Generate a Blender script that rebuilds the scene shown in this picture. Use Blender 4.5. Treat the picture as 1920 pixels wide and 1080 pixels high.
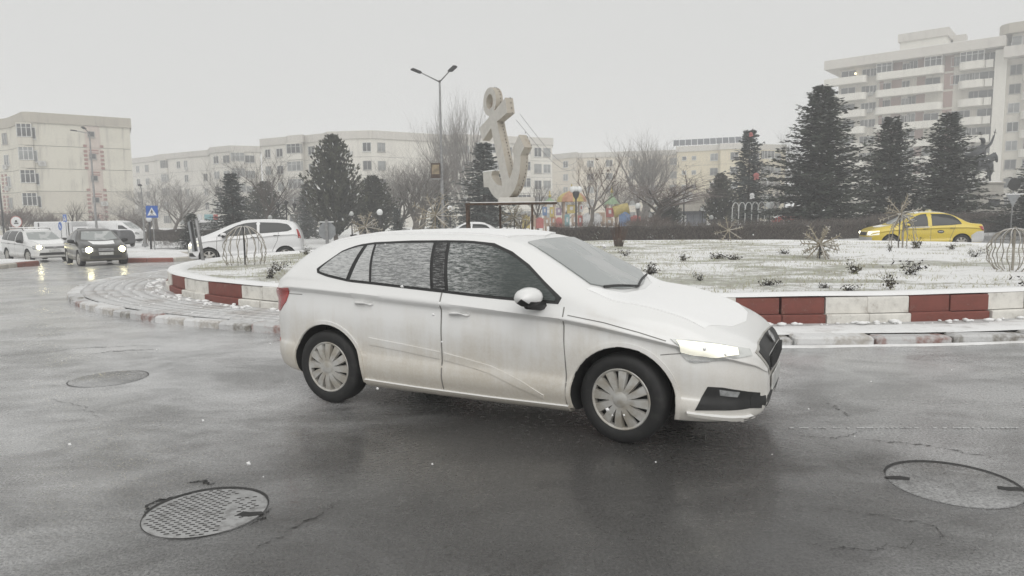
import bpy, bmesh, math, random
import numpy as np
from mathutils import Vector, Matrix
from mathutils.bvhtree import BVHTree

PI = math.pi
R = math.radians
for _o in list(bpy.data.objects):
    bpy.data.objects.remove(_o)
S = bpy.context.scene
COL = S.collection

# ------------------------------------------------------------------ camera
FOC, EYE = 1300.0, 1.64            # focal length in pixels of a 1920 wide frame, eye height
PITCH, ROLL = math.atan(140 / FOC), R(0.7)
FW = Vector((0, math.cos(PITCH), -math.sin(PITCH)))
U0 = Vector((0, math.sin(PITCH), math.cos(PITCH)))
RT = math.cos(ROLL) * Vector((1, 0, 0)) - math.sin(ROLL) * U0
UP = math.sin(ROLL) * Vector((1, 0, 0)) + math.cos(ROLL) * U0
cam = bpy.data.objects.new('camera', bpy.data.cameras.new('camera'))
COL.objects.link(cam)
cam.matrix_world = Matrix(((RT.x, UP.x, -FW.x, 0), (RT.y, UP.y, -FW.y, 0), (RT.z, UP.z, -FW.z, EYE), (0, 0, 0, 1)))
cam.data.sensor_width = 36.0
cam.data.lens = 36.0 * FOC / 1920.0
cam.data.clip_start = 0.05
cam.data.clip_end = 3000
S.camera = cam

# ------------------------------------------------------------------ sky, sun, exposure
W = bpy.data.worlds.new('World')
S.world = W
W.use_nodes = True
nt = W.node_tree
nt.nodes.clear()
wo = nt.nodes.new('ShaderNodeOutputWorld')
bg = nt.nodes.new('ShaderNodeBackground')
sk = nt.nodes.new('ShaderNodeTexSky')
sk.sky_type = 'NISHITA'
sk.sun_disc = False
SUN_EL, SUN_ROT = R(42), R(172)
sk.sun_elevation = SUN_EL
sk.sun_rotation = SUN_ROT
sk.dust_density = 5.0
hs = nt.nodes.new('ShaderNodeHueSaturation')
hs.inputs['Saturation'].default_value = 0.08
mx = nt.nodes.new('ShaderNodeMix')
mx.data_type = 'RGBA'
mx.inputs['Factor'].default_value = 0.93        # a closed snow cloud deck hides nearly all of the blue
mx.inputs[7].default_value = (7.25, 7.28, 7.18, 1)
nt.links.new(sk.outputs[0], hs.inputs['Color'])
nt.links.new(hs.outputs[0], mx.inputs[6])
nt.links.new(mx.outputs[2], bg.inputs['Color'])
bg.inputs['Strength'].default_value = 0.098
nt.links.new(bg.outputs[0], wo.inputs['Surface'])
sun = bpy.data.objects.new('sun', bpy.data.lights.new('sun', 'SUN'))
COL.objects.link(sun)
sun.data.energy = 1.6
sun.data.angle = R(60)
sun.data.color = (1.0, 0.985, 0.96)
# sky: rotation 0 is +Y, growing clockwise; the lamp looks down its own -Z
sdir = Vector((math.sin(SUN_ROT) * math.cos(SUN_EL), math.cos(SUN_ROT) * math.cos(SUN_EL), math.sin(SUN_EL)))
sun.rotation_euler = (-sdir).to_track_quat('-Z', 'Y').to_euler()
S.view_settings.view_transform = 'Standard'
S.view_settings.look = 'None'
S.view_settings.exposure = 0.0
S.view_settings.gamma = 1.0
S.view_settings.use_curve_mapping = False
S.cycles.volume_bounces = 2
S.cycles.max_bounces = 7
S.cycles.transparent_max_bounces = 8
S.cycles.sample_clamp_indirect = 6.0
S.cycles.volume_step_rate = 4.0

# ------------------------------------------------------------------ pixel to place
def ray(x, y):
    return FW + RT * ((x - 960) / FOC) - UP * ((y - 540) / FOC)
def at(x, y, Y):
    d = ray(x, y)
    return Vector((0, 0, EYE)) + d * (Y / d.y)
def px_ground(x, y, z=0.0):
    d = ray(x, y)
    return Vector((0, 0, EYE)) + d * ((z - EYE) / d.z)
def gx(x, Y):
    return at(x, 400, Y).x
def gz(x, y):                       # the road falls away gently towards the far left
    s = -0.64 * x + 0.77 * y
    t = min(max(s - 22.0, 0.0), 25.0)
    return -0.02 * t

# ------------------------------------------------------------------ materials
MATS = {}
class NT:
    def __init__(self, name):
        self.m = bpy.data.materials.new(name)
        self.m.use_nodes = True
        self.t = self.m.node_tree
        self.b = self.t.nodes['Principled BSDF']
        self.co = None
    def n(self, typ, **kw):
        nd = self.t.nodes.new(typ)
        for k, v in kw.items():
            setattr(nd, k, v)
        return nd
    def l(self, a, b):
        self.t.links.new(a, b)
    def coord(self, which='Object', scale=(1, 1, 1), rot=(0, 0, 0), loc=(0, 0, 0)):
        tc = self.n('ShaderNodeTexCoord')
        mp = self.n('ShaderNodeMapping')
        mp.inputs['Scale'].default_value = scale
        mp.inputs['Rotation'].default_value = rot
        mp.inputs['Location'].default_value = loc
        self.l(tc.outputs[which], mp.inputs['Vector'])
        return mp.outputs[0]
    def noise(self, vec, scale=5.0, detail=4.0, rough=0.55, dist=0.0):
        nd = self.n('ShaderNodeTexNoise')
        nd.inputs['Scale'].default_value = scale
        nd.inputs['Detail'].default_value = detail
        nd.inputs['Roughness'].default_value = rough
        nd.inputs['Distortion'].default_value = dist
        if vec is not None:
            self.l(vec, nd.inputs['Vector'])
        return nd.outputs['Fac']
    def ramp(self, fac, a, b, lo=0.0, hi=1.0):
        nd = self.n('ShaderNodeMapRange')
        nd.interpolation_type = 'SMOOTHSTEP'
        nd.inputs['From Min'].default_value = lo
        nd.inputs['From Max'].default_value = hi
        nd.inputs['To Min'].default_value = a
        nd.inputs['To Max'].default_value = b
        self.l(fac, nd.inputs['Value'])
        return nd.outputs[0]
    def mix(self, fac, a, b):
        nd = self.n('ShaderNodeMix', data_type='RGBA')
        for sock, v in ((nd.inputs['Factor'], fac), (nd.inputs[6], a), (nd.inputs[7], b)):
            if isinstance(v, (int, float)):
                sock.default_value = v
            elif isinstance(v, tuple):
                sock.default_value = (v[0], v[1], v[2], 1)
            else:
                self.l(v, sock)
        return nd.outputs[2]
    def math(self, op, a, b=0.0, c=None):
        nd = self.n('ShaderNodeMath', operation=op)
        for i, v in enumerate((a, b) if c is None else (a, b, c)):
            if isinstance(v, (int, float)):
                nd.inputs[i].default_value = v
            else:
                self.l(v, nd.inputs[i])
        return nd.outputs[0]
    def xyz(self, vec):
        nd = self.n('ShaderNodeSeparateXYZ')
        self.l(vec, nd.inputs[0])
        return nd.outputs
    def bump(self, h, strength=0.3, dist=0.01):
        nd = self.n('ShaderNodeBump')
        nd.inputs['Strength'].default_value = strength
        nd.inputs['Distance'].default_value = dist
        self.l(h, nd.inputs['Height'])
        self.l(nd.outputs[0], self.b.inputs['Normal'])
    def set(self, **kw):
        for k, v in kw.items():
            s = self.b.inputs[k.replace('_', ' ')]
            if isinstance(v, (int, float)):
                s.default_value = v
            elif isinstance(v, tuple):
                s.default_value = (v[0], v[1], v[2], 1)
            else:
                self.l(v, s)
        return self

def mat(name, c, rough=0.6, metal=0.0, var=0.25, scale=6.0, bump=0.0, bscale=60.0, spec=0.5, c2=None, lo=0.35, hi=0.65, coat=0.0):
    """A plain surface: colour with noisy variation (c2 or darker c), optional fine relief."""
    if name in MATS:
        return MATS[name]
    t = NT(name)
    v = t.coord()
    n = t.noise(v, scale, 5)
    d = c2 if c2 else tuple(x * (1 - var) for x in c)
    t.set(Base_Color=t.mix(t.ramp(n, 0, 1, lo, hi), c, d), Roughness=rough, Metallic=metal)
    t.b.inputs['Specular IOR Level'].default_value = spec
    t.b.inputs['Coat Weight'].default_value = coat
    if bump:
        t.bump(t.noise(v, bscale, 4), bump, 0.02)
    MATS[name] = t.m
    return t.m

def emit(name, c, strength, rough=0.2):
    if name in MATS:
        return MATS[name]
    t = NT(name)
    v = t.coord()
    n = t.noise(v, 18, 2)
    t.set(Base_Color=c, Roughness=rough, Emission_Color=c)
    t.l(t.ramp(n, strength * 0.75, strength, 0.3, 0.7), t.b.inputs['Emission Strength'])
    MATS[name] = t.m
    return t.m

# ------------------------------------------------------------------ meshes and objects
class MB:
    def __init__(self):
        self.v, self.f, self.m = [], [], []
    def add(self, vs, fs, mi=0):
        o = len(self.v)
        self.v += [tuple(p) for p in vs]
        self.f += [tuple(i + o for i in f) for f in fs]
        self.m += [mi] * len(fs)
    def box(self, c, s, mi=0, rz=0.0, M=None, ch=0.0):
        hx, hy, hz = s[0] / 2, s[1] / 2, s[2] / 2
        if ch:                                            # chamfered vertical and top edges
            k = min(ch, hx * 0.9, hy * 0.9, hz * 0.9)
            ring = [(-hx + k, -hy), (hx - k, -hy), (hx, -hy + k), (hx, hy - k), (hx - k, hy), (-hx + k, hy), (-hx, hy - k), (-hx, -hy + k)]
            top = [(x * (hx - k) / hx, y * (hy - k) / hy) for x, y in ring]
            vs = [(x, y, -hz) for x, y in ring] + [(x, y, hz - k) for x, y in ring] + [(x, y, hz) for x, y in top]
            fs = [tuple(range(7, -1, -1)), tuple(range(16, 24))]
            for r in (0, 8):
                fs += [(r + i, r + (i + 1) % 8, r + 8 + (i + 1) % 8, r + 8 + i) for i in range(8)]
        else:
            vs = [(x, y, z) for z in (-hz, hz) for x, y in ((-hx, -hy), (hx, -hy), (hx, hy), (-hx, hy))]
            fs = [(3, 2, 1, 0), (4, 5, 6, 7), (0, 1, 5, 4), (1, 2, 6, 5), (2, 3, 7, 6), (3, 0, 4, 7)]
        if M is None:
            cs, sn = math.cos(rz), math.sin(rz)
            vs = [(c[0] + x * cs - y * sn, c[1] + x * sn + y * cs, c[2] + z) for x, y, z in vs]
        else:
            vs = [M @ Vector((x + c[0], y + c[1], z + c[2])) for x, y, z in vs]
        self.add(vs, fs, mi)
    def tube(self, pts, r, n=6, mi=0, cap=True):
        pts = [Vector(p) for p in pts]
        rs = r if isinstance(r, (list, tuple)) else [r] * len(pts)
        rings, ref = [], None
        for i, p in enumerate(pts):
            d = (pts[min(i + 1, len(pts) - 1)] - pts[max(i - 1, 0)])
            if d.length < 1e-9:
                d = Vector((0, 0, 1))
            d.normalize()
            if ref is None:
                ref = Vector((1, 0, 0)) if abs(d.x) < 0.8 else Vector((0, 1, 0))
            a = d.cross(ref)
            if a.length < 1e-6:
                a = d.cross(Vector((0, 1, 0.3)))
            a.normalize()
            b = d.cross(a)
            rings.append([p + (a * math.cos(2 * PI * k / n) + b * math.sin(2 * PI * k / n)) * rs[i] for k in range(n)])
        vs = [q for g in rings for q in g]
        fs = []
        for i in range(len(pts) - 1):
            for k in range(n):
                fs.append((i * n + k, i * n + (k + 1) % n, (i + 1) * n + (k + 1) % n, (i + 1) * n + k))
        if cap:
            fs.append(tuple(range(n - 1, -1, -1)))
            e = (len(pts) - 1) * n
            fs.append(tuple(range(e, e + n)))
        self.add(vs, fs, mi)
    def lathe(self, prof, n=24, mi=0, M=None, axis='z', a0=0.0, a1=2 * PI):
        full = abs(a1 - a0 - 2 * PI) < 1e-6
        m = n if full else n + 1
        vs = []
        for r, h in prof:
            for k in range(m):
                a = a0 + (a1 - a0) * k / n
                p = (r * math.cos(a), r * math.sin(a), h) if axis == 'z' else (r * math.cos(a), h, r * math.sin(a))
                vs.append(p)
        if M is not None:
            vs = [M @ Vector(p) for p in vs]
        fs = []
        for i in range(len(prof) - 1):
            for k in range(n):
                q = (i * m + k, i * m + (k + 1) % m, (i + 1) * m + (k + 1) % m, (i + 1) * m + k)
                fs.append(q if axis == 'z' else q[::-1])
        self.add(vs, fs, mi)
    def ball(self, c, r, n=12, mi=0, sq=(1, 1, 1)):
        k = n // 2
        prof = [(max(1e-4, math.sin(PI * i / k)) * r, -math.cos(PI * i / k) * r) for i in range(k + 1)]
        self.lathe(prof, n, mi, Matrix.Translation(Vector(c)) @ Matrix.Diagonal((sq[0], sq[1], sq[2], 1)))
    def prism(self, poly, z0, z1, mi=0, M=None):
        n = len(poly)
        a = sum(poly[i][0] * poly[(i + 1) % n][1] - poly[(i + 1) % n][0] * poly[i][1] for i in range(n))
        if a < 0:
            poly = poly[::-1]
        vs = [(p[0], p[1], z0) for p in poly] + [(p[0], p[1], z1) for p in poly]
        if M is not None:
            vs = [M @ Vector(p) for p in vs]
        fs = [tuple(range(n - 1, -1, -1)), tuple(range(n, 2 * n))]
        fs += [(i, (i + 1) % n, n + (i + 1) % n, n + i) for i in range(n)]
        self.add(vs, fs, mi)
    def grid(self, rows, mi=0, closed=False):
        n = len(rows[0])
        vs = [p for r in rows for p in r]
        fs = []
        for i in range(len(rows) - 1):
            for k in range(n if closed else n - 1):
                fs.append((i * n + k, i * n + (k + 1) % n, (i + 1) * n + (k + 1) % n, (i + 1) * n + k))
        self.add(vs, fs, mi)
    def mesh(self, name, mats, smooth=False, sharp=None):
        me = bpy.data.meshes.new(name)
        me.from_pydata(self.v, [], self.f)
        for m in (mats if isinstance(mats, (list, tuple)) else [mats]):
            me.materials.append(m)
        if any(self.m):
            me.polygons.foreach_set('material_index', self.m)
        if smooth or sharp:
            me.polygons.foreach_set('use_smooth', [True] * len(me.polygons))
            if sharp:
                me.set_sharp_from_angle(angle=R(sharp))
        me.update()
        return me
    def build(self, name, mats, parent=None, smooth=False, sharp=None, loc=None, rot=None):
        return put(name, self.mesh(name, mats, smooth, sharp), parent, loc, rot)

def put(name, me, parent=None, loc=None, rot=None, scale=None):
    o = bpy.data.objects.new(name, me)
    COL.objects.link(o)
    if parent is not None:
        o.parent = parent
    if loc is not None:
        o.location = loc
    if rot is not None:
        o.rotation_euler = rot
    if scale is not None:
        o.scale = scale if isinstance(scale, (tuple, list)) else (scale,) * 3
    return o
def tag(o, label=None, cat=None, group=None, kind=None):
    for k, v in (('label', label), ('category', cat), ('group', group), ('kind', kind)):
        if v:
            o[k] = v
    return o
def thing(name, label, cat, loc=(0, 0, 0), rz=0.0, group=None, scale=None):
    return tag(put(name, None, None, loc, (0, 0, rz), scale), label, cat, group)
def copy_thing(root, loc, rz, label, scale=None):
    c = root.copy()
    COL.objects.link(c)
    c.location = loc
    c.rotation_euler = (0, 0, rz)
    c['label'] = label
    if scale:
        c.scale = (scale,) * 3 if isinstance(scale, (int, float)) else scale
    for ch in list(root.children):
        d = ch.copy()
        COL.objects.link(d)
        d.parent = c
        for g in ch.children:
            e = g.copy()
            COL.objects.link(e)
            e.parent = d
    return c
def fast_mesh(name, verts, faces, mats, mi=None, smooth=False):
    """verts (n,3) and faces (m,k) as numpy arrays; quick for very many small faces."""
    me = bpy.data.meshes.new(name)
    nv, (nf, k) = len(verts), faces.shape
    me.vertices.add(nv)
    me.vertices.foreach_set('co', np.asarray(verts, np.float32).ravel())
    me.loops.add(nf * k)
    me.loops.foreach_set('vertex_index', faces.astype(np.int32).ravel())
    me.polygons.add(nf)
    me.polygons.foreach_set('loop_start', np.arange(0, nf * k, k, dtype=np.int32))
    for m in mats:
        me.materials.append(m)
    if mi is not None:
        me.polygons.foreach_set('material_index', np.asarray(mi, np.int32))
    if smooth:
        me.polygons.foreach_set('use_smooth', np.ones(nf, bool))
    me.update(calc_edges=True)
    me.validate()
    return me
def pchip(xs, ys, x):
    xs, ys = np.asarray(xs, float), np.asarray(ys, float)
    h = np.diff(xs); d = np.diff(ys) / h
    m = np.zeros(len(xs)); m[0], m[-1] = d[0], d[-1]
    for i in range(1, len(xs) - 1):
        if d[i - 1] * d[i] > 0:
            w1, w2 = 2 * h[i] + h[i - 1], h[i] + 2 * h[i - 1]
            m[i] = (w1 + w2) / (w1 / d[i - 1] + w2 / d[i])
    x = np.clip(x, xs[0], xs[-1])
    i = np.clip(np.searchsorted(xs, x) - 1, 0, len(h) - 1)
    t = (x - xs[i]) / h[i]
    return (2*t**3-3*t**2+1)*ys[i] + (t**3-2*t**2+t)*h[i]*m[i] + (-2*t**3+3*t**2)*ys[i+1] + (t**3-t**2)*h[i]*m[i+1]
def crom(pts, k):
    """Catmull-Rom through pts (any dimension), k steps per span."""
    P = [np.array(p, float) for p in pts]
    P = [2 * P[0] - P[1]] + P + [2 * P[-1] - P[-2]]
    out = []
    for i in range(1, len(P) - 2):
        a, b, c, d = P[i-1], P[i], P[i+1], P[i+2]
        for j in range(k):
            t = j / k
            out.append(0.5 * (2*b + (c-a)*t + (2*a-5*b+4*c-d)*t*t + (3*b-a-3*c+d)*t**3))
    out.append(P[-2])
    return out
def resample(pts, n):
    P = np.array(pts, float)
    s = np.concatenate([[0], np.cumsum(np.linalg.norm(np.diff(P, axis=0), axis=1))])
    t = np.linspace(0, s[-1], n)
    return np.stack([np.interp(t, s, P[:, j]) for j in range(P.shape[1])], 1)
# ------------------------------------------------------------------ ground, road, island
ICX, ICY = 4.0, 18.5               # centre of the roundabout island
IA, IB = 12.4, 9.25                 # outer face of its painted rim
AA, AB = 14.5, 10.3                # outer edge of the paved apron

def make_asphalt():
    t = NT('wet_asphalt')
    v = t.coord()
    fine = t.noise(v, 62, 4, 0.8)
    mid = t.noise(v, 22, 4, 0.6)
    vs = t.coord(scale=(0.75, 1.1, 1), rot=(0, 0, 0.35))
    patch = t.noise(vs, 0.8, 6, 0.62, 0.6)
    patch2 = t.noise(v, 0.35, 4, 0.5)
    streak = t.noise(t.coord(scale=(0.6, 1.1, 1), rot=(0, 0, 0.45)), 1.9, 6, 0.65, 0.9)
    x, y, z = t.xyz(v)
    # slush film, thinned in an oval to paint the car's shadow and reflection
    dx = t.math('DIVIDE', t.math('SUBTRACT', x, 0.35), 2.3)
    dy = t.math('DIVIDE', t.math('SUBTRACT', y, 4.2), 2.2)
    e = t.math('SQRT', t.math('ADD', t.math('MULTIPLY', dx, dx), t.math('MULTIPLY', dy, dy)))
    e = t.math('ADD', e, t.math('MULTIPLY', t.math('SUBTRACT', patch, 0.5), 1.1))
    clear = t.ramp(e, 0.06, 1.0, 0.6, 1.25)  # low inside the oval: the car's shade put into the road colour
    left = t.ramp(t.math('ADD', x, t.math('MULTIPLY', patch, 2.0)), 1.0, 0.86, -4.5, 3.5)
    far = t.ramp(y, 0.66, 1.0, 3.0, 7.5)
    mott = t.ramp(t.math('ADD', t.math('MULTIPLY', patch, 0.55), t.math('MULTIPLY', streak, 0.45)), 0.42, 1.0, 0.38, 0.60)
    slush = t.math('MULTIPLY', t.math('MULTIPLY', clear, left), t.math('MULTIPLY', mott, far))  # clear carries the car's painted shadow and reflection
    grain = t.ramp(fine, 0.0, 1.0, 0.36, 0.62)
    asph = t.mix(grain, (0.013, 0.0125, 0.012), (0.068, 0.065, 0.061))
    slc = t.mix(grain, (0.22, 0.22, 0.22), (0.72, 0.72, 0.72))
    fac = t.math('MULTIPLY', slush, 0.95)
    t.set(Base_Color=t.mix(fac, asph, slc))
    t.l(t.ramp(t.math('ADD', t.math('MULTIPLY', patch2, 0.6), t.math('MULTIPLY', mid, 0.4)), 0.16, 0.46, 0.35, 0.65), t.b.inputs['Roughness'])
    t.b.inputs['Specular IOR Level'].default_value = 0.75
    hh = t.math('ADD', t.math('MULTIPLY', fine, 0.7), t.math('MULTIPLY', mid, 0.5))
    t.bump(hh, 1.0, 0.014)
    # a skin of melt water, thicker in places, mirrors the sky and the car
    wet = t.noise(t.coord(scale=(0.8, 1.0, 1), rot=(0, 0, 0.3)), 0.9, 5, 0.6, 0.4)
    t.l(t.ramp(wet, 0.15, 0.85, 0.38, 0.60), t.b.inputs['Coat Weight'])
    t.l(t.ramp(mid, 0.12, 0.26, 0.35, 0.65), t.b.inputs['Coat Roughness'])
    t.b.inputs['Coat IOR'].default_value = 1.36
    return t.m
def make_snow(name, dirt=(0.42, 0.40, 0.37), amount=0.4, scale=2.0, white=0.80):
    t = NT(name)
    v = t.coord()
    n = t.noise(v, scale, 6, 0.65)
    f = t.noise(v, 40, 4, 0.6)
    t.set(Base_Color=t.mix(t.ramp(n, 0, amount, 0.45, 0.7), (white, white, white * 0.995), dirt), Roughness=0.75)
    t.b.inputs['Specular IOR Level'].default_value = 0.3
    t.bump(t.math('ADD', f, t.math('MULTIPLY', n, 2.0)), 0.4, 0.02)
    return t.m
def make_lawn():
    t = NT('snowy_lawn')
    v = t.coord()
    big = t.noise(t.coord(scale=(0.5, 1.2, 1)), 0.75, 5, 0.62, 0.6)
    med = t.noise(v, 7, 6, 0.7)
    fine = t.noise(v, 45, 4, 0.7)
    x, y, z = t.xyz(v)
    m = t.math('ADD', t.math('MULTIPLY', med, 0.5), t.math('MULTIPLY', fine, 0.5))
    m = t.math('ADD', m, t.math('MULTIPLY', t.math('SUBTRACT', big, 0.5), 1.15))
    rgt = t.ramp(x, 0.0, 0.11, 5.0, 13.0)
    fac = t.ramp(t.math('SUBTRACT', m, rgt), 0, 1, 0.43, 0.60)
    soil = t.mix(t.ramp(med, 0, 1, 0.4, 0.6), (0.23, 0.25, 0.13), (0.19, 0.165, 0.115))
    t.set(Base_Color=t.mix(t.math('MULTIPLY', fac, 0.68), (0.85, 0.85, 0.845), soil), Roughness=0.8)
    t.b.inputs['Specular IOR Level'].default_value = 0.25
    t.bump(t.math('ADD', fine, med), 0.7, 0.03)
    return t.m
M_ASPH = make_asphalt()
M_SNOW = make_snow('snow')
M_SNOWC = make_snow('clean_snow', amount=0.08, white=0.82)
M_SLUSH = make_snow('trodden_snow', (0.27, 0.25, 0.23), 0.9, 1.2, 0.74)
M_LAWN = make_lawn()

def sheet(name, xs, ys, dz, m):
    rows = [[(x, y, gz(x, y) + dz) for x in xs] for y in ys]
    b = MB(); b.grid(rows)
    o = b.build(name, m, smooth=True)
    return tag(o, kind='structure')
xs_far = list(np.concatenate([np.linspace(-900, -70, 8), np.linspace(-60, 60, 61), np.linspace(70, 900, 8)]))
ys_far = list(np.concatenate([np.linspace(-30, 90, 61), np.linspace(110, 1500, 10)]))
sheet('ground', xs_far, ys_far, -0.05, M_SNOW)
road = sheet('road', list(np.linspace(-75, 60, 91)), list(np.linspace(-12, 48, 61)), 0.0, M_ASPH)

# cracks: narrow open joints lying in the road surface
M_CRACK = mat('crack_black', (0.015, 0.014, 0.013), 0.6, var=0.4)
def crack(pix, w=0.010, seed=0, jag=0.02):
    rnd = random.Random(seed)
    P = [px_ground(x, y) for x, y in pix]
    P = resample([(p.x, p.y) for p in P], 46)
    b = MB(); top, bot = [], []
    ox = oy = 0
    for i, (x, y) in enumerate(P):
        ox = ox * 0.6 + rnd.uniform(-jag, jag); oy = oy * 0.6 + rnd.uniform(-jag, jag)
        ww = w * rnd.uniform(0.15, 1.0) * (0.3 + 0.7 * math.sin(PI * min(max(i / 45, 0.03), 0.97)))
        top.append((x + ox, y + oy + ww / 2, 0.004)); bot.append((x + ox + 0.3 * ww, y + oy - ww / 2, 0.004))
    b.grid([bot, top])
    b.build('road_crack', M_CRACK, road)
for i, (pix, w) in enumerate([
        ([(462, 1045), (520, 1005), (575, 978), (610, 955), (640, 935)], 0.014),
        ([(1560, 955), (1620, 962), (1690, 978), (1740, 985), (1768, 1005), (1770, 1022)], 0.011),
        ([(1500, 1020), (1570, 1030), (1640, 1035), (1700, 1022), (1715, 1012)], 0.008),
        ([(1620, 826), (1700, 832), (1790, 845), (1860, 858), (1920, 868)], 0.018),
        ([(1550, 755), (1575, 770), (1595, 782)], 0.016),
        ([(0, 668), (80, 662), (160, 652), (290, 648)], 0.024),
        ([(160, 665), (220, 658), (300, 655)], 0.03),
        ([(90, 745), (160, 765), (200, 790)], 0.010),
        ([(1480, 815), (1560, 822), (1640, 805)], 0.010)]):
    crack(pix, w, i)
# faint worn lane line on the right
M_LINE = make_snow('worn_line_paint', (0.2, 0.2, 0.2), 0.9, 6.0, 0.5)
b = MB()
rnd = random.Random(5)
for x0 in range(1480, 1910, 9):
    if rnd.random() < 0.75:
        p, q = px_ground(x0, 803), px_ground(x0 + rnd.uniform(4, 9), 803)
        b.box(((p.x + q.x) / 2, p.y, 0.004), (abs(q.x - p.x), rnd.uniform(0.01, 0.022), 0.004))
tag(b.build('lane_line', M_LINE), kind='structure')

# ---- apron
def apt(t, f):                       # across the apron: 0 at the kerb, 1 at the wall
    return (ICX + (AA + (IA - AA) * f) * math.cos(t), ICY + (AB + (IB - AB) * f) * math.sin(t))
def ell(a, b, t, k=0.0):
    return (ICX + (a + k) * math.cos(t), ICY + (b + k) * math.sin(t))
NT_ = 220
ang = [2 * PI * i / NT_ for i in range(NT_)]
H_AP = 0.11
b = MB()
rows = []
for (k, z) in ((-0.26, H_AP - 0.004), (None, H_AP + 0.01)):
    rows.append([(*(ell(AA, AB, t, k) if k else ell(IA, IB, t, -.1)), z) for t in ang])
b.grid(rows, closed=True)
apron = tag(b.build('apron_pavement', make_snow('apron_bedding', (0.28, 0.26, 0.235), 0.8, 3.0, 0.50), smooth=True), kind='structure')
# small herringbone pavers under thin snow, too small to pick apart singly
M_PAVER = make_snow('snowed_paver', (0.40, 0.375, 0.355), 0.9, 1.6, 0.58)
vs, fs = [], []
rnd = random.Random(3)
t = PI * 0.93
while t < PI * 1.42:
    ex = math.hypot(AA * math.sin(t), AB * math.cos(t))
    pa, pb = ell(AA, AB, t, -.30), ell(IA, IB, t, .08)
    wd_ = math.hypot(pa[0] - pb[0], pa[1] - pb[1])
    nr = max(1, int(wd_ / .20))
    for r in range(nr):
        t_ = t + (r % 2) * .117 / ex
        f_ = (r + .5) / nr
        x, y = pa[0] + (pb[0] - pa[0]) * f_, pa[1] + (pb[1] - pa[1]) * f_
        a = math.atan2(AB * math.cos(t), -AA * math.sin(t)) + rnd.uniform(-.03, .03)
        z = H_AP + 0.012 + rnd.uniform(0, 0.004)
        ca, sa = math.cos(a), math.sin(a)
        o = len(vs)
        for zz, g in ((H_AP - 0.02, 1.0), (z, 0.9)):
            for dx, dy in ((-.112, -.093), (.112, -.093), (.112, .093), (-.112, .093)):
                vs.append((x + g * (dx * ca - dy * sa), y + g * (dx * sa + dy * ca), zz))
        fs += [(o + 4, o + 5, o + 6, o + 7)] + [(o + i, o + (i + 1) % 4, o + 4 + (i + 1) % 4, o + 4 + i) for i in range(4)]
    t += 0.235 / ex
tag(put('paver', fast_mesh('paver', np.array(vs), np.array(fs), [M_PAVER]), apron), kind='stuff')
# the apron's worn outer kerb stones, one by one
M_KS = [make_snow('kerb_stone_grey', (0.20, 0.185, 0.16), 1.0, 5.0, 0.55), make_snow('kerb_stone_red', (0.26, 0.15, 0.13), 1.0, 5.0, 0.52), make_snow('kerb_stone_pale', (0.36, 0.33, 0.29), 0.9, 4.0, 0.66)]
rnd = random.Random(8)
t = 0.0
while t < 2 * PI - 0.02:
    ex = math.hypot(AA * math.sin(t), AB * math.cos(t))
    L = rnd.uniform(0.42, 0.95) if PI * 0.9 < t < PI * 1.35 else 0.98
    dt = L / ex
    if not (PI * 0.78 < t < PI * 1.95):
        t += dt
        continue
    tm = t + dt / 2
    x, y = ell(AA, AB, tm, -0.14)
    a = math.atan2(AB * math.cos(tm), -AA * math.sin(tm))
    bb = MB()
    bb.box((0, 0, H_AP / 2 - 0.03), (L - rnd.uniform(0.012, 0.045), 0.26, H_AP + 0.06), ch=0.028)
    q = bb.build('kerb_stone', M_KS[rnd.choice((0, 0, 1, 2, 2))], apron, sharp=30, loc=(x, y, rnd.uniform(-.012, .012)), rot=(rnd.uniform(-.05, .05), rnd.uniform(-.02, .02), a + rnd.uniform(-.03, .03)))
    t += dt
# settled snow over the rest of the apron, stopping short of the wall where it stays wet
tt = np.linspace(PI * 1.36, PI * 2.05, 260)
b = MB(); rows = []
rnd = random.Random(17)
jit = [rnd.uniform(-.05, .05) + .07 * math.sin(17 * t) * math.sin(41 * t) for t in tt]
for k, z, j in ((.22, .004, .2), (.28, .022, .2), (.48, .028, 0), (.66, .024, .5), (.76, .011, .9)):
    rows.append([(*apt(t, k + j * q * .8), H_AP + z * min(1, (t - tt[0]) * 12) + .004 * math.sin(37 * t + k * 9)) for t, q in zip(tt, jit)])
b.grid(rows)
tag(b.build('apron_snow', make_snow('apron_snow', (0.40, 0.38, 0.36), 0.55, 3.5, 0.76), smooth=True), kind='stuff')
# crumbs of snow on the apron and slush ridge along its edge
b = MB()
rnd = random.Random(12)
for i in range(420):
    t = rnd.uniform(PI * 0.95, PI * 1.9)
    f_ = rnd.choice((rnd.uniform(.78, .95), rnd.uniform(.78, .95), rnd.uniform(.25, .8)))
    x, y = apt(t, f_)
    r = rnd.uniform(0.010, 0.042) * (1.2 if f_ > .78 else 0.5)
    b.ball((x, y, H_AP + 0.012 + r * 0.3), r, 6, sq=(rnd.uniform(.8, 2), rnd.uniform(.7, 1.2), .55))
tag(b.build('snow_crumbs', M_SNOWC, smooth=True), kind='stuff')
b = MB()
rows = []
rnd = random.Random(14)
tt = np.linspace(PI * 1.36, PI * 1.95, 400)
wv = [0.012 + 0.022 * abs(math.sin(9 * t) * math.sin(23 * t + 1)) + rnd.uniform(0, .012) for t in tt]
rows.append([(*ell(AA, AB, t, 0.0), 0.022) for t in tt])
rows.append([(*ell(AA, AB, t, w * 0.9), 0.015) for t, w in zip(tt, wv)])
rows.append([(*ell(AA, AB, t, w * 2.2), 0.002) for t, w in zip(tt, wv)])
b.grid(rows)
tag(b.build('slush_ridge', M_SNOW, smooth=True), kind='stuff')

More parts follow.
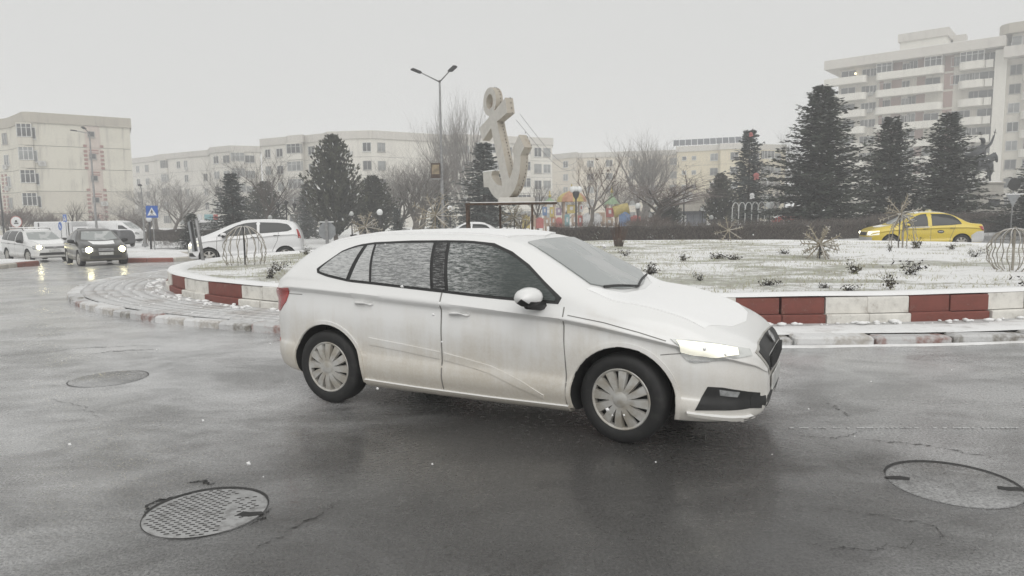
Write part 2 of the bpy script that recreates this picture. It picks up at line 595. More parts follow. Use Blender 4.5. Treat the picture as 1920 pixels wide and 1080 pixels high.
# ---- painted two-course rim
def paint(name, c, wear):
    t = NT(name)
    v = t.coord()
    n = t.noise(v, 5.0, 7, 0.7)
    n2 = t.noise(v, 42.0, 4, 0.7)
    nn = t.math('ADD', t.math('MULTIPLY', n, 0.6), t.math('MULTIPLY', n2, 0.4))
    c1 = t.mix(t.ramp(n, 0, 1, 0.35, 0.7), c, tuple(x * 0.78 for x in c))
    t.set(Base_Color=t.mix(t.ramp(nn, 0, .9, 0.54, 0.68), c1, wear), Roughness=0.7)
    t.bump(n2, 0.5, 0.008)
    return t.m
M_RED = paint('rim_red_paint', (0.200, 0.060, 0.045), (0.30, 0.20, 0.16))
M_WHT = paint('rim_white_paint', (0.72, 0.70, 0.65), (0.36, 0.31, 0.26))
island = thing('roundabout_island', 'low roundabout island wall of red and white painted blocks around snowy grass', 'planter wall', (ICX, ICY, 0))
rnd = random.Random(21)
N_BLK = 116
H0, H1, HT = H_AP, H_AP + 0.125, 0.475
# equal lengths along the ellipse
fine_t = np.linspace(0, 2 * PI, 4001)
arc = np.concatenate([[0], np.cumsum(np.hypot(np.diff(IA * np.cos(fine_t)), np.diff(IB * np.sin(fine_t))))])
def arc_t(s):
    return float(np.interp(s % arc[-1], arc, fine_t))
def block(s0, s1, k0, k1, z0, z1, m, ch):
    n = 3
    vs = []
    g = 0.007
    for z, kk in ((z0, 0.0), (z1 - ch, 0.0), (z1, ch)):
        for i in range(n + 1):
            s = s0 + g + (s1 - s0 - 2 * g) * i / n
            t_ = arc_t(s)
            vs.append((IA * math.cos(t_) + (k1 - kk) * math.cos(t_), IB * math.sin(t_) + (k1 - kk) * math.sin(t_), z))
        for i in range(n, -1, -1):
            s = s0 + g + (s1 - s0 - 2 * g) * i / n
            t_ = arc_t(s)
            vs.append((IA * math.cos(t_) + k0 * math.cos(t_), IB * math.sin(t_) + k0 * math.sin(t_), z))
    L = 2 * (n + 1)
    fs = [tuple(range(2 * L, 3 * L))]
    for r in (0, L):
        fs += [(r + i, r + (i + 1) % L, r + L + (i + 1) % L, r + L + i) for i in range(L)]
    bb = MB(); bb.add(vs, fs)
    j = rnd.uniform(-.004, .004)
    return bb.build('kerb_block', m, island, sharp=35, loc=(rnd.uniform(-.014, .014), rnd.uniform(-.014, .014), j), rot=(0, 0, rnd.uniform(-.0006, .0006)))
# start so that a red pair begins at photo x=1642 on the near face
p0 = px_ground(1642, 590, 0.11)
t0 = math.atan2((p0.y - ICY) / IB, (p0.x - ICX) / IA) % (2 * PI)
S0 = float(np.interp(t0, fine_t, arc))
BL = arc[-1] / N_BLK
for i in range(N_BLK):
    s0 = S0 + i * BL
    tm = arc_t(s0 + BL / 2)
    if math.sin(tm) > 0.35:                 # far side: hidden by the mound
        continue
    m = M_RED if (i // 2) % 2 == 0 else M_WHT
    jj = 0.05 * ((i * 7) % 3 - 1)
    block(s0, s0 + BL, -0.34, -0.02, H1 + 0.008, HT + rnd.uniform(-.014, .010), m, 0.018)
    block(s0 + 0.1 * jj, s0 + BL + 0.1 * jj, -0.34, 0.045, H0 - 0.03, H1 + rnd.uniform(-.005, .005), m, 0.014)
# snow cap on the rim
b = MB(); rows = []
for k, z in ((-0.015, HT + 0.004), (-0.03, HT + 0.03), (-0.17, HT + 0.045), (-0.36, HT + 0.03), (-0.42, HT - 0.05)):
    rows.append([(ICX + (IA + k) * math.cos(t), ICY + (IB + k) * math.sin(t), z + 0.006 * math.sin(31 * t) * math.sin(7 * t)) for t in ang])
b.grid(rows[::-1], closed=True)
tag(b.build('snow_cap', M_SNOWC, smooth=True), kind='stuff')
# the mound
def lawn_z(x, y):
    e = math.hypot((x - ICX) / (IA - 0.3), (y - ICY) / (IB - 0.3))
    base = 0.455 + 0.165 * min(max((y - 10.5) / 15.0, 0), 1)
    edge = min(1.0, max(0.0, (1 - e) * 3.0))
    w = 0.025 * math.sin(1.3 * x + 0.7 * y) * math.sin(0.9 * y - 0.4 * x) + 0.012 * math.sin(4.1 * x) * math.sin(3.3 * y)
    return 0.44 + (base - 0.44) * edge + w * edge
b = MB(); rows = []
for i in range(61):
    f = 1 - (i / 60) ** 1.0
    f = max(f, 0.002)
    row = []
    for t in ang:
        x, y = ICX + (IA - 0.36) * f * math.cos(t), ICY + (IB - 0.36) * f * math.sin(t)
        row.append((x, y, lawn_z(x, y)))
    rows.append(row)
b.grid(rows, closed=True)
lawn = tag(b.build('lawn', M_LAWN, smooth=True), kind='structure')
# blades poking through the snow
M_GRASS = mat('grass_blade', (0.36, 0.37, 0.22), 0.8, var=0.4, scale=3, c2=(0.32, 0.28, 0.19))
rs = np.random.RandomState(4)
n = 70000
rr = np.sqrt(rs.rand(n)); tt = rs.rand(n) * 2 * PI
X = ICX + (IA - 0.5) * rr * np.cos(tt); Y = ICY + (IB - 0.5) * rr * np.sin(tt)
patchy = np.sin(1.7 * X + 0.6 * np.sin(2.1 * Y)) * np.sin(2.9 * Y + 0.8 * np.sin(1.1 * X)) + 0.6 * np.sin(6.3 * X + 2) * np.sin(5.1 * Y)
keep = (patchy + rs.randn(n) * 0.55 > np.where(X > 8, 0.75, 0.15))
X, Y = X[keep], Y[keep]; n = len(X)
Z = np.array([lawn_z(a, c) for a, c in zip(X, Y)])
hgt = 0.025 + 0.05 * rs.rand(n) ** 1.5; an = rs.rand(n) * 2 * PI; wd = 0.003 + 0.004 * rs.rand(n)
lx, ly = rs.randn(n) * 0.025, rs.randn(n) * 0.025
V = np.stack([np.stack([X - wd * np.cos(an), Y - wd * np.sin(an), Z - 0.005], 1), np.stack([X + wd * np.cos(an), Y + wd * np.sin(an), Z - 0.005], 1), np.stack([X + lx, Y + ly, Z + hgt], 1)], 1).reshape(-1, 3)
tag(put('grass', fast_mesh('grass', V, np.arange(3 * n).reshape(-1, 3), [M_GRASS])), label='thin yellow green grass blades sticking through island snow', cat='grass', kind='stuff')
# ------------------------------------------------------------------ vehicles
M_BLACKP = mat('black_plastic', (0.022, 0.022, 0.022), 0.55, var=0.3, scale=20)
M_WELL = mat('wheel_well_black', (0.010, 0.010, 0.010), 0.9, var=0.3)
M_RUBBER = mat('tyre_rubber', (0.013, 0.013, 0.013), 0.7, var=0.4, scale=9, c2=(0.035, 0.034, 0.032), lo=0.5, hi=0.8)
M_GAP = mat('panel_gap', (0.20, 0.195, 0.185), 0.8)
M_RIM = mat('silver_wheel', (0.47, 0.465, 0.445), 0.42, 0.15, var=0.2, scale=9, c2=(0.33, 0.305, 0.26))
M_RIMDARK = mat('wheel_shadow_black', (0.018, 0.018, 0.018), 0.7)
M_CHROME = mat('dulled_chrome', (0.55, 0.55, 0.55), 0.22, 0.9, var=0.2)
M_REDL = mat('tail_lamp_red', (0.42, 0.025, 0.02), 0.15, var=0.3, coat=0.5)
M_PLATE = mat('number_plate_white', (0.55, 0.55, 0.53), 0.5, var=0.25, scale=14)
M_LAMPGL = mat('lamp_glass', (0.42, 0.43, 0.43), 0.1, 0.2, var=0.5, scale=12)
M_LENS = mat('clear_lens', (0.62, 0.63, 0.61), 0.12, 0.0, var=.35, scale=10, coat=.6)
M_LAMP_ON = emit('headlamp_lit', (1.0, 0.98, 0.84), 0.48)
M_LAMP_HOT = emit('headlamp_bulb', (1.0, 0.95, 0.72), 6.0)
M_LAMP_FAR = emit('headlamp_full', (1.0, 0.90, 0.52), 18.0)

def make_glass(name, snow=0.0, tint=(0.018, 0.020, 0.020), rough=0.06, streak=(1.2, 9.0), soft=False):
    t = NT(name)
    v = t.coord(scale=(streak[0], 1, streak[1]))
    n = t.noise(v, 11.0, 6, 0.72)
    n2 = t.noise(t.coord(scale=(streak[0] * 1.5, 1, streak[1] * 3)), 16.0, 4, 0.75)
    nn = t.math('ADD', t.math('MULTIPLY', n, 0.55), t.math('MULTIPLY', n2, 0.45))
    if soft:
        nn = t.noise(v, 2.2, 2, 0.5)
    fac = t.math('MULTIPLY', t.ramp(nn, 0, 1, 0.62 - 0.30 * snow, 0.74 - 0.22 * snow), min(1.0, 0.35 + snow))
    t.set(Base_Color=t.mix(fac, tint, (0.50, 0.505, 0.50)))
    t.l(t.ramp(fac, rough, 0.7), t.b.inputs['Roughness'])
    t.b.inputs['Specular IOR Level'].default_value = 0.5
    t.b.inputs['IOR'].default_value = 1.5
    return t.m
M_GLASS = make_glass('car_glass', 0.0)
M_GLASS_S = make_glass('snow_streaked_glass', 0.62, tint=(0.17, 0.175, 0.175))
M_GLASS_R = make_glass('snow_covered_glass', 0.80, tint=(0.24, 0.245, 0.245), streak=(1.2, 8.0))
M_GLASS_F = make_glass('fogged_windscreen', 0.42, tint=(0.30, 0.318, 0.312), rough=0.16, streak=(.7, 1.0), soft=True)
M_GLASS_P = make_glass('snow_flecked_pillar', 0.42, tint=(0.03, 0.03, 0.03))
def make_front_glass():
    """Side glass with wind-driven snow thinning out towards the front of the door."""
    m = make_glass('half_cleared_glass', 0.60, tint=(0.052, 0.062, 0.059))
    t = NT('scratch'); bpy.data.materials.remove(t.m)
    tr = m.node_tree
    mixn = [n for n in tr.nodes if n.type == 'MIX'][0]
    src = mixn.inputs['Factor'].links[0].from_socket
    tc = tr.nodes.new('ShaderNodeTexCoord'); sp = tr.nodes.new('ShaderNodeSeparateXYZ'); mr = tr.nodes.new('ShaderNodeMapRange')
    tr.links.new(tc.outputs['Object'], sp.inputs[0]); tr.links.new(sp.outputs[0], mr.inputs['Value'])
    mr.inputs['From Min'].default_value = 0.02; mr.inputs['From Max'].default_value = 0.42; mr.inputs['To Min'].default_value = 1.0; mr.inputs['To Max'].default_value = 0.05
    mu = tr.nodes.new('ShaderNodeMath'); mu.operation = 'MULTIPLY'
    tr.links.new(src, mu.inputs[0]); tr.links.new(mr.outputs[0], mu.inputs[1]); tr.links.new(mu.outputs[0], mixn.inputs['Factor'])
    return m
M_GLASS_D = make_front_glass()

def make_paint(name, c, dirt=(0.42, 0.36, 0.27), dz=0.75, amt=0.75, metal=0.0, rough=0.32, rust=True):
    """Car paint with road dirt that climbs from the sills in uneven runs."""
    t = NT(name)
    v = t.coord()
    x, y, z = t.xyz(v)
    run = t.noise(t.coord(scale=(7.0, 7.0, 0.55)), 1.6, 5, 0.65)
    blot = t.noise(v, 3.0, 5, 0.6)
    spk = t.noise(v, 55, 3, 0.7)
    h = t.math('SUBTRACT', dz, z)
    h = t.math('ADD', h, t.math('MULTIPLY', t.math('SUBTRACT', run, 0.5), 0.50))
    h = t.math('ADD', h, t.math('MULTIPLY', t.math('SUBTRACT', blot, 0.5), 0.7))
    fac = t.math('MULTIPLY', t.ramp(h, 0, 1, -0.05, 0.62), t.ramp(spk, 0.82, 1.0, 0.35, 0.6))
    gn = t.n('ShaderNodeNewGeometry')                    # spray clings to upright panels, not to bonnet or roof
    fac = t.math('MULTIPLY', fac, t.ramp(t.xyz(gn.outputs['Normal'])[2], 1.0, 0.0, 0.35, 0.72))
    fac = t.math('MULTIPLY', fac, t.ramp(x, 1.0, 0.55, 1.3, 2.0))
    fac = t.math('MULTIPLY', fac, amt)
    t.set(Base_Color=t.mix(fac, c, dirt), Metallic=metal)
    t.l(t.ramp(fac, rough, 0.75), t.b.inputs['Roughness'])
    t.b.inputs['Coat Weight'].default_value = 0.5
    t.b.inputs['Coat Roughness'].default_value = 0.12
    return t.m

class Car:
    def __init__(self, name, label, cat, sp, loc, yaw, paint, scale=1.0, group=None, res=1.0, root=None):
        self.sp, self.paint = sp, paint
        self.root = root or thing(name, label, cat, loc, yaw, group, scale)
        self.t = {k: ([a for a, _ in sp[k]], [b_ for _, b_ in sp[k]]) for k in ('top', 'belt', 'under', 'half', 'roofhalf')}
        self.body(res)
    def q(self, k, x):
        return float(pchip(self.t[k][0], self.t[k][1], x))
    def section(self, x, k):
        zb, zs, zt, w, wr = (self.q(n, x) for n in ('under', 'belt', 'top', 'half', 'roofhalf'))
        h, g = max(zt - zs, 0.02), zs - zb
        P = [(0, zb), (.6 * w, zb), (.86 * w, zb + .01)]
        for f, m in self.sp.get('flank', ((.05, .945), (.14, .985), (.22, 1.0), (.30, .992), (.36, .978), (.62, .988), (.815, .972), (.852, .980), (.884, 1.006), (.912, .996), (.955, .974))):
            P.append((m * w, zb + f * g))
        ws = 0.955 * w
        tum = 0.030 * min(1.0, h / 0.3)
        P += [(ws, zs), (ws * .66 + wr * .34 + tum, zs + .36 * h), (ws * .3 + wr * .7 + tum, zs + .68 * h), (wr + 0.004, zs + .885 * h), (wr * .90, zs + .955 * h), (wr * .55, zs + .99 * h), (0, zs + h)]
        return crom(P, k)
    def body(self, res):
        sp = self.sp
        x0, x1 = sp['half'][0][0], sp['half'][-1][0]
        n = int(100 * res)
        xs = [x0 + (x1 - x0) * (i / n) for i in range(n + 1)]
        e = 0.25
        xs = sorted(set([round(v, 4) for v in xs] + [round(x0 + e * (i / 10) ** 2, 4) for i in range(11)] + [round(x1 - e * (i / 10) ** 2, 4) for i in range(11)]))
        k = 4 if res > 0.7 else 3
        rows = []
        for x in xs:
            s = self.section(x, k)
            rows.append([(x, p[0], p[1]) for p in s] + [(x, -p[0], p[1]) for p in s[-2:0:-1]])
        b = MB(); b.grid(rows, closed=True)
        m = len(rows[0])
        b.f.append(tuple(range(m))); b.m.append(0)
        L = (len(rows) - 1) * m
        b.f.append(tuple(range(L + m - 1, L - 1, -1))); b.m.append(0)
        b.f = [f[::-1] for f in b.f]
        me0 = b.mesh('car_raw', [self.paint, M_WELL])
        bm = bmesh.new(); bm.from_mesh(me0)
        bmesh.ops.recalc_face_normals(bm, faces=bm.faces)
        bm.to_mesh(me0); bm.free()
        tmp = put('car_raw', me0)
        cut = MB()
        ar, wy = sp['arch'], sp['track']
        for ax in sp['axles']:
            for s in (-1, 1):
                cut.lathe([(1e-4, 0), (ar, 0), (ar, 0.6), (1e-4, 0.6)], 40, 0, Matrix.Translation((ax, s * (wy - 0.30) + (-0.6 if s < 0 else 0), sp['wheel_r'])), axis='y')
        mc = cut.mesh('cutter', [M_WELL])
        bm = bmesh.new(); bm.from_mesh(mc)
        bmesh.ops.remove_doubles(bm, verts=bm.verts, dist=1e-3)
        bmesh.ops.recalc_face_normals(bm, faces=bm.faces)
        bm.to_mesh(mc); bm.free()
        oc = put('cutter', mc)
        md = tmp.modifiers.new('arch', 'BOOLEAN')
        md.operation = 'DIFFERENCE'; md.solver = 'EXACT'; md.object = oc
        dg = bpy.context.evaluated_depsgraph_get(); dg.update()
        me = bpy.data.meshes.new_from_object(tmp.evaluated_get(dg), depsgraph=dg)
        bpy.data.objects.remove(tmp); bpy.data.objects.remove(oc)
        me.name = 'body'
        me.materials.clear(); me.materials.append(self.paint); me.materials.append(M_WELL)
        for p in me.polygons:
            c = p.center
            mi = 0
            for ax in sp['axles']:
                d = math.hypot(c.x - ax, c.z - sp['wheel_r'])
                if d < ar + 0.003 and (abs(abs(c.y) - (wy - 0.30)) < 0.01 or d > ar * 0.985 or abs(c.y) < wy - 0.2) and c.z < sp['wheel_r'] + ar + 0.01 and abs(c.y) < sp['half'][len(sp['half']) // 2][1] + 0.05:
                    if d > ar * 0.97 or abs(abs(c.y) - (wy - 0.30)) < 0.01:
                        mi = 1
            if p.normal.z < -0.8 and c.z < 0.4:
                mi = 1
            p.material_index = mi
        me.polygons.foreach_set('use_smooth', [True] * len(me.polygons))
        me.set_sharp_from_angle(angle=R(32))
        self.bodyo = put('body', me, self.root)
        vs = [tuple(p) for r in rows for p in r]
        self.bvh = BVHTree.FromPolygons(vs, b.f)
    # ---- pieces that follow the body surface
    def snap(self, p, axis, off):
        p = Vector(p)
        if not isinstance(axis, str):                    # along a given direction
            d = Vector((axis[0], axis[1] * (1 if p.y >= 0 else -1), axis[2])).normalized()
            h = self.bvh.ray_cast(p + d * 2.0, -d)
            if h[0] is None or (h[0] - p).length > .25:
                h = self.bvh.find_nearest(p)
            nrm = h[1] if h[1].dot(d) > 0 else -h[1]
            return h[0] + nrm * off, nrm
        if axis == 'near':
            h = self.bvh.find_nearest(p)
        else:
            d = {'y': Vector((0, -1 if p.y > 0 else 1, 0)), 'x': Vector((-1 if p.x > 0 else 1, 0, 0)), 'z': Vector((0, 0, -1))}[axis]
            o = p.copy()
            if axis == 'y': o.y = 3.0 if p.y > 0 else -3.0
            if axis == 'x': o.x = 5.0 if p.x > 0 else -5.0
            if axis == 'z': o.z = 4.0
            h = self.bvh.ray_cast(o, d)
            if h[0] is None:
                h = self.bvh.find_nearest(p)
        nrm = h[1]
        if axis == 'y' and nrm.y * p.y < 0 or axis == 'x' and nrm.x * p.x < 0 or axis == 'z' and nrm.z < 0:
            nrm = -nrm
        if axis == 'near' and (nrm.x * h[0].x * 0.3 + nrm.y * h[0].y) < 0 and abs(nrm.z) < 0.9:
            nrm = -nrm
        return h[0] + nrm * off, nrm
    def patch(self, name, top, bot, m, axis='y', off=0.004, n=14, k=5, parent=None, skirt=0.008, smooth=True, wob=0.0, sm=0):
        T, B = resample(top, n), resample(bot, n)
        G, Nn = [], []
        rnd = random.Random(7)
        for j in range(k + 1):
            r, rn = [], []
            for i in range(n):
                p = T[i] * (1 - j / k) + B[i] * (j / k)
                o = off + (rnd.uniform(-wob, wob) if wob and 0 < j < k and 0 < i < n - 1 else 0)
                a, nv = self.snap(p, axis, o)
                r.append(a); rn.append(nv)
            G.append(r); Nn.append(rn)
        for _ in range(sm):                              # iron out facets of the body underneath
            H_ = [[p.copy() for p in r] for r in G]
            for j in range(k + 1):
                for i in range(n):
                    nb = [H_[j][i + q] for q in (-1, 1) if 0 < i < n - 1] + [H_[j + q][i] for q in (-1, 1) if 0 < j < k]
                    if nb:
                        G[j][i] = H_[j][i] * .4 + sum(nb, Vector()) / len(nb) * .6
        b = MB()
        if skirt:                                   # turn the edge back to the body so that the panel has thickness
            def under(j, i):
                return G[j][i] - Nn[j][i] * skirt
            G2 = [[under(0, 0)] + [under(0, i) for i in range(n)] + [under(0, n - 1)]]
            for j in range(k + 1):
                G2.append([under(j, 0)] + G[j] + [under(j, n - 1)])
            G2.append([under(k, 0)] + [under(k, i) for i in range(n)] + [under(k, n - 1)])
            b.grid(G2)
        else:
            b.grid(G)
        me = b.mesh(name, m, smooth=True)
        bm = bmesh.new(); bm.from_mesh(me)
        mid = Vector(G[k // 2][n // 2]); nm = Nn[k // 2][n // 2]
        bm.faces.ensure_lookup_table()
        f = min(bm.faces, key=lambda f: (f.calc_center_median() - mid).length)
        if f.normal.dot(nm) < 0:
            bmesh.ops.reverse_faces(bm, faces=bm.faces)
        bm.to_mesh(me); bm.free()
        me.set_sharp_from_angle(angle=R(40))
        return put(name, me, parent or self.root)
    def both(self, name, top, bot, m, parents=(None, None), **kw):
        out = []
        for s, par in zip((-1, 1), parents):
            f = lambda L: [(p[0], s * (p[1] if len(p) == 3 else 0.8), p[-1]) for p in L]
            out.append(self.patch(name, f(top), f(bot), m, parent=par, **kw))
        return out
    def ribbon(self, name, pts, w, m=None, axis='y', off=0.0015, parent=None, n=24):
        P = resample(pts, n)
        L = []
        up, dn = [], []
        for i in range(n):
            d = P[min(i + 1, n - 1)] - P[max(i - 1, 0)]
            if axis == 'y': q = np.array([-d[2], 0, d[0]])
            elif axis == 'x': q = np.array([0, -d[2], d[1]])
            else: q = np.array([-d[1], d[0], 0])
            q = q / (np.linalg.norm(q) + 1e-9) * w / 2
            up.append(tuple(P[i] + q)); dn.append(tuple(P[i] - q))
        return self.patch(name, up, dn, m or M_GAP, axis=axis, off=off, n=n, k=1, parent=parent, skirt=0)
    def wheels(self, style='spokes', steer=0.0, spokes=10, rim=M_RIM):
        sp = self.sp
        r, tw = sp['wheel_r'], sp.get('tyre_w', 0.2)
        key = (r, tw, style, spokes, rim.name)
        if key not in Car.cache:
            rr = r * 0.70
            b = MB()
            b.lathe([(rr * .92, -tw * .40), (rr, -tw * .46), (r * .80, -tw * .52), (r * .93, -tw * .49), (r * .985, -tw * .40), (r, -tw * .25), (r, tw * .25), (r * .985, tw * .40), (r * .93, tw * .49), (r * .80, tw * .52), (rr, tw * .46), (rr * .92, tw * .40)], 48, axis='y')
            tyre = b.mesh('tyre', M_RUBBER, smooth=True, sharp=50)
            b = MB()
            # outer face is local -Y
            yo = -tw * 0.42
            b.lathe([(rr * 1.02, yo), (rr * .96, yo - .012), (rr * .90, yo - .004), (rr * .88, yo + .03)], 48, 0, axis='y')
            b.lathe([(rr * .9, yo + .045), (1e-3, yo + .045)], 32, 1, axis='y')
            for i in range(spokes):
                a = 2 * PI * i / spokes
                w0, w1 = (0.30, 0.21) if style == 'cover' else (0.20, 0.16)
                w0 *= rr; w1 *= rr
                if style == 'cover': w0, w1 = rr * 0.085, rr * 0.175
                vs = []
                tw_ = 0.10 if style == 'cover' else 0.0
                for rad, w, y in ((rr * .16, w0, yo - .016), (rr * .55, (w0 + w1) / 2 * 1.0, yo - .02), (rr * .93, w1, yo - .004)):
                    aa = a + tw_ * rad / rr
                    c, s = math.cos(aa), math.sin(aa)
                    for ww, yy in ((-w, y + .03), (-w * .8, y), (w * .8, y), (w, y + .03)):
                        vs.append((rad * c - ww * s, yy, rad * s + ww * c))
                fs = [(j * 4 + q, j * 4 + q + 1, (j + 1) * 4 + q + 1, (j + 1) * 4 + q) for j in range(2) for q in range(3)]
                b.add(vs, fs, 0)
            b.lathe([(rr * .27, yo + .02), (rr * .25, yo - .018), (rr * .16, yo - .026), (1e-3, yo - .028)], 24, 0, axis='y')
            me = b.mesh('wheel_cover', [rim, M_RIMDARK], smooth=True, sharp=35)
            Car.cache[key] = (tyre, me)
        tyre, cov = Car.cache[key]
        for ax in sp['axles']:
            for s in (-1, 1):
                w = put('wheel', tyre, self.root, (ax, s * (sp['track'] - tw / 2), r), (0, 0, (0 if s < 0 else PI) + (steer if ax > 0 else 0)))
                put('wheel_cover', cov, w, None, (0, 0.4 + ax, 0))
    def arch_trim(self, m, w=0.022):
        sp = self.sp
        for ax in sp['axles']:
            for s in (-1, 1):
                r0 = sp['arch'] + 0.004
                aa = np.linspace(-0.25, PI + 0.25, 30)
                o = [(ax + (r0 + w) * math.cos(a), s * .8, sp['wheel_r'] + (r0 + w) * math.sin(a)) for a in aa]
                i = [(ax + r0 * math.cos(a), s * .8, sp['wheel_r'] + r0 * math.sin(a)) for a in aa]
                self.patch('arch_lip', o, i, m, off=0.010, n=30, k=2, skirt=0.02)
    def mirror(self, x, z, s, m=None, base=True):
        y = abs(self.snap((x, s * 0.9, z), 'y', 0)[0].y)
        b = MB()
        prof = [(1e-3, -1.0), (.62, -.80), (.92, -.35), (1.0, 0.0), (.92, .45), (.70, .82), (1e-3, 1.0)]
        b.lathe(prof, 16, 0, Matrix.Translation((x - 0.02, s * (y + 0.15), z + 0.045)) @ Matrix.Diagonal((.098, .130, .072, 1)) @ Matrix.Rotation(PI / 2, 4, 'X'))
        b.m = [1 if sum(b.v[i][2] for i in f) / len(f) < z + .030 else 0 for f in b.f]
        o = b.build('mirror', [m or self.paint, M_BLACKP], self.root, smooth=True, sharp=60)
        if base:
            b = MB()
            b.tube([(x + .03, s * (y - .03), z - .035), (x + .02, s * (y + .06), z - .03), (x - .0, s * (y + .24), z - .01)], [.035, .032, .02], 8)
            b.build('mirror_foot', M_BLACKP, o, smooth=True)
        return o
    def handle(self, x, z, s, parent, m=None, L=0.19):
        p, nn = self.snap((x, s * .9, z), 'y', 0)
        b = MB()
        y = p.y + s * 0.022
        b.tube([(x - L / 2, p.y - s * .01, z - .004), (x - L / 2 + .02, y, z), (x, y + s * .008, z + .003), (x + L / 2 - .02, y, z), (x + L / 2, p.y - s * .01, z - .004)], [.010, .013, .013, .013, .010], 8)
        return b.build('handle', m or self.paint, parent, smooth=True)
Car.cache = {}
Y_ = 0.8
def L3(pts, y=0.8):
    return [(x, y, z) for x, z in pts]

# ---- the white hatchback crossing in front
HATCH = dict(
    top=[(-2.165, .84), (-2.15, .93), (-2.06, 1.02), (-1.97, 1.13), (-1.88, 1.222), (-1.78, 1.305), (-1.67, 1.366), (-1.45, 1.428), (-1.0, 1.482), (-.5, 1.492), (0, 1.484), (.25, 1.462), (.42, 1.425), (.62, 1.335), (.90, 1.185), (1.10, 1.075), (1.22, 1.018), (1.40, .995), (1.7, .925), (1.95, .835), (2.10, .765), (2.19, .695), (2.25, .62)],
    belt=[(-2.165, .76), (-2.12, .86), (-2.05, 1.0), (-1.95, 1.07), (-1.75, 1.115), (-1.5, 1.112), (-1.1, 1.092), (-.8, 1.072), (-.19, 1.035), (.34, 1.005), (.78, .98), (1.05, .945), (1.3, .90), (1.6, .835), (1.9, .755), (2.10, .685), (2.19, .632), (2.25, .55)],
    under=[(-2.165, .36), (-2.10, .28), (-1.9, .23), (-1.5, .20), (0, .175), (1.5, .18), (1.9, .175), (2.12, .19), (2.22, .215), (2.25, .27)],
    half=[(-2.13, .52), (-2.105, .61), (-2.05, .70), (-1.95, .785), (-1.77, .852), (-1.35, .893), (0, .893), (1.3, .896), (1.6, .875), (1.8, .835), (1.95, .775), (2.07, .71), (2.15, .635), (2.21, .53), (2.25, .43)],
    roofhalf=[(-2.165, .48), (-2.05, .55), (-1.9, .56), (-1.6, .57), (-1.0, .60), (-.4, .612), (.2, .605), (.6, .635), (.95, .69), (1.2, .73), (1.6, .72), (1.95, .62), (2.12, .52), (2.25, .34)],
    axles=(-1.33, 1.33), wheel_r=.322, arch=.378, track=.872, tyre_w=.205)
P_WHITE = make_paint('dirty_white_paint', (0.76, 0.76, 0.75), (0.47, 0.415, 0.325), 0.90, 0.74)
M_SNOWCAR = make_snow('snow_on_car', amount=0.0, white=0.84)
fc, rc = px_ground(1172, 826), px_ground(630, 751)
dv = (fc - rc).normalized(); nv = Vector((dv.y, -dv.x, 0))
cc = (fc + rc) / 2 - nv * 0.78
YAW = math.atan2(dv.y, dv.x)
car = Car('white_hatchback', 'white five-door hatchback with muddy flanks driving in front of the roundabout', 'car', HATCH, cc, YAW, P_WHITE)
car.wheels('cover', steer=-0.10, spokes=12)
car.arch_trim(P_WHITE, 0.030)
# day light opening
TOPL = [(-1.435, 1.160), (-1.33, 1.252), (-1.242, 1.320), (-1.10, 1.366), (-.938, 1.388), (-.57, 1.404), (-.232, 1.408), (-.014, 1.406), (.205, 1.388), (.393, 1.324), (.551, 1.237), (.71, 1.118), (.845, 1.005)]
BOTL = [(-1.435, 1.160), (-1.34, 1.135), (-1.248, 1.120), (-1.069, 1.094), (-.819, 1.080), (-.498, 1.060), (-.142, 1.039), (.1, 1.023), (.379, 1.009), (.645, 1.000), (.845, .994)]
def part_of(line, x0, x1, dz):
    X = [p[0] for p in line]; Zs = [p[1] for p in line]
    xs = [x0] + [x for x in X if x0 < x < x1] + [x1]
    return [(x, float(np.interp(x, X, Zs)) + dz) for x in xs]
trim = car.both('window_surround', L3([(x - (.02 if i == 0 else 0) + (.02 if i == len(TOPL) - 1 else 0), z + .018) for i, (x, z) in enumerate(TOPL)]), L3([(x, z - .016) for x, z in BOTL]), M_BLACKP, off=0.003, n=40, k=8)
panes = [(-1.41, -1.105, -1.41, -1.035, M_GLASS_R), (-1.06, -.862, -.99, -.925, M_GLASS_R), (-.835, -.255, -.90, -.335, M_GLASS_S), (-.225, -.118, -.305, -.205, M_GLASS_P), (-.085, .82, -.175, .82, M_GLASS_D)]
doors = {}
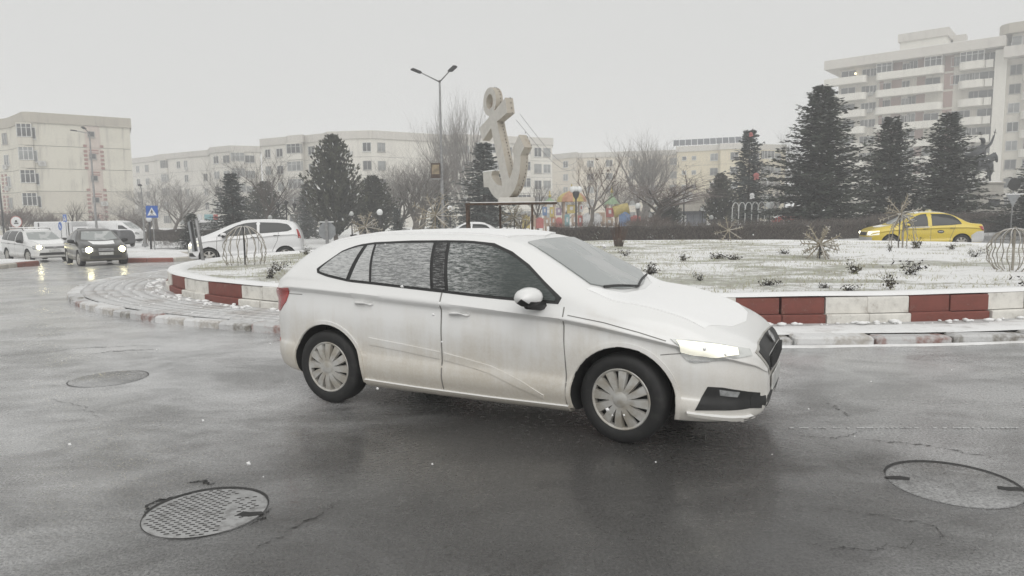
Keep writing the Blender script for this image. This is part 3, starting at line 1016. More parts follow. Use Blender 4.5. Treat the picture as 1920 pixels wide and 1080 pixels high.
for s in (-1, 1):
    # rear and front door skins, standing a hair proud so that the shut lines show
    rd_t = [(-1.06, 1.070), (-.6, 1.046), (-.155, 1.020)]
    rd_b = [(-.78, .225), (-.5, .215), (-.155, .205)]
    rd_m = [(-.985, .80), (-.6, .785), (-.155, .77)]
    fd_t = [(-.135, 1.020), (.34, .988), (.872, .950)]
    fd_b = [(-.135, .205), (.4, .20), (.905, .20)]
    sd = lambda P: [(x, s * .8, z) for x, z in P]
    lo_rear = [(-.985, .80), (-.955, .60), (-.90, .45), (-.84, .33), (-.80, .225)]
    # lower half of the rear door follows the arch: rows run front to back
    d1 = car.patch('door', [(x, s * .8, z) for x, z in [(-1.06, 1.070), (-1.01, .92), (-.985, .80), (-.945, .64), (-.90, .47), (-.83, .30), (-.79, .228)]], [(-.155, s * .8, z) for z in (1.020, .9, .77, .62, .48, .30, .208)], P_WHITE, off=0.004, n=44, k=22, skirt=0.012)
    d2 = car.patch('door', [(-.137, s * .8, z) for z in (1.020, .9, .77, .62, .48, .30, .205)], [(x, s * .8, z) for x, z in [(.872, .950), (.885, .85), (.895, .72), (.905, .6), (.908, .45), (.912, .30), (.912, .20)]], P_WHITE, off=0.004, n=44, k=22, skirt=0.012)
    doors[s] = (d1, d2)
    car.handle(-.905, .905, s, d1); car.handle(.02, .865, s, d2)
    for (x0, x1, u0, u1, m) in panes:
        car.patch('window', sd(part_of(TOPL, u0, u1, -.006)), sd(part_of(BOTL, x0, x1, .004)), m, off=0.0095, n=26, k=8, sm=3)
    car.mirror(.70, .995, s)
    car.ribbon('panel_gap', [(-.146, s * .8, z) for z in (1.03, .8, .5, .19)], .010, parent=car.bodyo)
    car.ribbon('panel_gap', [(.894, s * .8, .96), (.90, s * .8, .7), (.918, s * .8, .45), (.918, s * .8, .19)], .009, parent=car.bodyo)
    # bonnet shut line, running on over the wing to the lamp
    car.ribbon('panel_gap', [(.93, s * .8, .905), (1.2, s * .8, .868), (1.45, s * .8, .815), (1.64, s * .8, .765)], .006, parent=car.bodyo)
    car.ribbon('panel_gap', [(1.60, s * .8, .664), (1.66, s * .8, .672), (1.74, s * .8, .680)], .006, parent=car.bodyo)
    car.ribbon('panel_gap', [(-2.02, s * .8, .93), (-1.85, s * .8, .945), (-1.6, s * .8, .95)], .006, parent=car.bodyo)
    # lamps
    DH = (.72, .69, 0)
    hl = car.patch('headlight', [(1.675, s * .86, .778), (1.81, s * .82, .772), (1.95, s * .75, .752), (2.09, s * .66, .716), (2.17, s * .60, .695)], [(1.70, s * .86, .752), (1.795, s * .83, .612), (1.96, s * .76, .634), (2.10, s * .665, .652), (2.175, s * .60, .655)], M_LENS, axis=DH, off=.008, n=26, k=9, sm=3)
    car.patch('lamp_beam', [(1.71, s * .852, .770), (1.82, s * .82, .762), (1.97, s * .745, .740), (2.08, s * .67, .712)], [(1.75, s * .845, .690), (1.83, s * .82, .668), (1.97, s * .755, .664), (2.08, s * .675, .668)], M_LAMP_ON, axis=DH, off=.013, n=22, k=7, parent=hl, sm=3)
    car.patch('lens_strip', [(1.80, s * .83, .638), (1.92, s * .78, .636)], [(1.80, s * .83, .628), (1.92, s * .78, .627)], M_CHROME, axis=DH, off=.012, n=8, k=1, parent=hl)
    car.patch('tail_lamp', [(-1.76, s * .86, 1.0), (-1.90, s * .82, .995), (-2.02, s * .73, .985), (-2.10, s * .60, .965)], [(-1.83, s * .85, .875), (-1.95, s * .80, .78), (-2.05, s * .71, .785), (-2.11, s * .60, .80)], M_REDL, axis='near', off=0.007, n=14, k=6)
    car.patch('reflector', [(-2.0, s * .75, .52), (-2.08, s * .66, .52)], [(-2.0, s * .75, .485), (-2.08, s * .66, .485)], M_REDL, axis='near', off=0.004, n=6, k=2)
    # lower air intake corner with fog lamp
    fi = car.patch('fog_lamp_housing', [(1.91, s * .79, .455), (2.0, s * .74, .45), (2.10, s * .66, .425), (2.18, s * .50, .385)], [(1.83, s * .82, .295), (1.97, s * .765, .295), (2.09, s * .67, .295), (2.18, s * .50, .300)], M_BLACKP, axis='near', off=0.004, n=18, k=6)
    car.patch('fog_lamp', [(1.98, s * .755, .435), (2.09, s * .665, .415)], [(1.985, s * .755, .395), (2.08, s * .68, .38)], M_LAMPGL, axis='near', off=0.010, n=8, k=3, parent=fi)
    car.patch('bumper_blade', [(1.78, s * .84, .285), (1.95, s * .775, .262), (2.08, s * .66, .258), (2.16, s * .48, .26)], [(1.79, s * .84, .262), (1.95, s * .775, .235), (2.08, s * .66, .232), (2.165, s * .48, .235)], P_WHITE, axis='near', off=0.028, n=18, k=3, skirt=0.04)
    # pressed crease rising along both doors
    for dpar, pts in ((doors[s][0], [(-.86, .620), (-.5, .588), (-.165, .553)]), (doors[s][1], [(-.125, .549), (.29, .480), (.57, .387), (.74, .300)])):
        car.patch('door_crease', [(x, s * .8, z) for x, z in pts], [(x, s * .8, z - (.06 if x < .7 else .03)) for x, z in pts], P_WHITE, off=.010, n=18, k=4, parent=dpar, skirt=.011)
    # sill
    car.patch('sill', L3([(-.93, .262), (-.4, .246), (.3, .236), (.93, .24)], s * .8), L3([(-.93, .205), (-.4, .19), (.3, .18), (.93, .185)], s * .8), P_WHITE, off=0.020, n=30, k=4, skirt=0.03)
    car.patch('mud_flap', L3([(-.985, .26), (-.90, .26)], s * .8), L3([(-1.0, .13), (-.93, .13)], s * .8), M_BLACKP, off=-0.05, n=4, k=2)
gr = car.patch('grille', [(2.13, y, z) for y, z in ((-.52, .640), (-.36, .668), (0, .680), (.36, .668), (.52, .640))], [(2.22, y, z) for y, z in ((-.47, .595), (-.36, .480), (0, .462), (.36, .480), (.47, .595))], M_RIM, axis='near', off=0.006, n=26, k=8)
gi = car.patch('grille_mesh', [(2.13, y, z) for y, z in ((-.48, .632), (-.34, .650), (0, .662), (.34, .650), (.48, .632))], [(2.22, y, z) for y, z in ((-.44, .595), (-.335, .502), (0, .486), (.335, .502), (.44, .595))], M_BLACKP, axis='near', off=0.011, n=26, k=8, parent=gr)
b = MB()
for i in range(-8, 9):
    y = i * 0.042
    hh = 0.068 - 0.0022 * abs(i) ** 1.2
    p = car.snap((2.25, y, .574), 'near', 0.016)[0]
    b.box((p.x, y, .574), (.016, .014, hh * 2), ch=.004)
b.build('grille_bar', M_BLACKP, gr)
lo = car.patch('lower_intake', [(2.16, y, z) for y, z in ((-.60, .40), (-.4, .335), (0, .33), (.4, .335), (.60, .385))], [(2.16, y, z) for y, z in ((-.62, .295), (-.4, .275), (0, .27), (.4, .275), (.62, .295))], M_BLACKP, axis='near', off=0.005, n=26, k=4)
b = MB()
b.lathe([(.048, 0), (.05, .006), (.04, .010), (.036, .006), (1e-3, .006)], 24, 0, Matrix.Translation((2.225, 0, .695)) @ Matrix.Rotation(R(62), 4, 'Y'))
b.build('badge', M_CHROME, gr, smooth=True, sharp=40)
b = MB(); b.box((2.265, 0, .405), (.012, .52, .11), ch=.01); b.build('number_plate', M_PLATE, car.root)
# screens
ws = car.patch('windscreen', [(.44, y, 1.42) for y in (-.50, -.3, 0, .3, .50)], [(x, y, 1.0) for x, y in ((1.02, -.655), (1.15, -.42), (1.20, 0), (1.15, .42), (1.02, .655))], M_GLASS_F, axis='z', off=0.012, n=26, k=12, sm=8)
wp = MB()
for y0, y1 in ((-.58, -.02), (-.02, .55)):
    pts = []
    for f in np.linspace(0, 1, 8):
        y = y0 + (y1 - y0) * f
        x = 1.215 - .30 * (y * y) - .035 * math.sin(PI * f)
        pts.append(car.snap((x - .02, y, 2), 'z', .018)[0])
    wp.tube(pts, .010, 6)
wp.build('wiper', M_BLACKP, ws)
car.patch('rear_screen', [(-1.82, y, 1.27) for y in (-.46, 0, .46)], [(-2.0, y, 1.07) for y in (-.58, 0, .58)], M_GLASS_R, axis='x', off=0.005, n=16, k=6)
# settled snow on roof and bonnet
car.patch('snow_layer', [(x, y, 1.5) for x, y in ((-1.60, -.45), (-1.66, 0), (-1.60, .45))], [(x, y, 1.5) for x, y in ((.26, -.50), (.38, 0), (.26, .50))], M_SNOWCAR, axis='z', off=0.014, n=24, k=40, skirt=0.02, wob=0.003)
car.patch('snow_layer', [(x, y, 1.0) for x, y in ((1.02, -.74), (1.20, -.40), (1.25, 0), (1.20, .40), (1.02, .74))], [(x, y, .8) for x, y in ((1.86, -.70), (2.00, -.38), (2.04, 0), (2.00, .38), (1.86, .70))], M_SNOWCAR, axis='z', off=0.0035, n=34, k=26, skirt=0.005, wob=0.0005)
b = MB(); b.tube([(-1.60, 0, 1.385), (-1.68, 0, 1.435), (-1.74, 0, 1.44)], [.03, .02, .008], 8); b.build('aerial', M_BLACKP, car.root, smooth=True)
b = MB(); b.box((-.2, 0, .17), (2.0, 1.2, .06), ch=.02); b.build('underbody', M_WELL, car.root)
# ---- the other vehicles
SEDAN = dict(
    top=[(-2.20, .82), (-2.18, .95), (-2.12, 1.02), (-1.85, 1.045), (-1.62, 1.085), (-1.35, 1.23), (-1.08, 1.375), (-.85, 1.445), (-.4, 1.495), (.0, 1.495), (.25, 1.46), (.45, 1.40), (.75, 1.24), (1.05, 1.075), (1.2, 1.015), (1.5, .955), (1.85, .87), (2.02, .80), (2.10, .72), (2.14, .62)],
    belt=[(-2.20, .72), (-2.1, .86), (-1.9, .945), (-1.4, .985), (-.8, .985), (0, .955), (.8, .925), (1.1, .90), (1.5, .845), (1.85, .76), (2.05, .69), (2.14, .55)],
    under=[(-2.20, .42), (-2.1, .32), (-1.7, .24), (0, .20), (1.7, .21), (2.05, .23), (2.14, .30)],
    half=[(-2.20, .60), (-2.16, .70), (-2.08, .78), (-1.9, .83), (-1.4, .865), (0, .87), (1.3, .868), (1.65, .845), (1.9, .775), (2.02, .69), (2.10, .56), (2.14, .40)],
    roofhalf=[(-2.20, .52), (-2.0, .66), (-1.6, .66), (-1.2, .58), (-.7, .56), (0, .575), (.4, .60), (.8, .66), (1.2, .72), (1.6, .70), (2.0, .58), (2.14, .34)],
    axles=(-1.31, 1.31), wheel_r=.31, arch=.365, track=.845, tyre_w=.19)
ESTATE = dict(SEDAN)
ESTATE.update(
    top=[(-2.28, .80), (-2.26, .95), (-2.20, 1.10), (-2.08, 1.32), (-1.98, 1.44), (-1.8, 1.50), (-1.0, 1.525), (-.3, 1.52), (.1, 1.49), (.35, 1.43), (.7, 1.26), (1.03, 1.08), (1.2, 1.025), (1.5, .97), (1.85, .885), (2.02, .82), (2.10, .74), (2.14, .62)],
    belt=[(-2.28, .70), (-2.2, .92), (-1.9, 1.0), (-.8, .985), (0, .955), (.8, .925), (1.1, .90), (1.5, .85), (1.85, .775), (2.05, .70), (2.14, .55)],
    under=[(-2.28, .42), (-2.1, .32), (-1.7, .24), (0, .20), (1.7, .21), (2.05, .23), (2.14, .30)],
    half=[(-2.28, .62), (-2.22, .74), (-2.1, .81), (-1.8, .85), (-1.4, .868), (0, .87), (1.3, .868), (1.65, .845), (1.9, .775), (2.02, .69), (2.10, .56), (2.14, .40)],
    roofhalf=[(-2.28, .55), (-2.1, .60), (-1.8, .58), (0, .59), (.4, .61), (.8, .66), (1.2, .72), (1.6, .70), (2.0, .58), (2.14, .34)])
MINI = dict(
    top=[(-1.74, .85), (-1.72, 1.0), (-1.66, 1.15), (-1.56, 1.33), (-1.46, 1.43), (-1.2, 1.485), (-.6, 1.525), (-.1, 1.52), (.2, 1.48), (.5, 1.385), (.9, 1.20), (1.2, 1.065), (1.38, 1.0), (1.6, .93), (1.78, .83), (1.86, .74), (1.90, .62)],
    belt=[(-1.74, .78), (-1.66, .98), (-1.5, 1.10), (-1.0, 1.09), (-.4, 1.03), (.2, .985), (.8, .945), (1.2, .90), (1.5, .82), (1.75, .72), (1.90, .54)],
    under=[(-1.74, .38), (-1.6, .30), (-1.2, .22), (0, .18), (1.3, .19), (1.75, .20), (1.90, .28)],
    half=[(-1.74, .56), (-1.70, .68), (-1.6, .75), (-1.3, .79), (0, .80), (1.1, .80), (1.45, .77), (1.65, .70), (1.8, .58), (1.87, .46), (1.90, .36)],
    roofhalf=[(-1.74, .46), (-1.6, .56), (-1.3, .55), (-.5, .56), (.2, .57), (.8, .62), (1.2, .65), (1.6, .58), (1.82, .44), (1.90, .28)],
    axles=(-1.19, 1.19), wheel_r=.285, arch=.335, track=.785, tyre_w=.165)
VAN = dict(
    top=[(-2.50, 1.9), (-2.47, 1.98), (-2.40, 2.02), (-1.5, 2.05), (.5, 2.05), (.9, 2.02), (1.1, 1.94), (1.5, 1.62), (1.85, 1.34), (2.05, 1.22), (2.3, 1.10), (2.42, .98), (2.46, .80)],
    belt=[(-2.50, 1.20), (-1.5, 1.22), (.5, 1.22), (1.2, 1.18), (1.8, 1.10), (2.1, 1.02), (2.35, .88), (2.46, .66)],
    under=[(-2.50, .42), (-2.2, .30), (0, .26), (2.0, .25), (2.46, .34)],
    half=[(-2.50, .86), (-2.45, .92), (-2.3, .95), (0, .96), (1.6, .95), (2.0, .88), (2.25, .78), (2.4, .62), (2.46, .46)],
    roofhalf=[(-2.50, .80), (-2.3, .82), (.8, .80), (1.3, .78), (1.9, .78), (2.2, .68), (2.46, .36)],
    axles=(-1.5, 1.6), wheel_r=.33, arch=.39, track=.92, tyre_w=.2,
    flank=((.05, .96), (.14, .99), (.3, 1.0), (.5, 1.0), (.8, .995), (.94, .985)))

def lampset(c, xs, ys, zs, lit=None, hot=None, dz=.13, m=M_LAMPGL):
    """Front lamps as body-hugging lenses from the grille outwards; a lit one gets a bulb disc."""
    for s in (-1, 1):
        T = [(x, s * y, z) for x, y, z in zip(xs, ys, zs)]
        B = [(x + .01, s * y, z - dz * (1 if i else .8)) for i, (x, y, z) in enumerate(zip(xs, ys, zs))]
        h = c.patch('headlight', T, B, m, axis='near', off=.006, n=14, k=5)
        if lit:
            i = len(xs) // 2
            x, y, z = (xs[0] + xs[i]) / 2, (ys[0] + ys[i]) / 2, (zs[0] + zs[i]) / 2 - dz * .5
            p, nn = c.snap((x, s * y, z), 'near', .012)
            b = MB()
            rot = Vector((1, 0, 0)).rotation_difference(Vector((0.97, s * 0.22, 0))).to_matrix().to_4x4()
            b.lathe([(hot, -.05), (hot, .0), (hot * .8, .025), (1e-3, .035)], 20, 0, Matrix.Translation(p) @ rot @ Matrix.Rotation(PI / 2, 4, 'Y'))
            b.build('bulb', lit, h, smooth=True)
def screen(c, xt, yt, xb, yb, bow=.14, m=None):
    return c.patch('windscreen', [(xt - .03 * (1 - (f / yt) ** 2) * -1, f, 1.5) for f in (-yt, -yt / 2, 0, yt / 2, yt)], [(xb + bow * (1 - (f / yb) ** 2), f, 1) for f in (-yb, -yb / 2, 0, yb / 2, yb)], m or M_GLASS_F, axis='z', off=.005, n=18, k=7)
def side(c, wins, doors, glass, handle_m=M_BLACKP, handles=()):
    for s in (-1, 1):
        for top, bot in wins:
            xs = [p[0] for p in top]
            grow = lambda P, dz: [(x + (-.018 if i == 0 else .018 if i == len(P) - 1 else 0), s * .8, z + dz) for i, (x, z) in enumerate(P)]
            w = c.patch('window_frame', grow(top, .014), grow(bot, -.014), M_BLACKP, off=.003, n=16, k=4)
            c.patch('window', [(x, s * .8, z) for x, z in top], [(x, s * .8, z) for x, z in bot], glass, off=.007, n=16, k=4)
        for line in doors:
            c.ribbon('panel_gap', [(x, s * .8, z) for x, z in line], .014, M_GAP, parent=c.bodyo, n=14)
        for hx, hz in handles:
            c.handle(hx, hz, s, c.bodyo, handle_m)
def plate(c, x, z, w=.50):
    b = MB(); b.box((x, 0, z), (.02, w, .11), ch=.008)
    return b.build('number_plate', M_PLATE, c.root)
def snow_roof(c, x0, x1, y):
    c.patch('snow_layer', [(x0, q, 1.5) for q in (-y, 0, y)], [(x1, q, 1.5) for q in (-y, 0, y)], M_SNOWCAR, axis='z', off=.016, n=14, k=16, skirt=.025, wob=.004)
def snow_bonnet(c, x0, x1, y):
    c.patch('snow_layer', [(x0 + .12 * (1 - (q / y) ** 2), q, 1.5) for q in (-y, -y / 2, 0, y / 2, y)], [(x1 + .1 * (1 - (q / y) ** 2), q, 1.5) for q in (-y * .85, -y / 2, 0, y / 2, y * .85)], M_SNOWCAR, axis='z', off=.008, n=16, k=12, skirt=.014, wob=.002)
WIN_SEDAN = [([(-1.25, 1.06), (-1.1, 1.24), (-.95, 1.345), (-.7, 1.385), (-.22, 1.40)], [(-1.25, 1.04), (-.9, 1.015), (-.22, .99)]),
             ([(-.10, 1.405), (.15, 1.395), (.35, 1.33), (.62, 1.16), (.82, 1.01)], [(-.10, .985), (.4, .97), (.82, .965)])]
DOOR_SEDAN = [[(-.16, .98), (-.16, .6), (-.16, .25)], [(.88, .95), (.93, .7), (.94, .25)], [(-1.05, .98), (-.98, .75), (-.9, .55), (-.82, .26)]]
def grille_bars(c, x, y, z0, z1, n, mb, m=M_CHROME):
    for i in range(n):
        z = z0 + (z1 - z0) * (i + .5) / n
        c.ribbon('grille_bar', [(x, q, z) for q in (-y, -y / 2, 0, y / 2, y)], .018, m, axis='near' if False else 'x', off=.022, parent=mb, n=12)

# black saloon with its lamps on
P_DARK = make_paint('dirty_dark_paint', (0.052, 0.050, 0.044), (0.20, 0.18, 0.13), 0.7, 0.8, 0.3, 0.3)
Yb = 27.3
pf = Vector((gx(186, Yb), Yb, 0)); a = R(-49)
d = Vector((math.cos(a), math.sin(a), 0))
root = pf - d * 1.31; root.z = gz(root.x, root.y)
c = Car('dark_saloon', 'dark olive black saloon with both headlights blazing, coming towards the roundabout', 'car', SEDAN, root, a, P_DARK, .97, None, .6)
c.wheels('spokes', .12, 7)
side(c, WIN_SEDAN, DOOR_SEDAN, M_GLASS, M_BLACKP, [(-.05, .86), (-.86, .88)])
screen(c, .47, .53, 1.03, .66)
lampset(c, (2.07, 2.04, 1.97, 1.86), (.42, .58, .70, .80), (.735, .745, .755, .765), M_LAMP_FAR, .115, .17)
g = c.patch('grille', [(2.12, y, .735 - .03 * abs(y)) for y in (-.34, 0, .34)], [(2.13, y, .60) for y in (-.24, 0, .24)], M_BLACKP, axis='near', off=.008, n=14, k=4)
grille_bars(c, 2.14, .27, .615, .72, 3, g)
c.patch('lower_intake', [(2.12, y, .44) for y in (-.55, 0, .55)], [(2.13, y, .33) for y in (-.58, 0, .58)], M_BLACKP, axis='near', off=.006, n=16, k=3)
plate(c, 2.155, .52)
for s in (-1, 1): c.mirror(.78, .965, s, M_BLACKP)
snow_bonnet(c, 1.22, 1.75, .45)
c.patch('rear_screen', [(-.95, q, 1.5) for q in (-.5, 0, .5)], [(-1.55, q, 1.1) for q in (-.58, 0, .58)], M_GLASS_S, axis='z', off=.005, n=12, k=5)

# white estate with roof bars
P_WHITE2 = make_paint('grey_white_paint', (0.66, 0.66, 0.65), (0.38, 0.33, 0.26), 0.6, 0.7)
Ye = 32.6
pf = Vector((gx(84, Ye), Ye, 0)); a = R(-37)
d = Vector((math.cos(a), math.sin(a), 0))
root = pf - d * 1.31; root.z = gz(root.x, root.y)
c = Car('white_estate', 'white estate car with roof bars and lit headlights, waiting left of the dark saloon', 'car', ESTATE, root, a, P_WHITE2, 1.0, None, .6)
c.wheels('spokes', .1, 8)
WIN_EST = [([(-2.0, 1.18), (-1.92, 1.36), (-1.75, 1.41), (-1.22, 1.425)], [(-2.0, 1.07), (-1.6, 1.05), (-1.22, 1.035)]),
           ([(-1.13, 1.425), (-.6, 1.43), (-.22, 1.425)], [(-1.13, 1.03), (-.6, 1.01), (-.22, .99)]),
           ([(-.10, 1.425), (.12, 1.405), (.32, 1.34), (.62, 1.165), (.82, 1.01)], [(-.10, .985), (.4, .97), (.82, .965)])]
side(c, WIN_EST, DOOR_SEDAN, M_GLASS, M_BLACKP, [(-.05, .86), (-.86, .88)])
screen(c, .40, .54, 1.03, .66)
lampset(c, (2.07, 2.03, 1.95, 1.82), (.44, .58, .71, .80), (.775, .79, .80, .81), M_LAMP_FAR, .10, .18)
g = c.patch('grille', [(2.12, y, .765) for y in (-.40, 0, .40)], [(2.13, y, .655) for y in (-.38, 0, .38)], M_BLACKP, axis='near', off=.008, n=14, k=4)
grille_bars(c, 2.14, .36, .665, .755, 2, g)
b = MB(); b.box((2.165, 0, .71), (.03, .13, .075), ch=.02); b.build('badge', M_CHROME, g)
c.patch('lower_intake', [(2.10, y, .47) for y in (-.60, 0, .60)], [(2.12, y, .35) for y in (-.66, 0, .66)], M_BLACKP, axis='near', off=.006, n=16, k=3)
plate(c, 2.155, .56)
for s in (-1, 1): c.mirror(.78, .965, s, M_BLACKP)
b = MB()
for s in (-1, 1):
    b.tube([(.2, s * .56, 1.47), (.1, s * .57, 1.56), (-1.7, s * .57, 1.58), (-1.8, s * .56, 1.50)], .018, 6)
b.build('roof_rail', M_BLACKP, c.root)
b = MB()
for x in (-.2, -1.2): b.box((x, 0, 1.605), (.07, 1.36, .035), ch=.01)
b.build('roof_bar', M_SNOWC, c.root)
snow_roof(c, -1.8, .15, .48); snow_bonnet(c, 1.2, 1.85, .6)

# white small hatchback passing behind the left of the island
Ys = 26.0
P_WHITE3 = make_paint('clean_white_paint', (0.72, 0.72, 0.72), (0.45, 0.41, 0.35), 0.35, 0.5)
root = Vector((gx(461, Ys) + .1, Ys, 0)); root.z = gz(root.x, root.y)
c = Car('small_white_hatchback', 'small white hatchback with pale headlight on, heading left behind the wire dome', 'car', MINI, root, R(193.5), P_WHITE3, (1.10, 1.04, 1.05), None, .6)
c.wheels('spokes', 0, 6)
WIN_MINI = [([(-1.40, 1.20), (-1.30, 1.345), (-1.0, 1.40), (-.42, 1.425)], [(-1.40, 1.185), (-1.28, 1.13), (-.9, 1.10), (-.42, 1.07)]),
            ([(-.30, 1.43), (.0, 1.41), (.30, 1.33), (.62, 1.165), (.88, 1.005)], [(-.30, 1.06), (.3, 1.0), (.88, .985)])]
side(c, WIN_MINI, [[(-.36, 1.06), (-.36, .6), (-.34, .24)], [(.92, .97), (.95, .6), (.92, .24)], [(-1.0, 1.08), (-.95, .8), (-.8, .5), (-.74, .25)]], M_GLASS, M_BLACKP, [(-.22, .93), (-1.18 + .25, .98)])
screen(c, .42, .52, 1.22, .62)
lampset(c, (1.84, 1.77, 1.62, 1.42), (.42, .56, .68, .76), (.72, .76, .82, .865), M_LAMP_HOT, .05, .20, emit('headlamp_soft', (1.0, 0.96, 0.78), 0.42))
c.patch('grille', [(1.88, y, .62) for y in (-.4, 0, .4)], [(1.89, y, .42) for y in (-.42, 0, .42)], M_BLACKP, axis='near', off=.006, n=14, k=4)
for s in (-1, 1):
    c.mirror(.72, .985, s)
    c.patch('tail_lamp', [(-1.60, s * .74, 1.22), (-1.68, s * .66, 1.20)], [(-1.62, s * .76, .88), (-1.72, s * .66, .86)], M_REDL, axis='near', off=.007, n=8, k=5)
    c.patch('fog_lamp_housing', [(1.72, s * .66, .42), (1.84, s * .54, .42)], [(1.60, s * .73, .30), (1.84, s * .54, .30)], M_BLACKP, axis='near', off=.006, n=8, k=3)
plate(c, 1.91, .50)
snow_roof(c, -1.3, .2, .45); snow_bonnet(c, 1.42, 1.75, .5)

# yellow taxi
P_YEL = make_paint('taxi_yellow_paint', (0.66, 0.50, 0.045), (0.42, 0.36, 0.20), 0.5, 0.55)
X0, X1 = gx(1613, 28.0), gx(1836, 27.2)
pc = Vector(((X0 + X1) / 2, 27.6, 0))
c = Car('yellow_taxi', 'yellow taxi saloon with pale bumpers passing the hedge on the right', 'taxi', SEDAN, pc, R(169.5), P_YEL, (.955, 1, 1), None, .6)
c.wheels('spokes', 0, 8)
WIN_TAXI = [([(-1.27, 1.05), (-1.22, 1.17), (-1.10, 1.28), (-.95, 1.365), (-.7, 1.40), (-.22, 1.41)], [(-1.27, 1.04), (-.9, 1.0), (-.22, .975)]), ([(-.04, 1.41), (.15, 1.395), (.35, 1.33), (.62, 1.16), (.84, .985)], [(-.04, .97), (.4, .955), (.84, .945)])]
side(c, WIN_TAXI, DOOR_SEDAN, M_GLASS, M_BLACKP, [(.05, .85), (-.95, .88)])
screen(c, .47, .53, 1.03, .66)
lampset(c, (2.07, 2.03, 1.93, 1.74), (.46, .60, .72, .82), (.74, .765, .79, .81), M_LAMP_HOT, .05, .18, emit('headlamp_soft', (1.0, 0.96, 0.78), 0.42))
g = c.patch('grille', [(2.12, y, .74) for y in (-.42, 0, .42)], [(2.13, y, .60) for y in (-.42, 0, .42)], M_BLACKP, axis='near', off=.008, n=14, k=4)
P_BUMP = make_paint('pale_bumper', (0.55, 0.55, 0.54), (0.4, 0.36, 0.28), 0.4, 0.5)
c.patch('front_bumper', [(1.99, -.70, .54), (2.10, -.5, .54), (2.13, 0, .54), (2.10, .5, .54), (1.99, .70, .54)], [(2.0, -.70, .30), (2.11, -.5, .30), (2.14, 0, .30), (2.11, .5, .30), (2.0, .70, .30)], P_BUMP, axis='near', off=.012, n=24, k=5)
for s in (-1, 1):
    c.mirror(.78, .955, s)
    c.patch('rear_bumper', [(-1.64, s * .85, .60), (-1.85, s * .83, .74), (-2.08, s * .78, .76), (-2.19, s * .60, .76), (-2.2, s * .1, .76)], [(-1.66, s * .85, .34), (-1.85, s * .83, .33), (-2.08, s * .78, .34), (-2.19, s * .60, .36), (-2.2, s * .1, .36)], P_BUMP, axis='near', off=.012, n=20, k=6)
    c.patch('tail_lamp', [(-1.93, s * .82, .955), (-2.1, s * .76, .95), (-2.18, s * .66, .93)], [(-2.02, s * .82, .80), (-2.1, s * .77, .77), (-2.19, s * .66, .77)], M_REDL, axis='near', off=.010, n=10, k=4)
    aa = np.linspace(0, PI, 9)
    dc = c.patch('door_roundel', [(-.52 - .13 * math.cos(q), s * .8, .74 + .062 * math.sin(q)) for q in aa], [(-.52 - .13 * math.cos(q), s * .8, .74 - .062 * math.sin(q)) for q in aa], M_BLACKP, off=.004, n=9, k=4)
    c.patch('roundel_print', [(-.60, s * .8, .755), (-.44, s * .8, .755)], [(-.60, s * .8, .725), (-.44, s * .8, .725)], M_PLATE, off=.008, n=6, k=1, parent=dc)
    c.ribbon('side_stripe', [(-.1, s * .8, .925), (.9, s * .8, .895)], .05, M_RIM, off=.006, n=10)
b = MB(); b.box((-.35, 0, 1.535), (.14, .34, .10), ch=.03); b.build('roof_sign', mat('taxi_sign_cream', (0.7, 0.62, 0.35), 0.5), c.root)
snow_roof(c, -.8, .3, .42); snow_bonnet(c, 1.25, 1.6, .45)

# a white saloon of which only the snowy roof shows
c = Car('white_saloon', 'white saloon beyond the island, only its snowy roof showing over the hatchback', 'car', SEDAN, (gx(880, 31.5), 31.5, -.04), R(180), P_WHITE3, (.80, .9, .87), None, .5)
c.wheels('spokes', 0, 6); side(c, WIN_SEDAN, DOOR_SEDAN, M_GLASS); screen(c, .47, .53, 1.03, .66); snow_roof(c, -.9, .3, .45)
for s in (-1, 1): c.mirror(.78, .965, s)
# parked dark hatchback between the dark saloon and the van
Yp = 52.0
root = Vector((gx(214, Yp), Yp, gz(gx(214, Yp), Yp)))
c = Car('parked_hatchback', 'dark grey hatchback parked in front of the white van, half hidden by the saloon', 'car', MINI, root, R(150), mat('dark_grey_paint', (0.10, 0.10, 0.105), 0.35, 0.2), .86, None, .5)
c.wheels('spokes', 0, 6); side(c, WIN_MINI, [[(-.36, 1.06), (-.36, .24)]], M_GLASS); screen(c, .42, .52, 1.22, .62); snow_roof(c, -1.3, .2, .45)
for s in (-1, 1): c.mirror(.72, .985, s)
# red parked car far right in the park
Yp = 58.0
root = Vector((gx(1492, Yp), Yp, .12))
c = Car('parked_red_hatchback', 'small red car under snow parked behind the white arches', 'car', MINI, root, R(170), mat('red_paint', (0.36, 0.035, 0.03), 0.35), 1.0, None, .5)
c.wheels('spokes', 0, 6); side(c, WIN_MINI, [[(-.36, 1.06), (-.36, .24)]], M_GLASS); screen(c, .42, .52, 1.22, .62, m=M_SNOWC); snow_roof(c, -1.4, .3, .5); snow_bonnet(c, 1.3, 1.75, .5)
for s in (-1, 1): c.mirror(.72, .985, s)
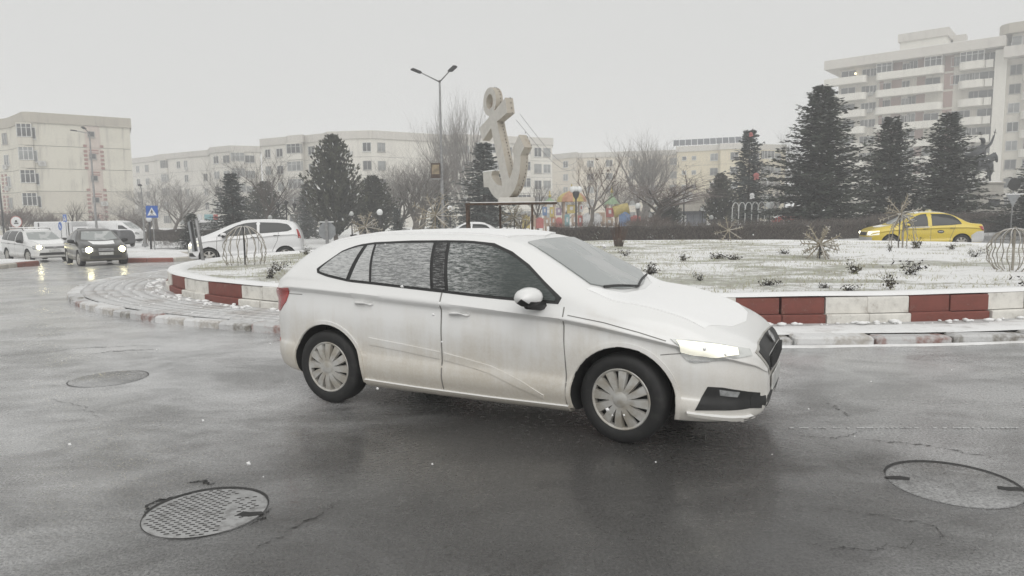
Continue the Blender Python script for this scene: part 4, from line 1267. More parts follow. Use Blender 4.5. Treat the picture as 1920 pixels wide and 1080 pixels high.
# white panel van
Yv = 62.0
root = Vector((gx(214, Yv), Yv, gz(gx(214, Yv), Yv)))
c = Car('white_panel_van', 'white panel van parked side-on in front of the beige block, facing right', 'van', VAN, root, R(-4), P_WHITE3, (1.03, 1, .93), None, .6)
c.wheels('spokes', 0, 6)
side(c, [([(.85, 1.62), (1.2, 1.60), (1.45, 1.42), (1.62, 1.30)], [(.85, 1.24), (1.3, 1.22), (1.62, 1.20)])], [[(.72, 1.85), (.72, .4)], [(-.75, 1.85), (-.75, .4)], [(1.7, 1.1), (1.68, .5)]], M_GLASS, M_BLACKP, [(.9, 1.05)])
for s in (-1, 1):
    c.mirror(1.6, 1.22, s, M_BLACKP)
    c.patch('side_moulding', L3([(-2.2, .75), (-1.95, .75)], s * .9), L3([(-2.2, .66), (-1.95, .66)], s * .9), M_BLACKP, n=6, k=2)
screen(c, 1.15, .70, 1.82, .76)
lampset(c, (2.40, 2.32, 2.2), (.5, .66, .78), (.90, .95, 1.0), None, None, .2)
snow_roof(c, -2.3, .9, .7)
# white box truck behind the estate and the saloon
Yt = 60.0
root = Vector((gx(112, Yt), Yt, gz(gx(112, Yt), Yt)))
t_ = thing('box_truck', 'white box truck parked behind the estate and the saloon', 'truck', root, R(-3), None, (1, 1, .74))
b = MB(); b.box((0, 0, 1.62), (3.3, 2.0, 1.75), ch=.03); bx_ = b.build('cargo_box', mat('truck_white', (0.64, 0.64, 0.64), 0.5, var=.1), t_)
b = MB()
for x in (-1.22, 1.4): b.box((x, -1.012, 1.62), (.09, .03, 1.7))
b.build('edge_strip', M_BLACKP, bx_)
b = MB(); b.box((0, 0, 2.535), (3.25, 1.95, .08), ch=.03); tag(b.build('snow_layer', M_SNOWC, t_), kind=None)
b = MB(); b.prism([(1.7, .35), (3.3, .35), (3.35, 1.1), (3.0, 1.95), (1.7, 2.0)], -.92, .92, 0, Matrix.Rotation(PI / 2, 4, 'X')); cab = b.build('cab', P_WHITE3, t_, sharp=30)
b = MB(); b.prism([(2.1, 1.2), (3.1, 1.2), (2.85, 1.8), (2.1, 1.8)], -.94, .94, 0, Matrix.Rotation(PI / 2, 4, 'X')); b.build('cab_window', M_GLASS, cab)
b = MB(); b.box((.6, 0, .6), (4.6, .9, .22)); b.build('chassis', M_WELL, t_)
tyre, cov = list(Car.cache.values())[0]
for x in (-1.0, 2.5):
    for s in (-1, 1):
        w = put('wheel', tyre, t_, (x, s * .85, .36), (0, 0, 0 if s < 0 else PI), 1.12)
        put('wheel_cover', cov, w)
# ------------------------------------------------------------------ park ground behind the road, kerbs, splitter islands
FX = [-60, -34, -24, -16, -9, -3, 6, 14, 22, 34, 60]
FY = [100, 70, 54, 44, 37, 33.6, 32.8, 33.8, 37, 45, 62]
def yfront(x):
    return float(np.interp(x, FX, FY))
xs = list(np.linspace(-60, 60, 81))
rows = []
for f in (0, 0, .02, .08, .2, .4, .7, 1):
    rows.append([(x, yfront(x) + (150 - yfront(x)) * f, gz(x, yfront(x) + (150 - yfront(x)) * f) + .12) for x in xs])
rows[0] = [(x, y, z - .2) for x, y, z in rows[0]]
b = MB(); b.grid(rows)
park = tag(b.build('park_ground', make_snow('park_snow', (0.30, 0.30, 0.20), 0.45, 1.1, 0.76), sharp=40), kind='structure')
M_KERB = make_snow('park_kerb_concrete', (0.30, 0.29, 0.27), 0.8, 3.0, 0.6)
kb = MB(); kb.box((0, 0, 0.02), (0.97, 0.18, 0.28), ch=.03)
kme = kb.mesh('kerb_stone', M_KERB, sharp=30)
x = -22.0
while x < 34:
    y = yfront(x); sl = (yfront(x + .2) - yfront(x - .2)) / .4
    a = math.atan(sl)
    put('kerb_stone', kme, park, (x, y - .1, gz(x, y)), (0, 0, a))
    x += 1.0 * math.cos(a)

def splitter(name, label, poly, zt, mats, L=0.9, group=None):
    """A raised traffic island: snow on top, kerb stones set one by one round the edge."""
    P = [Vector((p[0], p[1], 0)) for p in poly]
    cx_ = sum((p for p in P), Vector()) / len(P)
    zc = gz(cx_.x, cx_.y)
    r = thing(name, label, 'traffic island', (cx_.x, cx_.y, zc), 0, group)
    b = MB()
    b.prism([(p.x - cx_.x, p.y - cx_.y) for p in P], -.15, zt + .02)
    b.build('island_snow', M_SNOW, r)
    k = 0
    for i in range(len(P)):
        p, q = P[i], P[(i + 1) % len(P)]
        n = max(1, round((q - p).length / L))
        a = math.atan2(q.y - p.y, q.x - p.x)
        for j in range(n):
            c = p + (q - p) * ((j + .5) / n) - cx_
            bb = MB(); bb.box((0, 0, zt / 2 - .05), ((q - p).length / n - .02, .20, zt + .1), ch=.03)
            bb.build('kerb_stone', mats[(k // 2) % len(mats)], r, sharp=30, loc=(c.x, c.y, 0), rot=(0, 0, a))
            k += 1
    return r
M_BLK = paint('kerb_black_paint', (0.035, 0.035, 0.035), (0.3, 0.3, 0.29))
M_RED2 = paint('kerb_faded_red', (0.28, 0.11, 0.085), (0.5, 0.42, 0.36))
M_WHT2 = paint('kerb_faded_white', (0.55, 0.52, 0.46), (0.35, 0.30, 0.24))
def gp(x, y):
    p = px_ground(x, y, -.15); return (p.x, p.y)
A_, B_ = gp(228, 490), gp(326, 489)
splitter('traffic_island', 'snowy traffic island with faded red and white kerb right of the dark saloon', [A_, B_, (B_[0] + .35, B_[1] + 1.0), (B_[0] - 2.5, B_[1] + 5.5), (A_[0] - 2.6, A_[1] + 4.6)], .22, [M_RED2, M_WHT2, M_WHT2])
A_, B_ = gp(150, 470), gp(372, 470)
splitter('traffic_island', 'long snowy traffic island with black and white kerb behind the red and white one', [A_, B_, (B_[0] + .3, B_[1] + 1.2), (A_[0] - 1, A_[1] + 3.5)], .22, [M_BLK, M_WHT2], 1.1)
A_, B_ = gp(-40, 506), gp(44, 496)
splitter('traffic_island', 'snow-topped traffic island tip with red and grey kerb at the left picture edge', [(A_[0] - 3, A_[1] - .5), A_, B_, (B_[0] + .1, B_[1] + .7), (B_[0] - 2.0, B_[1] + 2.0), (A_[0] - 4, A_[1] + 3)], .20, [M_KERB, M_WHT2, M_RED2], .55)

# ------------------------------------------------------------------ buildings
def wall_mat(name, c, stain=(0.30, 0.28, 0.25), amt=0.5):
    t = NT(name)
    v = t.coord()
    run = t.noise(t.coord(scale=(2.2, 2.2, .14)), 1.0, 6, .65)
    blot = t.noise(v, .35, 5, .6)
    fine = t.noise(v, 6, 4, .6)
    f = t.math('ADD', t.math('MULTIPLY', run, .6), t.math('MULTIPLY', blot, .4))
    cc_ = t.mix(t.ramp(fine, 0, 1, .35, .65), c, tuple(x * .9 for x in c))
    t.set(Base_Color=t.mix(t.math('MULTIPLY', t.ramp(f, 0, 1, .48, .72), amt), cc_, stain), Roughness=.85)
    return t.m
M_WIN_FR = mat('window_frame_white', (0.60, 0.60, 0.58), 0.5)
M_WIN_OLD = mat('window_frame_grey', (0.34, 0.33, 0.31), 0.6)
M_PANE = mat('window_pane', (0.06, 0.065, 0.07), 0.12, var=.5, scale=.9)
M_PANE_L = mat('curtained_pane', (0.26, 0.27, 0.27), 0.25, var=.4, scale=.8)
M_AC = mat('ac_unit_white', (0.50, 0.50, 0.48), 0.6)
M_SEAM = mat('panel_joint', (0.14, 0.13, 0.12), 0.9)
WCACHE = {}
def win_mesh(w, h, n, kind):
    k = (round(w, 2), round(h, 2), n, kind)
    if k not in WCACHE:
        b = MB(); f = .07
        b.box((0, -.05, h / 2 - f / 2), (w, .10, f)); b.box((0, -.05, -h / 2 + f / 2), (w, .10, f))
        for i in range(n + 1):
            x = -w / 2 + f / 2 + (w - f) * i / n
            b.box((x, -.05, 0), (f, .096, h - 2 * f - .002))
        b.box((0, -.09, -h / 2 - .045), (w + .16, .18, .06))
        fr = b.mesh('window', M_WIN_FR if kind % 2 == 0 else M_WIN_OLD)
        b = MB(); b.box((0, -.02, 0), (w - .1, .036, h - .1))
        WCACHE[k] = (fr, b.mesh('pane', M_PANE if kind < 2 else M_PANE_L))
    return WCACHE[k]
def bay_mesh(w, h, d, mwall, kind, low=1.0):
    k = ('bay', w, h, d, mwall.name, kind, low)
    if k not in WCACHE:
        b = MB()
        b.box((0, -d / 2, -h / 2 + low / 2), (w, d, low), 0, ch=.12)
        b.box((0, -d / 2, h / 2 - .09), (w, d, .18), 0)
        n = max(3, int(w / .75))
        for i in range(n + 1):
            b.box((-w / 2 + .05 + (w - .1) * i / n, -d + .05, (low - .18) / 2), (.08, .08, h - low - .18), 1)
        for s in (-1, 1):
            b.box((s * (w / 2 - .05), -d * .45, (low - .18) / 2), (.07, .07, h - low - .18), 1)
        b.box((0, -d + .05, -h / 2 + low + .05), (w - .06, .085, .07), 1)
        b.box((0, -d + .05, h / 2 - .62), (w - .06, .085, .05), 1)
        bay = b.mesh('balcony', [mwall, M_WIN_FR if kind % 2 == 0 else M_WIN_OLD])
        b = MB(); b.box((0, -d / 2 + .0, (low - .18) / 2), (w - .14, d - .14, h - low - .2))
        WCACHE[k] = (bay, b.mesh('pane', M_PANE if kind < 2 else M_PANE_L))
    return WCACHE[k]
def ac_mesh():
    if 'ac' not in WCACHE:
        b = MB(); b.box((0, -.2, 0), (.85, .32, .6), ch=.04)
        b.lathe([(.22, -.365), (.22, -.372), (.02, -.375)], 14, 1, axis='y')
        WCACHE['ac'] = b.mesh('air_conditioner', [M_AC, M_WIN_OLD])
    return WCACHE['ac']
ROWRND = random.Random(77)
class Block:
    """A panel block: visible corners (px, distance) from picture left to right, with roof height."""
    def __init__(self, name, label, pts, H, n, mwall, mpar, depth=11.0, base=-.6, par=1.1, sep=False, group=None):
        self.P = [Vector((gx(px, Y), Y, 0)) for px, Y in pts]
        self.base, self.H, self.n = base, H, n
        self.root = thing(name, label, 'apartment block', (self.P[0].x, self.P[0].y, base), 0, group)
        self.o = Vector((self.P[0].x, self.P[0].y, base))
        top = H - base - par
        self.sh = top / n
        back = [self.P[-1] * (1 + depth / self.P[-1].y) + Vector((-.4, 0, 0)), self.P[0] * (1 + depth / self.P[0].y) + Vector((.4, 0, 0))]
        poly = [((p - self.o).x, (p - self.o).y) for p in self.P + back]
        self.poly = poly
        cx_ = sum(p[0] for p in poly) / len(poly); cy_ = sum(p[1] for p in poly) / len(poly)
        def grow(d):
            out = []
            m = len(poly)
            ar = sum(poly[i][0] * poly[(i + 1) % m][1] - poly[(i + 1) % m][0] * poly[i][1] for i in range(m))
            sg = 1 if ar > 0 else -1
            for i in range(m):
                a, p, c = Vector(poly[i - 1]), Vector(poly[i]), Vector(poly[(i + 1) % m])
                e1, e2 = (p - a).normalized(), (c - p).normalized()
                n1, n2 = Vector((e1.y, -e1.x)) * sg, Vector((e2.y, -e2.x)) * sg
                q = (n1 + n2).normalized()
                out.append(tuple(p + q * (d / max(.4, q.dot(n1)))))
            return out
        b = MB(); b.prism(grow(-.06), 0, top); b.build('wall_core', M_SEAM, self.root)
        if sep:
            self.panels(mwall)
        else:
            for i in range(n):
                b = MB(); b.prism(poly, i * self.sh + (.0 if i == 0 else .05), (i + 1) * self.sh - .0)
                b.build('wall', mwall, self.root)
        b = MB(); b.prism(grow(.22), top + .005, top + par); b.build('parapet', mpar, self.root)
        b = MB(); b.prism(grow(.10), top + par + .004, top + par + .07); b.build('roof_snow', M_SNOWC, self.root)
    def panels(self, m):
        for i in range(len(self.P) - 1):
            a, c = self.P[i] - self.o, self.P[i + 1] - self.o
            L = (c - a).length
            u = (c - a).normalized()
            for k in range(self.n):
                b = MB(); b.box((L / 2, .06, self.sh / 2 + .03), (L, .14, self.sh - .06))
                b.build('wall_panel', m[k] if isinstance(m, list) else m, self.root, loc=(a.x, a.y, k * self.sh), rot=(0, 0, math.atan2(u.y, u.x)))
    def seg(self, i):
        a, c = self.P[i] - self.o, self.P[i + 1] - self.o
        return a, (c - a).normalized(), (c - a).length
    def place(self, i, u, z, me, out=0.0, kids=()):
        a, d, L = self.seg(i)
        nrm = Vector((d.y, -d.x, 0))
        p = a + d * (u * L) + nrm * out
        o = put(me.name.split('.')[0], me, self.root, (p.x, p.y, z), (0, 0, math.atan2(d.y, d.x)))
        for k in kids:
            put(k.name.split('.')[0], k, o)
        return o
    def column(self, i, u, kind, storeys=None, w=1.5, h=1.4, mwall=None, skip=.0, d=1.0):
        for k in (storeys if storeys is not None else range(self.n)):
            z = k * self.sh + self.sh * .54
            if ROWRND.random() < skip: continue
            kk = ROWRND.choice((0, 0, 1, 2, 2, 3))
            if kind == 'w':
                fr, pn = win_mesh(w, h, 2 if w > .9 else 1, kk); self.place(i, u, z, fr, 0, (pn,))
            elif kind == 'b':
                bm_, pn = bay_mesh(w, self.sh - .1, d, mwall, kk); self.place(i, u, k * self.sh + self.sh / 2, bm_, 0, (pn,))
            elif kind == 'a':
                self.place(i, u, z - .9, ac_mesh(), 0)

# -- the beige block on the left, gable towards us
M_BEI = wall_mat('beige_render', (0.585, 0.56, 0.48), amt=.8)
M_BEI2 = wall_mat('grey_beige_concrete', (0.52, 0.49, 0.42), amt=.45)
M_CONC = wall_mat('weathered_parapet', (0.40, 0.37, 0.31), (0.22, 0.20, 0.18), .8)
M_BRK = paint('painted_brick_red', (0.30, 0.155, 0.135), (0.45, 0.38, 0.33))
M_PINK = wall_mat('faded_pink_render', (0.50, 0.43, 0.38), amt=.5)
bl = Block('apartment_block', 'beige five-storey block on the left with a red brick strip down its gable', [(-160, 106), (-2, 97.5), (30, 95.5), (46, 92.6), (60, 90), (72, 90.2), (254, 97)], 15.2, 5, [M_BEI2, M_BEI2, M_BEI, M_BEI, M_BEI], M_CONC, 13, par=1.3, sep=True)
g = 5
a_, u_, L_ = bl.seg(g)
for k in range(5):
    z0 = k * bl.sh
    bb = MB(); bb.box((L_ * .60, -.035, z0 + bl.sh / 2), (L_ * .155, .07, bl.sh - .05))
    bb.build('strip_panel', M_PINK, bl.root, loc=(a_.x, a_.y, 0), rot=(0, 0, math.atan2(u_.y, u_.x)))
    if k != 3 - 1 and k != 4 or True:
        rows_ = 5 if k in (0, 1, 3) else 1
        for r_ in range(rows_):
            for sgn in (-1, 1):                                     # little squares either side
                zz = z0 + .25 + r_ * (bl.sh - .5) / 4.4
                bb = MB(); bb.box((L_ * (.60 + sgn * .085), -.05, zz), (.42, .09, .32), ch=.02)
                bb.build('brick_band', M_BRK, bl.root, loc=(a_.x, a_.y, 0), rot=(0, 0, math.atan2(u_.y, u_.x)))
        for zz in ((.32, .68) if k not in (0,) else (.3, .62, .94, 1.3)):
            if k == 4: continue
            bb = MB(); bb.box((L_ * .60, -.055, z0 + bl.sh - zz), (L_ * .10, .10, .2), ch=.02)
            bb.build('brick_band', M_BRK, bl.root, loc=(a_.x, a_.y, 0), rot=(0, 0, math.atan2(u_.y, u_.x)))
    fr, pn = win_mesh(.85, .75, 1, 1)
    bl.place(g, .585, z0 + bl.sh * .62, fr, .08, (pn,))
bl.place(g, .67, bl.sh * 1.45, ac_mesh(), .08)
bl.column(g, .012, 'w', w=.6, h=1.5)
bl.column(g, .075, 'a', [3], 1)
bl.column(4, .02, 'b', [1, 2, 3, 4], w=1.7, mwall=M_BEI2, d=.45)
bl.column(1, .15, 'w', w=1.0, h=1.5); bl.column(1, .75, 'w', w=1.2, h=1.5); bl.column(1, .70, 'a', [2, 3], 1)
bl.column(0, .80, 'w', w=1.5); bl.column(0, .93, 'w', w=1.2); bl.column(0, .6, 'w')
for k in (0, 1, 2, 3):
    a1, u1, L1 = bl.seg(1)
    if k < 3:
        for r_ in range(5):
            for q in (.42, .62):
                bb = MB(); bb.box((L1 * q, -.05, k * bl.sh + .35 + r_ * .52), (.42, .09, .34), ch=.02)
                bb.build('brick_band', M_BRK, bl.root, loc=(a1.x, a1.y, 0), rot=(0, 0, math.atan2(u1.y, u1.x)))

# -- the long pale block behind the anchor
M_PALE = wall_mat('pale_grey_render', (0.66, 0.635, 0.575), amt=.45)
M_PALEP = wall_mat('pale_parapet', (0.54, 0.515, 0.47), (0.28, 0.26, 0.24), .6)
bl = Block('apartment_block', 'long pale grey five-storey block standing behind the anchor monument', [(496, 119), (545, 116), (548, 114.4), (572, 113.3), (576, 114.6), (614, 112), (622, 109.8), (700, 108.8), (846, 116.5), (860, 115), (1000, 121.5), (1036, 123)], 14.6, 5, M_PALE, M_PALEP, 12, par=1.2)
bl.column(0, .25, 'w', w=1.3); bl.column(0, .7, 'w', w=1.5)
bl.column(2, .5, 'b', [0, 1, 2, 3, 4], w=2.9, mwall=M_PALE, d=.6)
bl.column(4, .35, 'w'); bl.column(4, .75, 'w', w=1.2)
bl.column(6, .18, 'w', w=1.3); bl.column(6, .28, 'w', w=1.1, skip=.4); bl.column(6, .5, 'a', [4, 2], 1); bl.column(6, .9, 'w', w=1.4)
bl.column(7, .93, 'w', w=1.2); bl.column(7, .12, 'w', w=1.3, skip=.2)
bl.column(9, .1, 'w'); bl.column(9, .26, 'w', w=1.8); bl.column(9, .45, 'b', w=2.6, mwall=M_PALE); bl.column(9, .66, 'w'); bl.column(9, .84, 'b', w=2.6, mwall=M_PALE)
bl.column(10, .25, 'w', w=1.4, h=1.6); bl.column(10, .72, 'w', w=1.4, h=1.5); bl.column(10, .74, 'a', [1, 2], 1)
# -- stepped block left of it
bl = Block('apartment_block', 'stepped pale block seen between the beige block and the long grey block', [(248, 158), (296, 151), (302, 148), (398, 139), (402, 134), (440, 131), (494, 133)], 14.8, 5, M_PALE, M_PALEP, 12, par=1.1)
bl.column(0, .35, 'w'); bl.column(0, .7, 'w'); bl.column(2, .15, 'b', w=2.0, mwall=M_PALE, d=.5); bl.column(2, .42, 'w', w=1.2, skip=.2); bl.column(2, .56, 'w', w=1.2); bl.column(2, .92, 'w', w=1.2, skip=.2); bl.column(2, .58, 'a', [2, 4], 1)
bl.column(4, .25, 'w'); bl.column(4, .75, 'w', w=1.8); bl.column(5, .2, 'b', w=2.4, mwall=M_PALE, d=.6); bl.column(5, .62, 'w', w=1.7)
# -- cream block, then the yellow one with solar collectors
M_CRM = wall_mat('cream_render', (0.64, 0.58, 0.48), amt=.3)
M_YLW = wall_mat('pale_yellow_render', (0.60, 0.53, 0.38), amt=.25)
bl = Block('apartment_block', 'cream block right of the anchor, half hidden by bare trees', [(1034, 158), (1080, 152), (1084, 154), (1282, 149)], 14.6, 5, M_CRM, M_PALEP, 12, par=1.1)
for u in (.12, .3, .52, .7, .9): bl.column(2, u, 'w', w=1.5)
bl.column(0, .6, 'w')
by = Block('apartment_block', 'pale yellow block with solar collectors on its roof behind the spruce', [(1268, 142), (1345, 138.5), (1349, 137), (1392, 136), (1396, 138), (1470, 141)], 14.6, 5, M_YLW, M_PALEP, 12, par=1.1)
for u in (.18, .42): by.column(0, u, 'w', w=.9, h=.8)
by.column(0, .9, 'w'); by.column(2, .6, 'w'); by.column(4, .25, 'w'); by.column(4, .5, 'b', w=2.5, mwall=M_YLW); by.column(4, .8, 'w')
a_, u_, L_ = by.seg(0)
M_SOLAR = mat('solar_collector_blue', (0.06, 0.07, 0.09), 0.25, 0.2)
sb = MB(); sb.box((0, 0, 0), (1.1, 2.0, .08), 0, M=Matrix.Rotation(R(38), 4, 'X')); sb.box((0, .75, -.35), (.06, .06, 1.2), 1); sb.box((0, -.7, -.65), (.06, .06, .5), 1)
sme = sb.mesh('solar_collector', [M_SOLAR, M_WIN_OLD])
for i in range(13):
    p = a_ + u_ * (.4 + i * 1.22)
    put('solar_collector', sme, by.root, (p.x, p.y + 2.5, 16.15), (0, 0, math.atan2(u_.y, u_.x) + .2))

# -- the nine-storey block on the right
M_TW = wall_mat('tower_render', (0.62, 0.59, 0.52), (0.34, 0.31, 0.28), .45)
M_TWB = wall_mat('tower_balcony_render', (0.66, 0.64, 0.58), (0.36, 0.34, 0.31), .5)
M_TBK = paint('tower_brick', (0.33, 0.22, 0.19), (0.45, 0.40, 0.36))
PA, PB = Vector((gx(1541, 127), 127, 0)), Vector((gx(1868, 110), 110, 0))
TU = (PB - PA).normalized(); TN = Vector((TU.y, -TU.x, 0)); TL = (PB - PA).length; TA = math.atan2(TU.y, TU.x)
TW = thing('apartment_tower', 'nine-storey block with long curved balconies rising behind the fir trees', 'apartment tower', (PA.x, PA.y, -.6), TA)
# local frame: x along the front, -y towards us
TB, SH = 28.1, 2.86
fx = lambda px: (lambda k: (PA.y * k - PA.x) / (TU.x - TU.y * k))(gx(px, 1000.0) / 1000.0)
def tbox(name, c, s, m, par=TW, ch=0.0):
    b = MB(); b.box(c, s, ch=ch); return b.build(name, m, par)
x_a, x_b0, x_b1, x_c0, x_c1, x_d = fx(1562), fx(1634), fx(1757), fx(1784), fx(1847), fx(1868)
tbox('wall', ((x_a + x_d) / 2, 6.5, TB / 2 - .7), (x_d - x_a, 12, TB - 1.4), M_TW)
tbox('pier', ((x_c1 + x_d) / 2 + .25, -.25, TB / 2 - .9), (x_d - x_c1 + .1, 1.5, TB - 1.8), M_TWB)
tbox('parapet', ((fx(1541) + x_d) / 2, 4.9, TB - .62), (x_d - fx(1541), 13.2, 1.5), M_PALEP)
tbox('roof_snow', ((fx(1541) + x_d) / 2, 4.9, TB + .165), (x_d - fx(1541) - .2, 13, .06), M_SNOWC)
q0, q1 = fx(1668), fx(1758)
tbox('roof_house', ((q0 + q1) / 2, 5.0, TB + 1.2), (q1 - q0 - .4, 8, 2.0), M_TWB); tbox('roof_house_parapet', ((q0 + q1) / 2, 5.0, TB + 2.6), (q1 - q0 + .2, 8.6, 1.3), M_PALEP)
tbox('roof_vent', (q1 + 1.0, 6, TB + 1.5), (1.8, 2.0, 2.2), M_PALEP)
def rounded(x0, x1, d, r, n=5, left=True, right=True):
    P = [(x0, .2)]
    P += [(x0 + r - r * math.cos(t), -d + r - r * math.sin(t)) for t in np.linspace(0, PI / 2, n)] if left else [(x0, -d)]
    P += [(x1 - r + r * math.sin(t), -d + r - r * math.cos(t)) for t in np.linspace(0, PI / 2, n)] if right else [(x1, -d)]
    return P + [(x1, .2)]
rt = random.Random(31)
def twin(x, z, w, h, out=.5, par=None, n=2):
    fr, pn = win_mesh(w, h, n, rt.choice((0, 0, 1, 2)))
    o = put('window', fr, TW, (x, out, z)); put('pane', pn, o)
for k in range(9):
    fl = TB - 1.5 - (k + 1) * SH + .35                            # floor level of this storey
    for (x0, x1, d, l_, r_, rr) in ((fx(1541), fx(1617), 1.5, False, True, .8), (x_b0, x_b1, 1.5, True, True, .7), (x_c0, fx(1833), 1.5, True, True, 1.0), (fx(1833) + .02, x_c1, 1.0, False, False, .3)):
        b = MB(); b.prism(rounded(x0, x1, d, rr, left=l_, right=r_), fl - .2, fl + .98)
        b.build('balcony', M_TWB, TW)
    if k == 0:
        for (x0, x1) in ((x_b0 + .1, fx(1664)), (fx(1722), x_b1 - .2), (x_c0 + .2, fx(1830))):
            bm_, pn = bay_mesh(round(x1 - x0, 1), SH - .15, 1.35, M_TWB, 0, 1.0)
            o = put('glazed_balcony', bm_, TW, ((x0 + x1) / 2, 0, fl + SH / 2 - .12)); put('pane', pn, o)
    # brick infill and windows behind the balconies
    for (x0, x1) in ((x_b0 + .3, x_b0 + .9), (fx(1660), fx(1678)), (fx(1706), fx(1722)), (x_b1 - .1, x_b1 + 1.2)):
        tbox('brick_infill', ((x0 + x1) / 2, .46, fl + SH / 2), (x1 - x0, .09, SH - .35), M_TBK)
    for px, w, h in ((1580, 2.4, 1.5), (1612, 1.3, 1.3), (1626, 1.1, 1.3), (1648, 1.8, 1.5), (1686, 1.2, 1.5), (1698, 1.3, 2.0), (1735, 2.2, 1.5), (1776, 1.3, 1.5), (1796, 1.7, 1.5), (1812, 1.4, 1.5), (1838, 2.6, 1.5)):
        if rt.random() < .93: twin(fx(px), fl + 1.55, w, h, .50 if px not in (1838,) else .45)
    if rt.random() < .6: put('air_conditioner', ac_mesh(), TW, (fx(1622), .45, fl + .8))
    if rt.random() < .5: put('air_conditioner', ac_mesh(), TW, (fx(1637), .45, fl + .9))
b = MB(); b.ball((fx(1593), .2, TB - 1.5 - SH + 2.0), .17, 10)
b.build('lit_lamp', emit('balcony_bulb', (1, .82, .45), 5.0), TW)
# right wing, nearer and taller
TBW = TB - 3.0
RW0 = x_d + .02
RW1 = RW0 + 16
tbox('wing_wall', ((RW0 + RW1) / 2, 5.2, TBW / 2 + .4), (RW1 - RW0, 11, TBW + .8), M_TW)
tbox('wing_parapet', ((RW0 + RW1) / 2, 3.9, TBW + .5), (RW1 - RW0 + .2, 13, 1.6), M_PALEP)
tbox('penthouse_wall', ((RW0 + RW1) / 2 + .3, 5, TBW + 2.4), (RW1 - RW0 - .6, 9, 2.3), M_TW)
b = MB(); b.prism([(RW0 - 1.2, 8), (RW0 - 1.2, 1.5), (RW0 - .8, .2), (RW0 + .2, -.5), (RW1 + 1, -.5), (RW1 + 1, 8)], TBW + 3.6, TBW + 5.1); b.build('penthouse_roof', M_CONC, TW)
for i in range(5):
    fr, pn = win_mesh(1.3, 1.7, 1, 2); o = put('window', fr, TW, (RW0 + 1.2 + i * 1.4, .48, TBW + 2.35)); put('pane', pn, o)
for k in range(9):
    fl = TBW - 1.4 - (k + 1) * SH + .6
    b = MB(); b.prism(rounded(RW0 + 2.3, RW1, 2.2, 1.3, right=False), fl - .2, fl + 1.0); b.build('balcony', M_TWB, TW)
    for i, w in enumerate((1.5, 1.5, 1.8)):
        fr, pn = win_mesh(w, 1.5, 2, rt.choice((0, 1, 2))); o = put('window', fr, TW, (RW0 + 1.4 + i * 2.2, -.31, fl + 1.7)); put('pane', pn, o)
    if k in (0, 6):
        bm_, pn = bay_mesh(7.0, SH - .15, 2.0, M_TWB, 0, 1.0); o = put('glazed_balcony', bm_, TW, (RW0 + 6.0, -.2, fl + SH / 2)); put('pane', pn, o)
# ------------------------------------------------------------------ vegetation
def bark(name, c, snow=.35):
    t = NT(name)
    v = t.coord()
    g = t.n('ShaderNodeNewGeometry')
    z = t.xyz(g.outputs['Normal'])[2]
    n = t.noise(v, 4, 4, .6)
    f = t.math('MULTIPLY', t.ramp(t.math('ADD', z, t.math('MULTIPLY', t.math('SUBTRACT', n, .5), .8)), 0, 1, .35, .8), snow)   # snow lies on upper sides
    t.set(Base_Color=t.mix(f, t.mix(t.ramp(n, 0, 1, .35, .65), c, tuple(x * .6 for x in c)), (.75, .75, .75)), Roughness=.9)
    return t.m
M_BARK = bark('dark_bark', (0.085, 0.068, 0.055), .3)
M_BARKG = bark('grey_bark', (0.17, 0.15, 0.13), .45)
M_TWIG = bark('brown_twigs', (0.115, 0.092, 0.078), .35)
M_TWIGG = bark('grey_twigs', (0.25, 0.225, 0.205), .5)
M_TWIGR = bark('red_brown_twigs', (0.13, 0.085, 0.065), .3)
M_LEAFB = mat('dead_leaf', (0.14, 0.095, 0.065), .9, var=.5)
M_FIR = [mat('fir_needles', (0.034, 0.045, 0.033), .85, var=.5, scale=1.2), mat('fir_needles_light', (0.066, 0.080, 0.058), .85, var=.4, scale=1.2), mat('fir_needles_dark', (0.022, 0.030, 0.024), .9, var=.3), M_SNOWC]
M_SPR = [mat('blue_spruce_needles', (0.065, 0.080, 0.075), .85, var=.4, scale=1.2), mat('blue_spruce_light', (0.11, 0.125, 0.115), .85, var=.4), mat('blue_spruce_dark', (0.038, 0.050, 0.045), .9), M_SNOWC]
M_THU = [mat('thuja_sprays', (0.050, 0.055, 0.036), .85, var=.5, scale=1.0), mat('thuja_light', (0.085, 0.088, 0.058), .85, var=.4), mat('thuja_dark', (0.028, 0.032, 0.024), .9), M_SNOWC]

def sticks(segs, n=3):
    """segs: list of (p0, p1, r0, r1) -> one array of small prisms."""
    A = np.array([s[0] for s in segs], float); B = np.array([s[1] for s in segs], float)
    ra = np.array([s[2] for s in segs]); rb = np.array([s[3] for s in segs])
    D = B - A; D /= (np.linalg.norm(D, axis=1, keepdims=True) + 1e-9)
    ref = np.where(np.abs(D[:, [2]]) < .9, np.array([[0, 0, 1.]]), np.array([[1., 0, 0]]))
    U = np.cross(D, ref); U /= (np.linalg.norm(U, axis=1, keepdims=True) + 1e-9)
    V = np.cross(D, U)
    vs = []
    for k in range(n):
        c, s = math.cos(2 * PI * k / n), math.sin(2 * PI * k / n)
        o = U * c + V * s
        vs.append(A + o * ra[:, None]); vs.append(B + o * rb[:, None])
    P = np.stack(vs, 1).reshape(-1, 3)
    base = np.arange(len(segs))[:, None] * (2 * n)
    F = np.concatenate([base + np.array([[2 * k, 2 * ((k + 1) % n), 2 * ((k + 1) % n) + 1, 2 * k + 1]]) for k in range(n)])
    return P, F
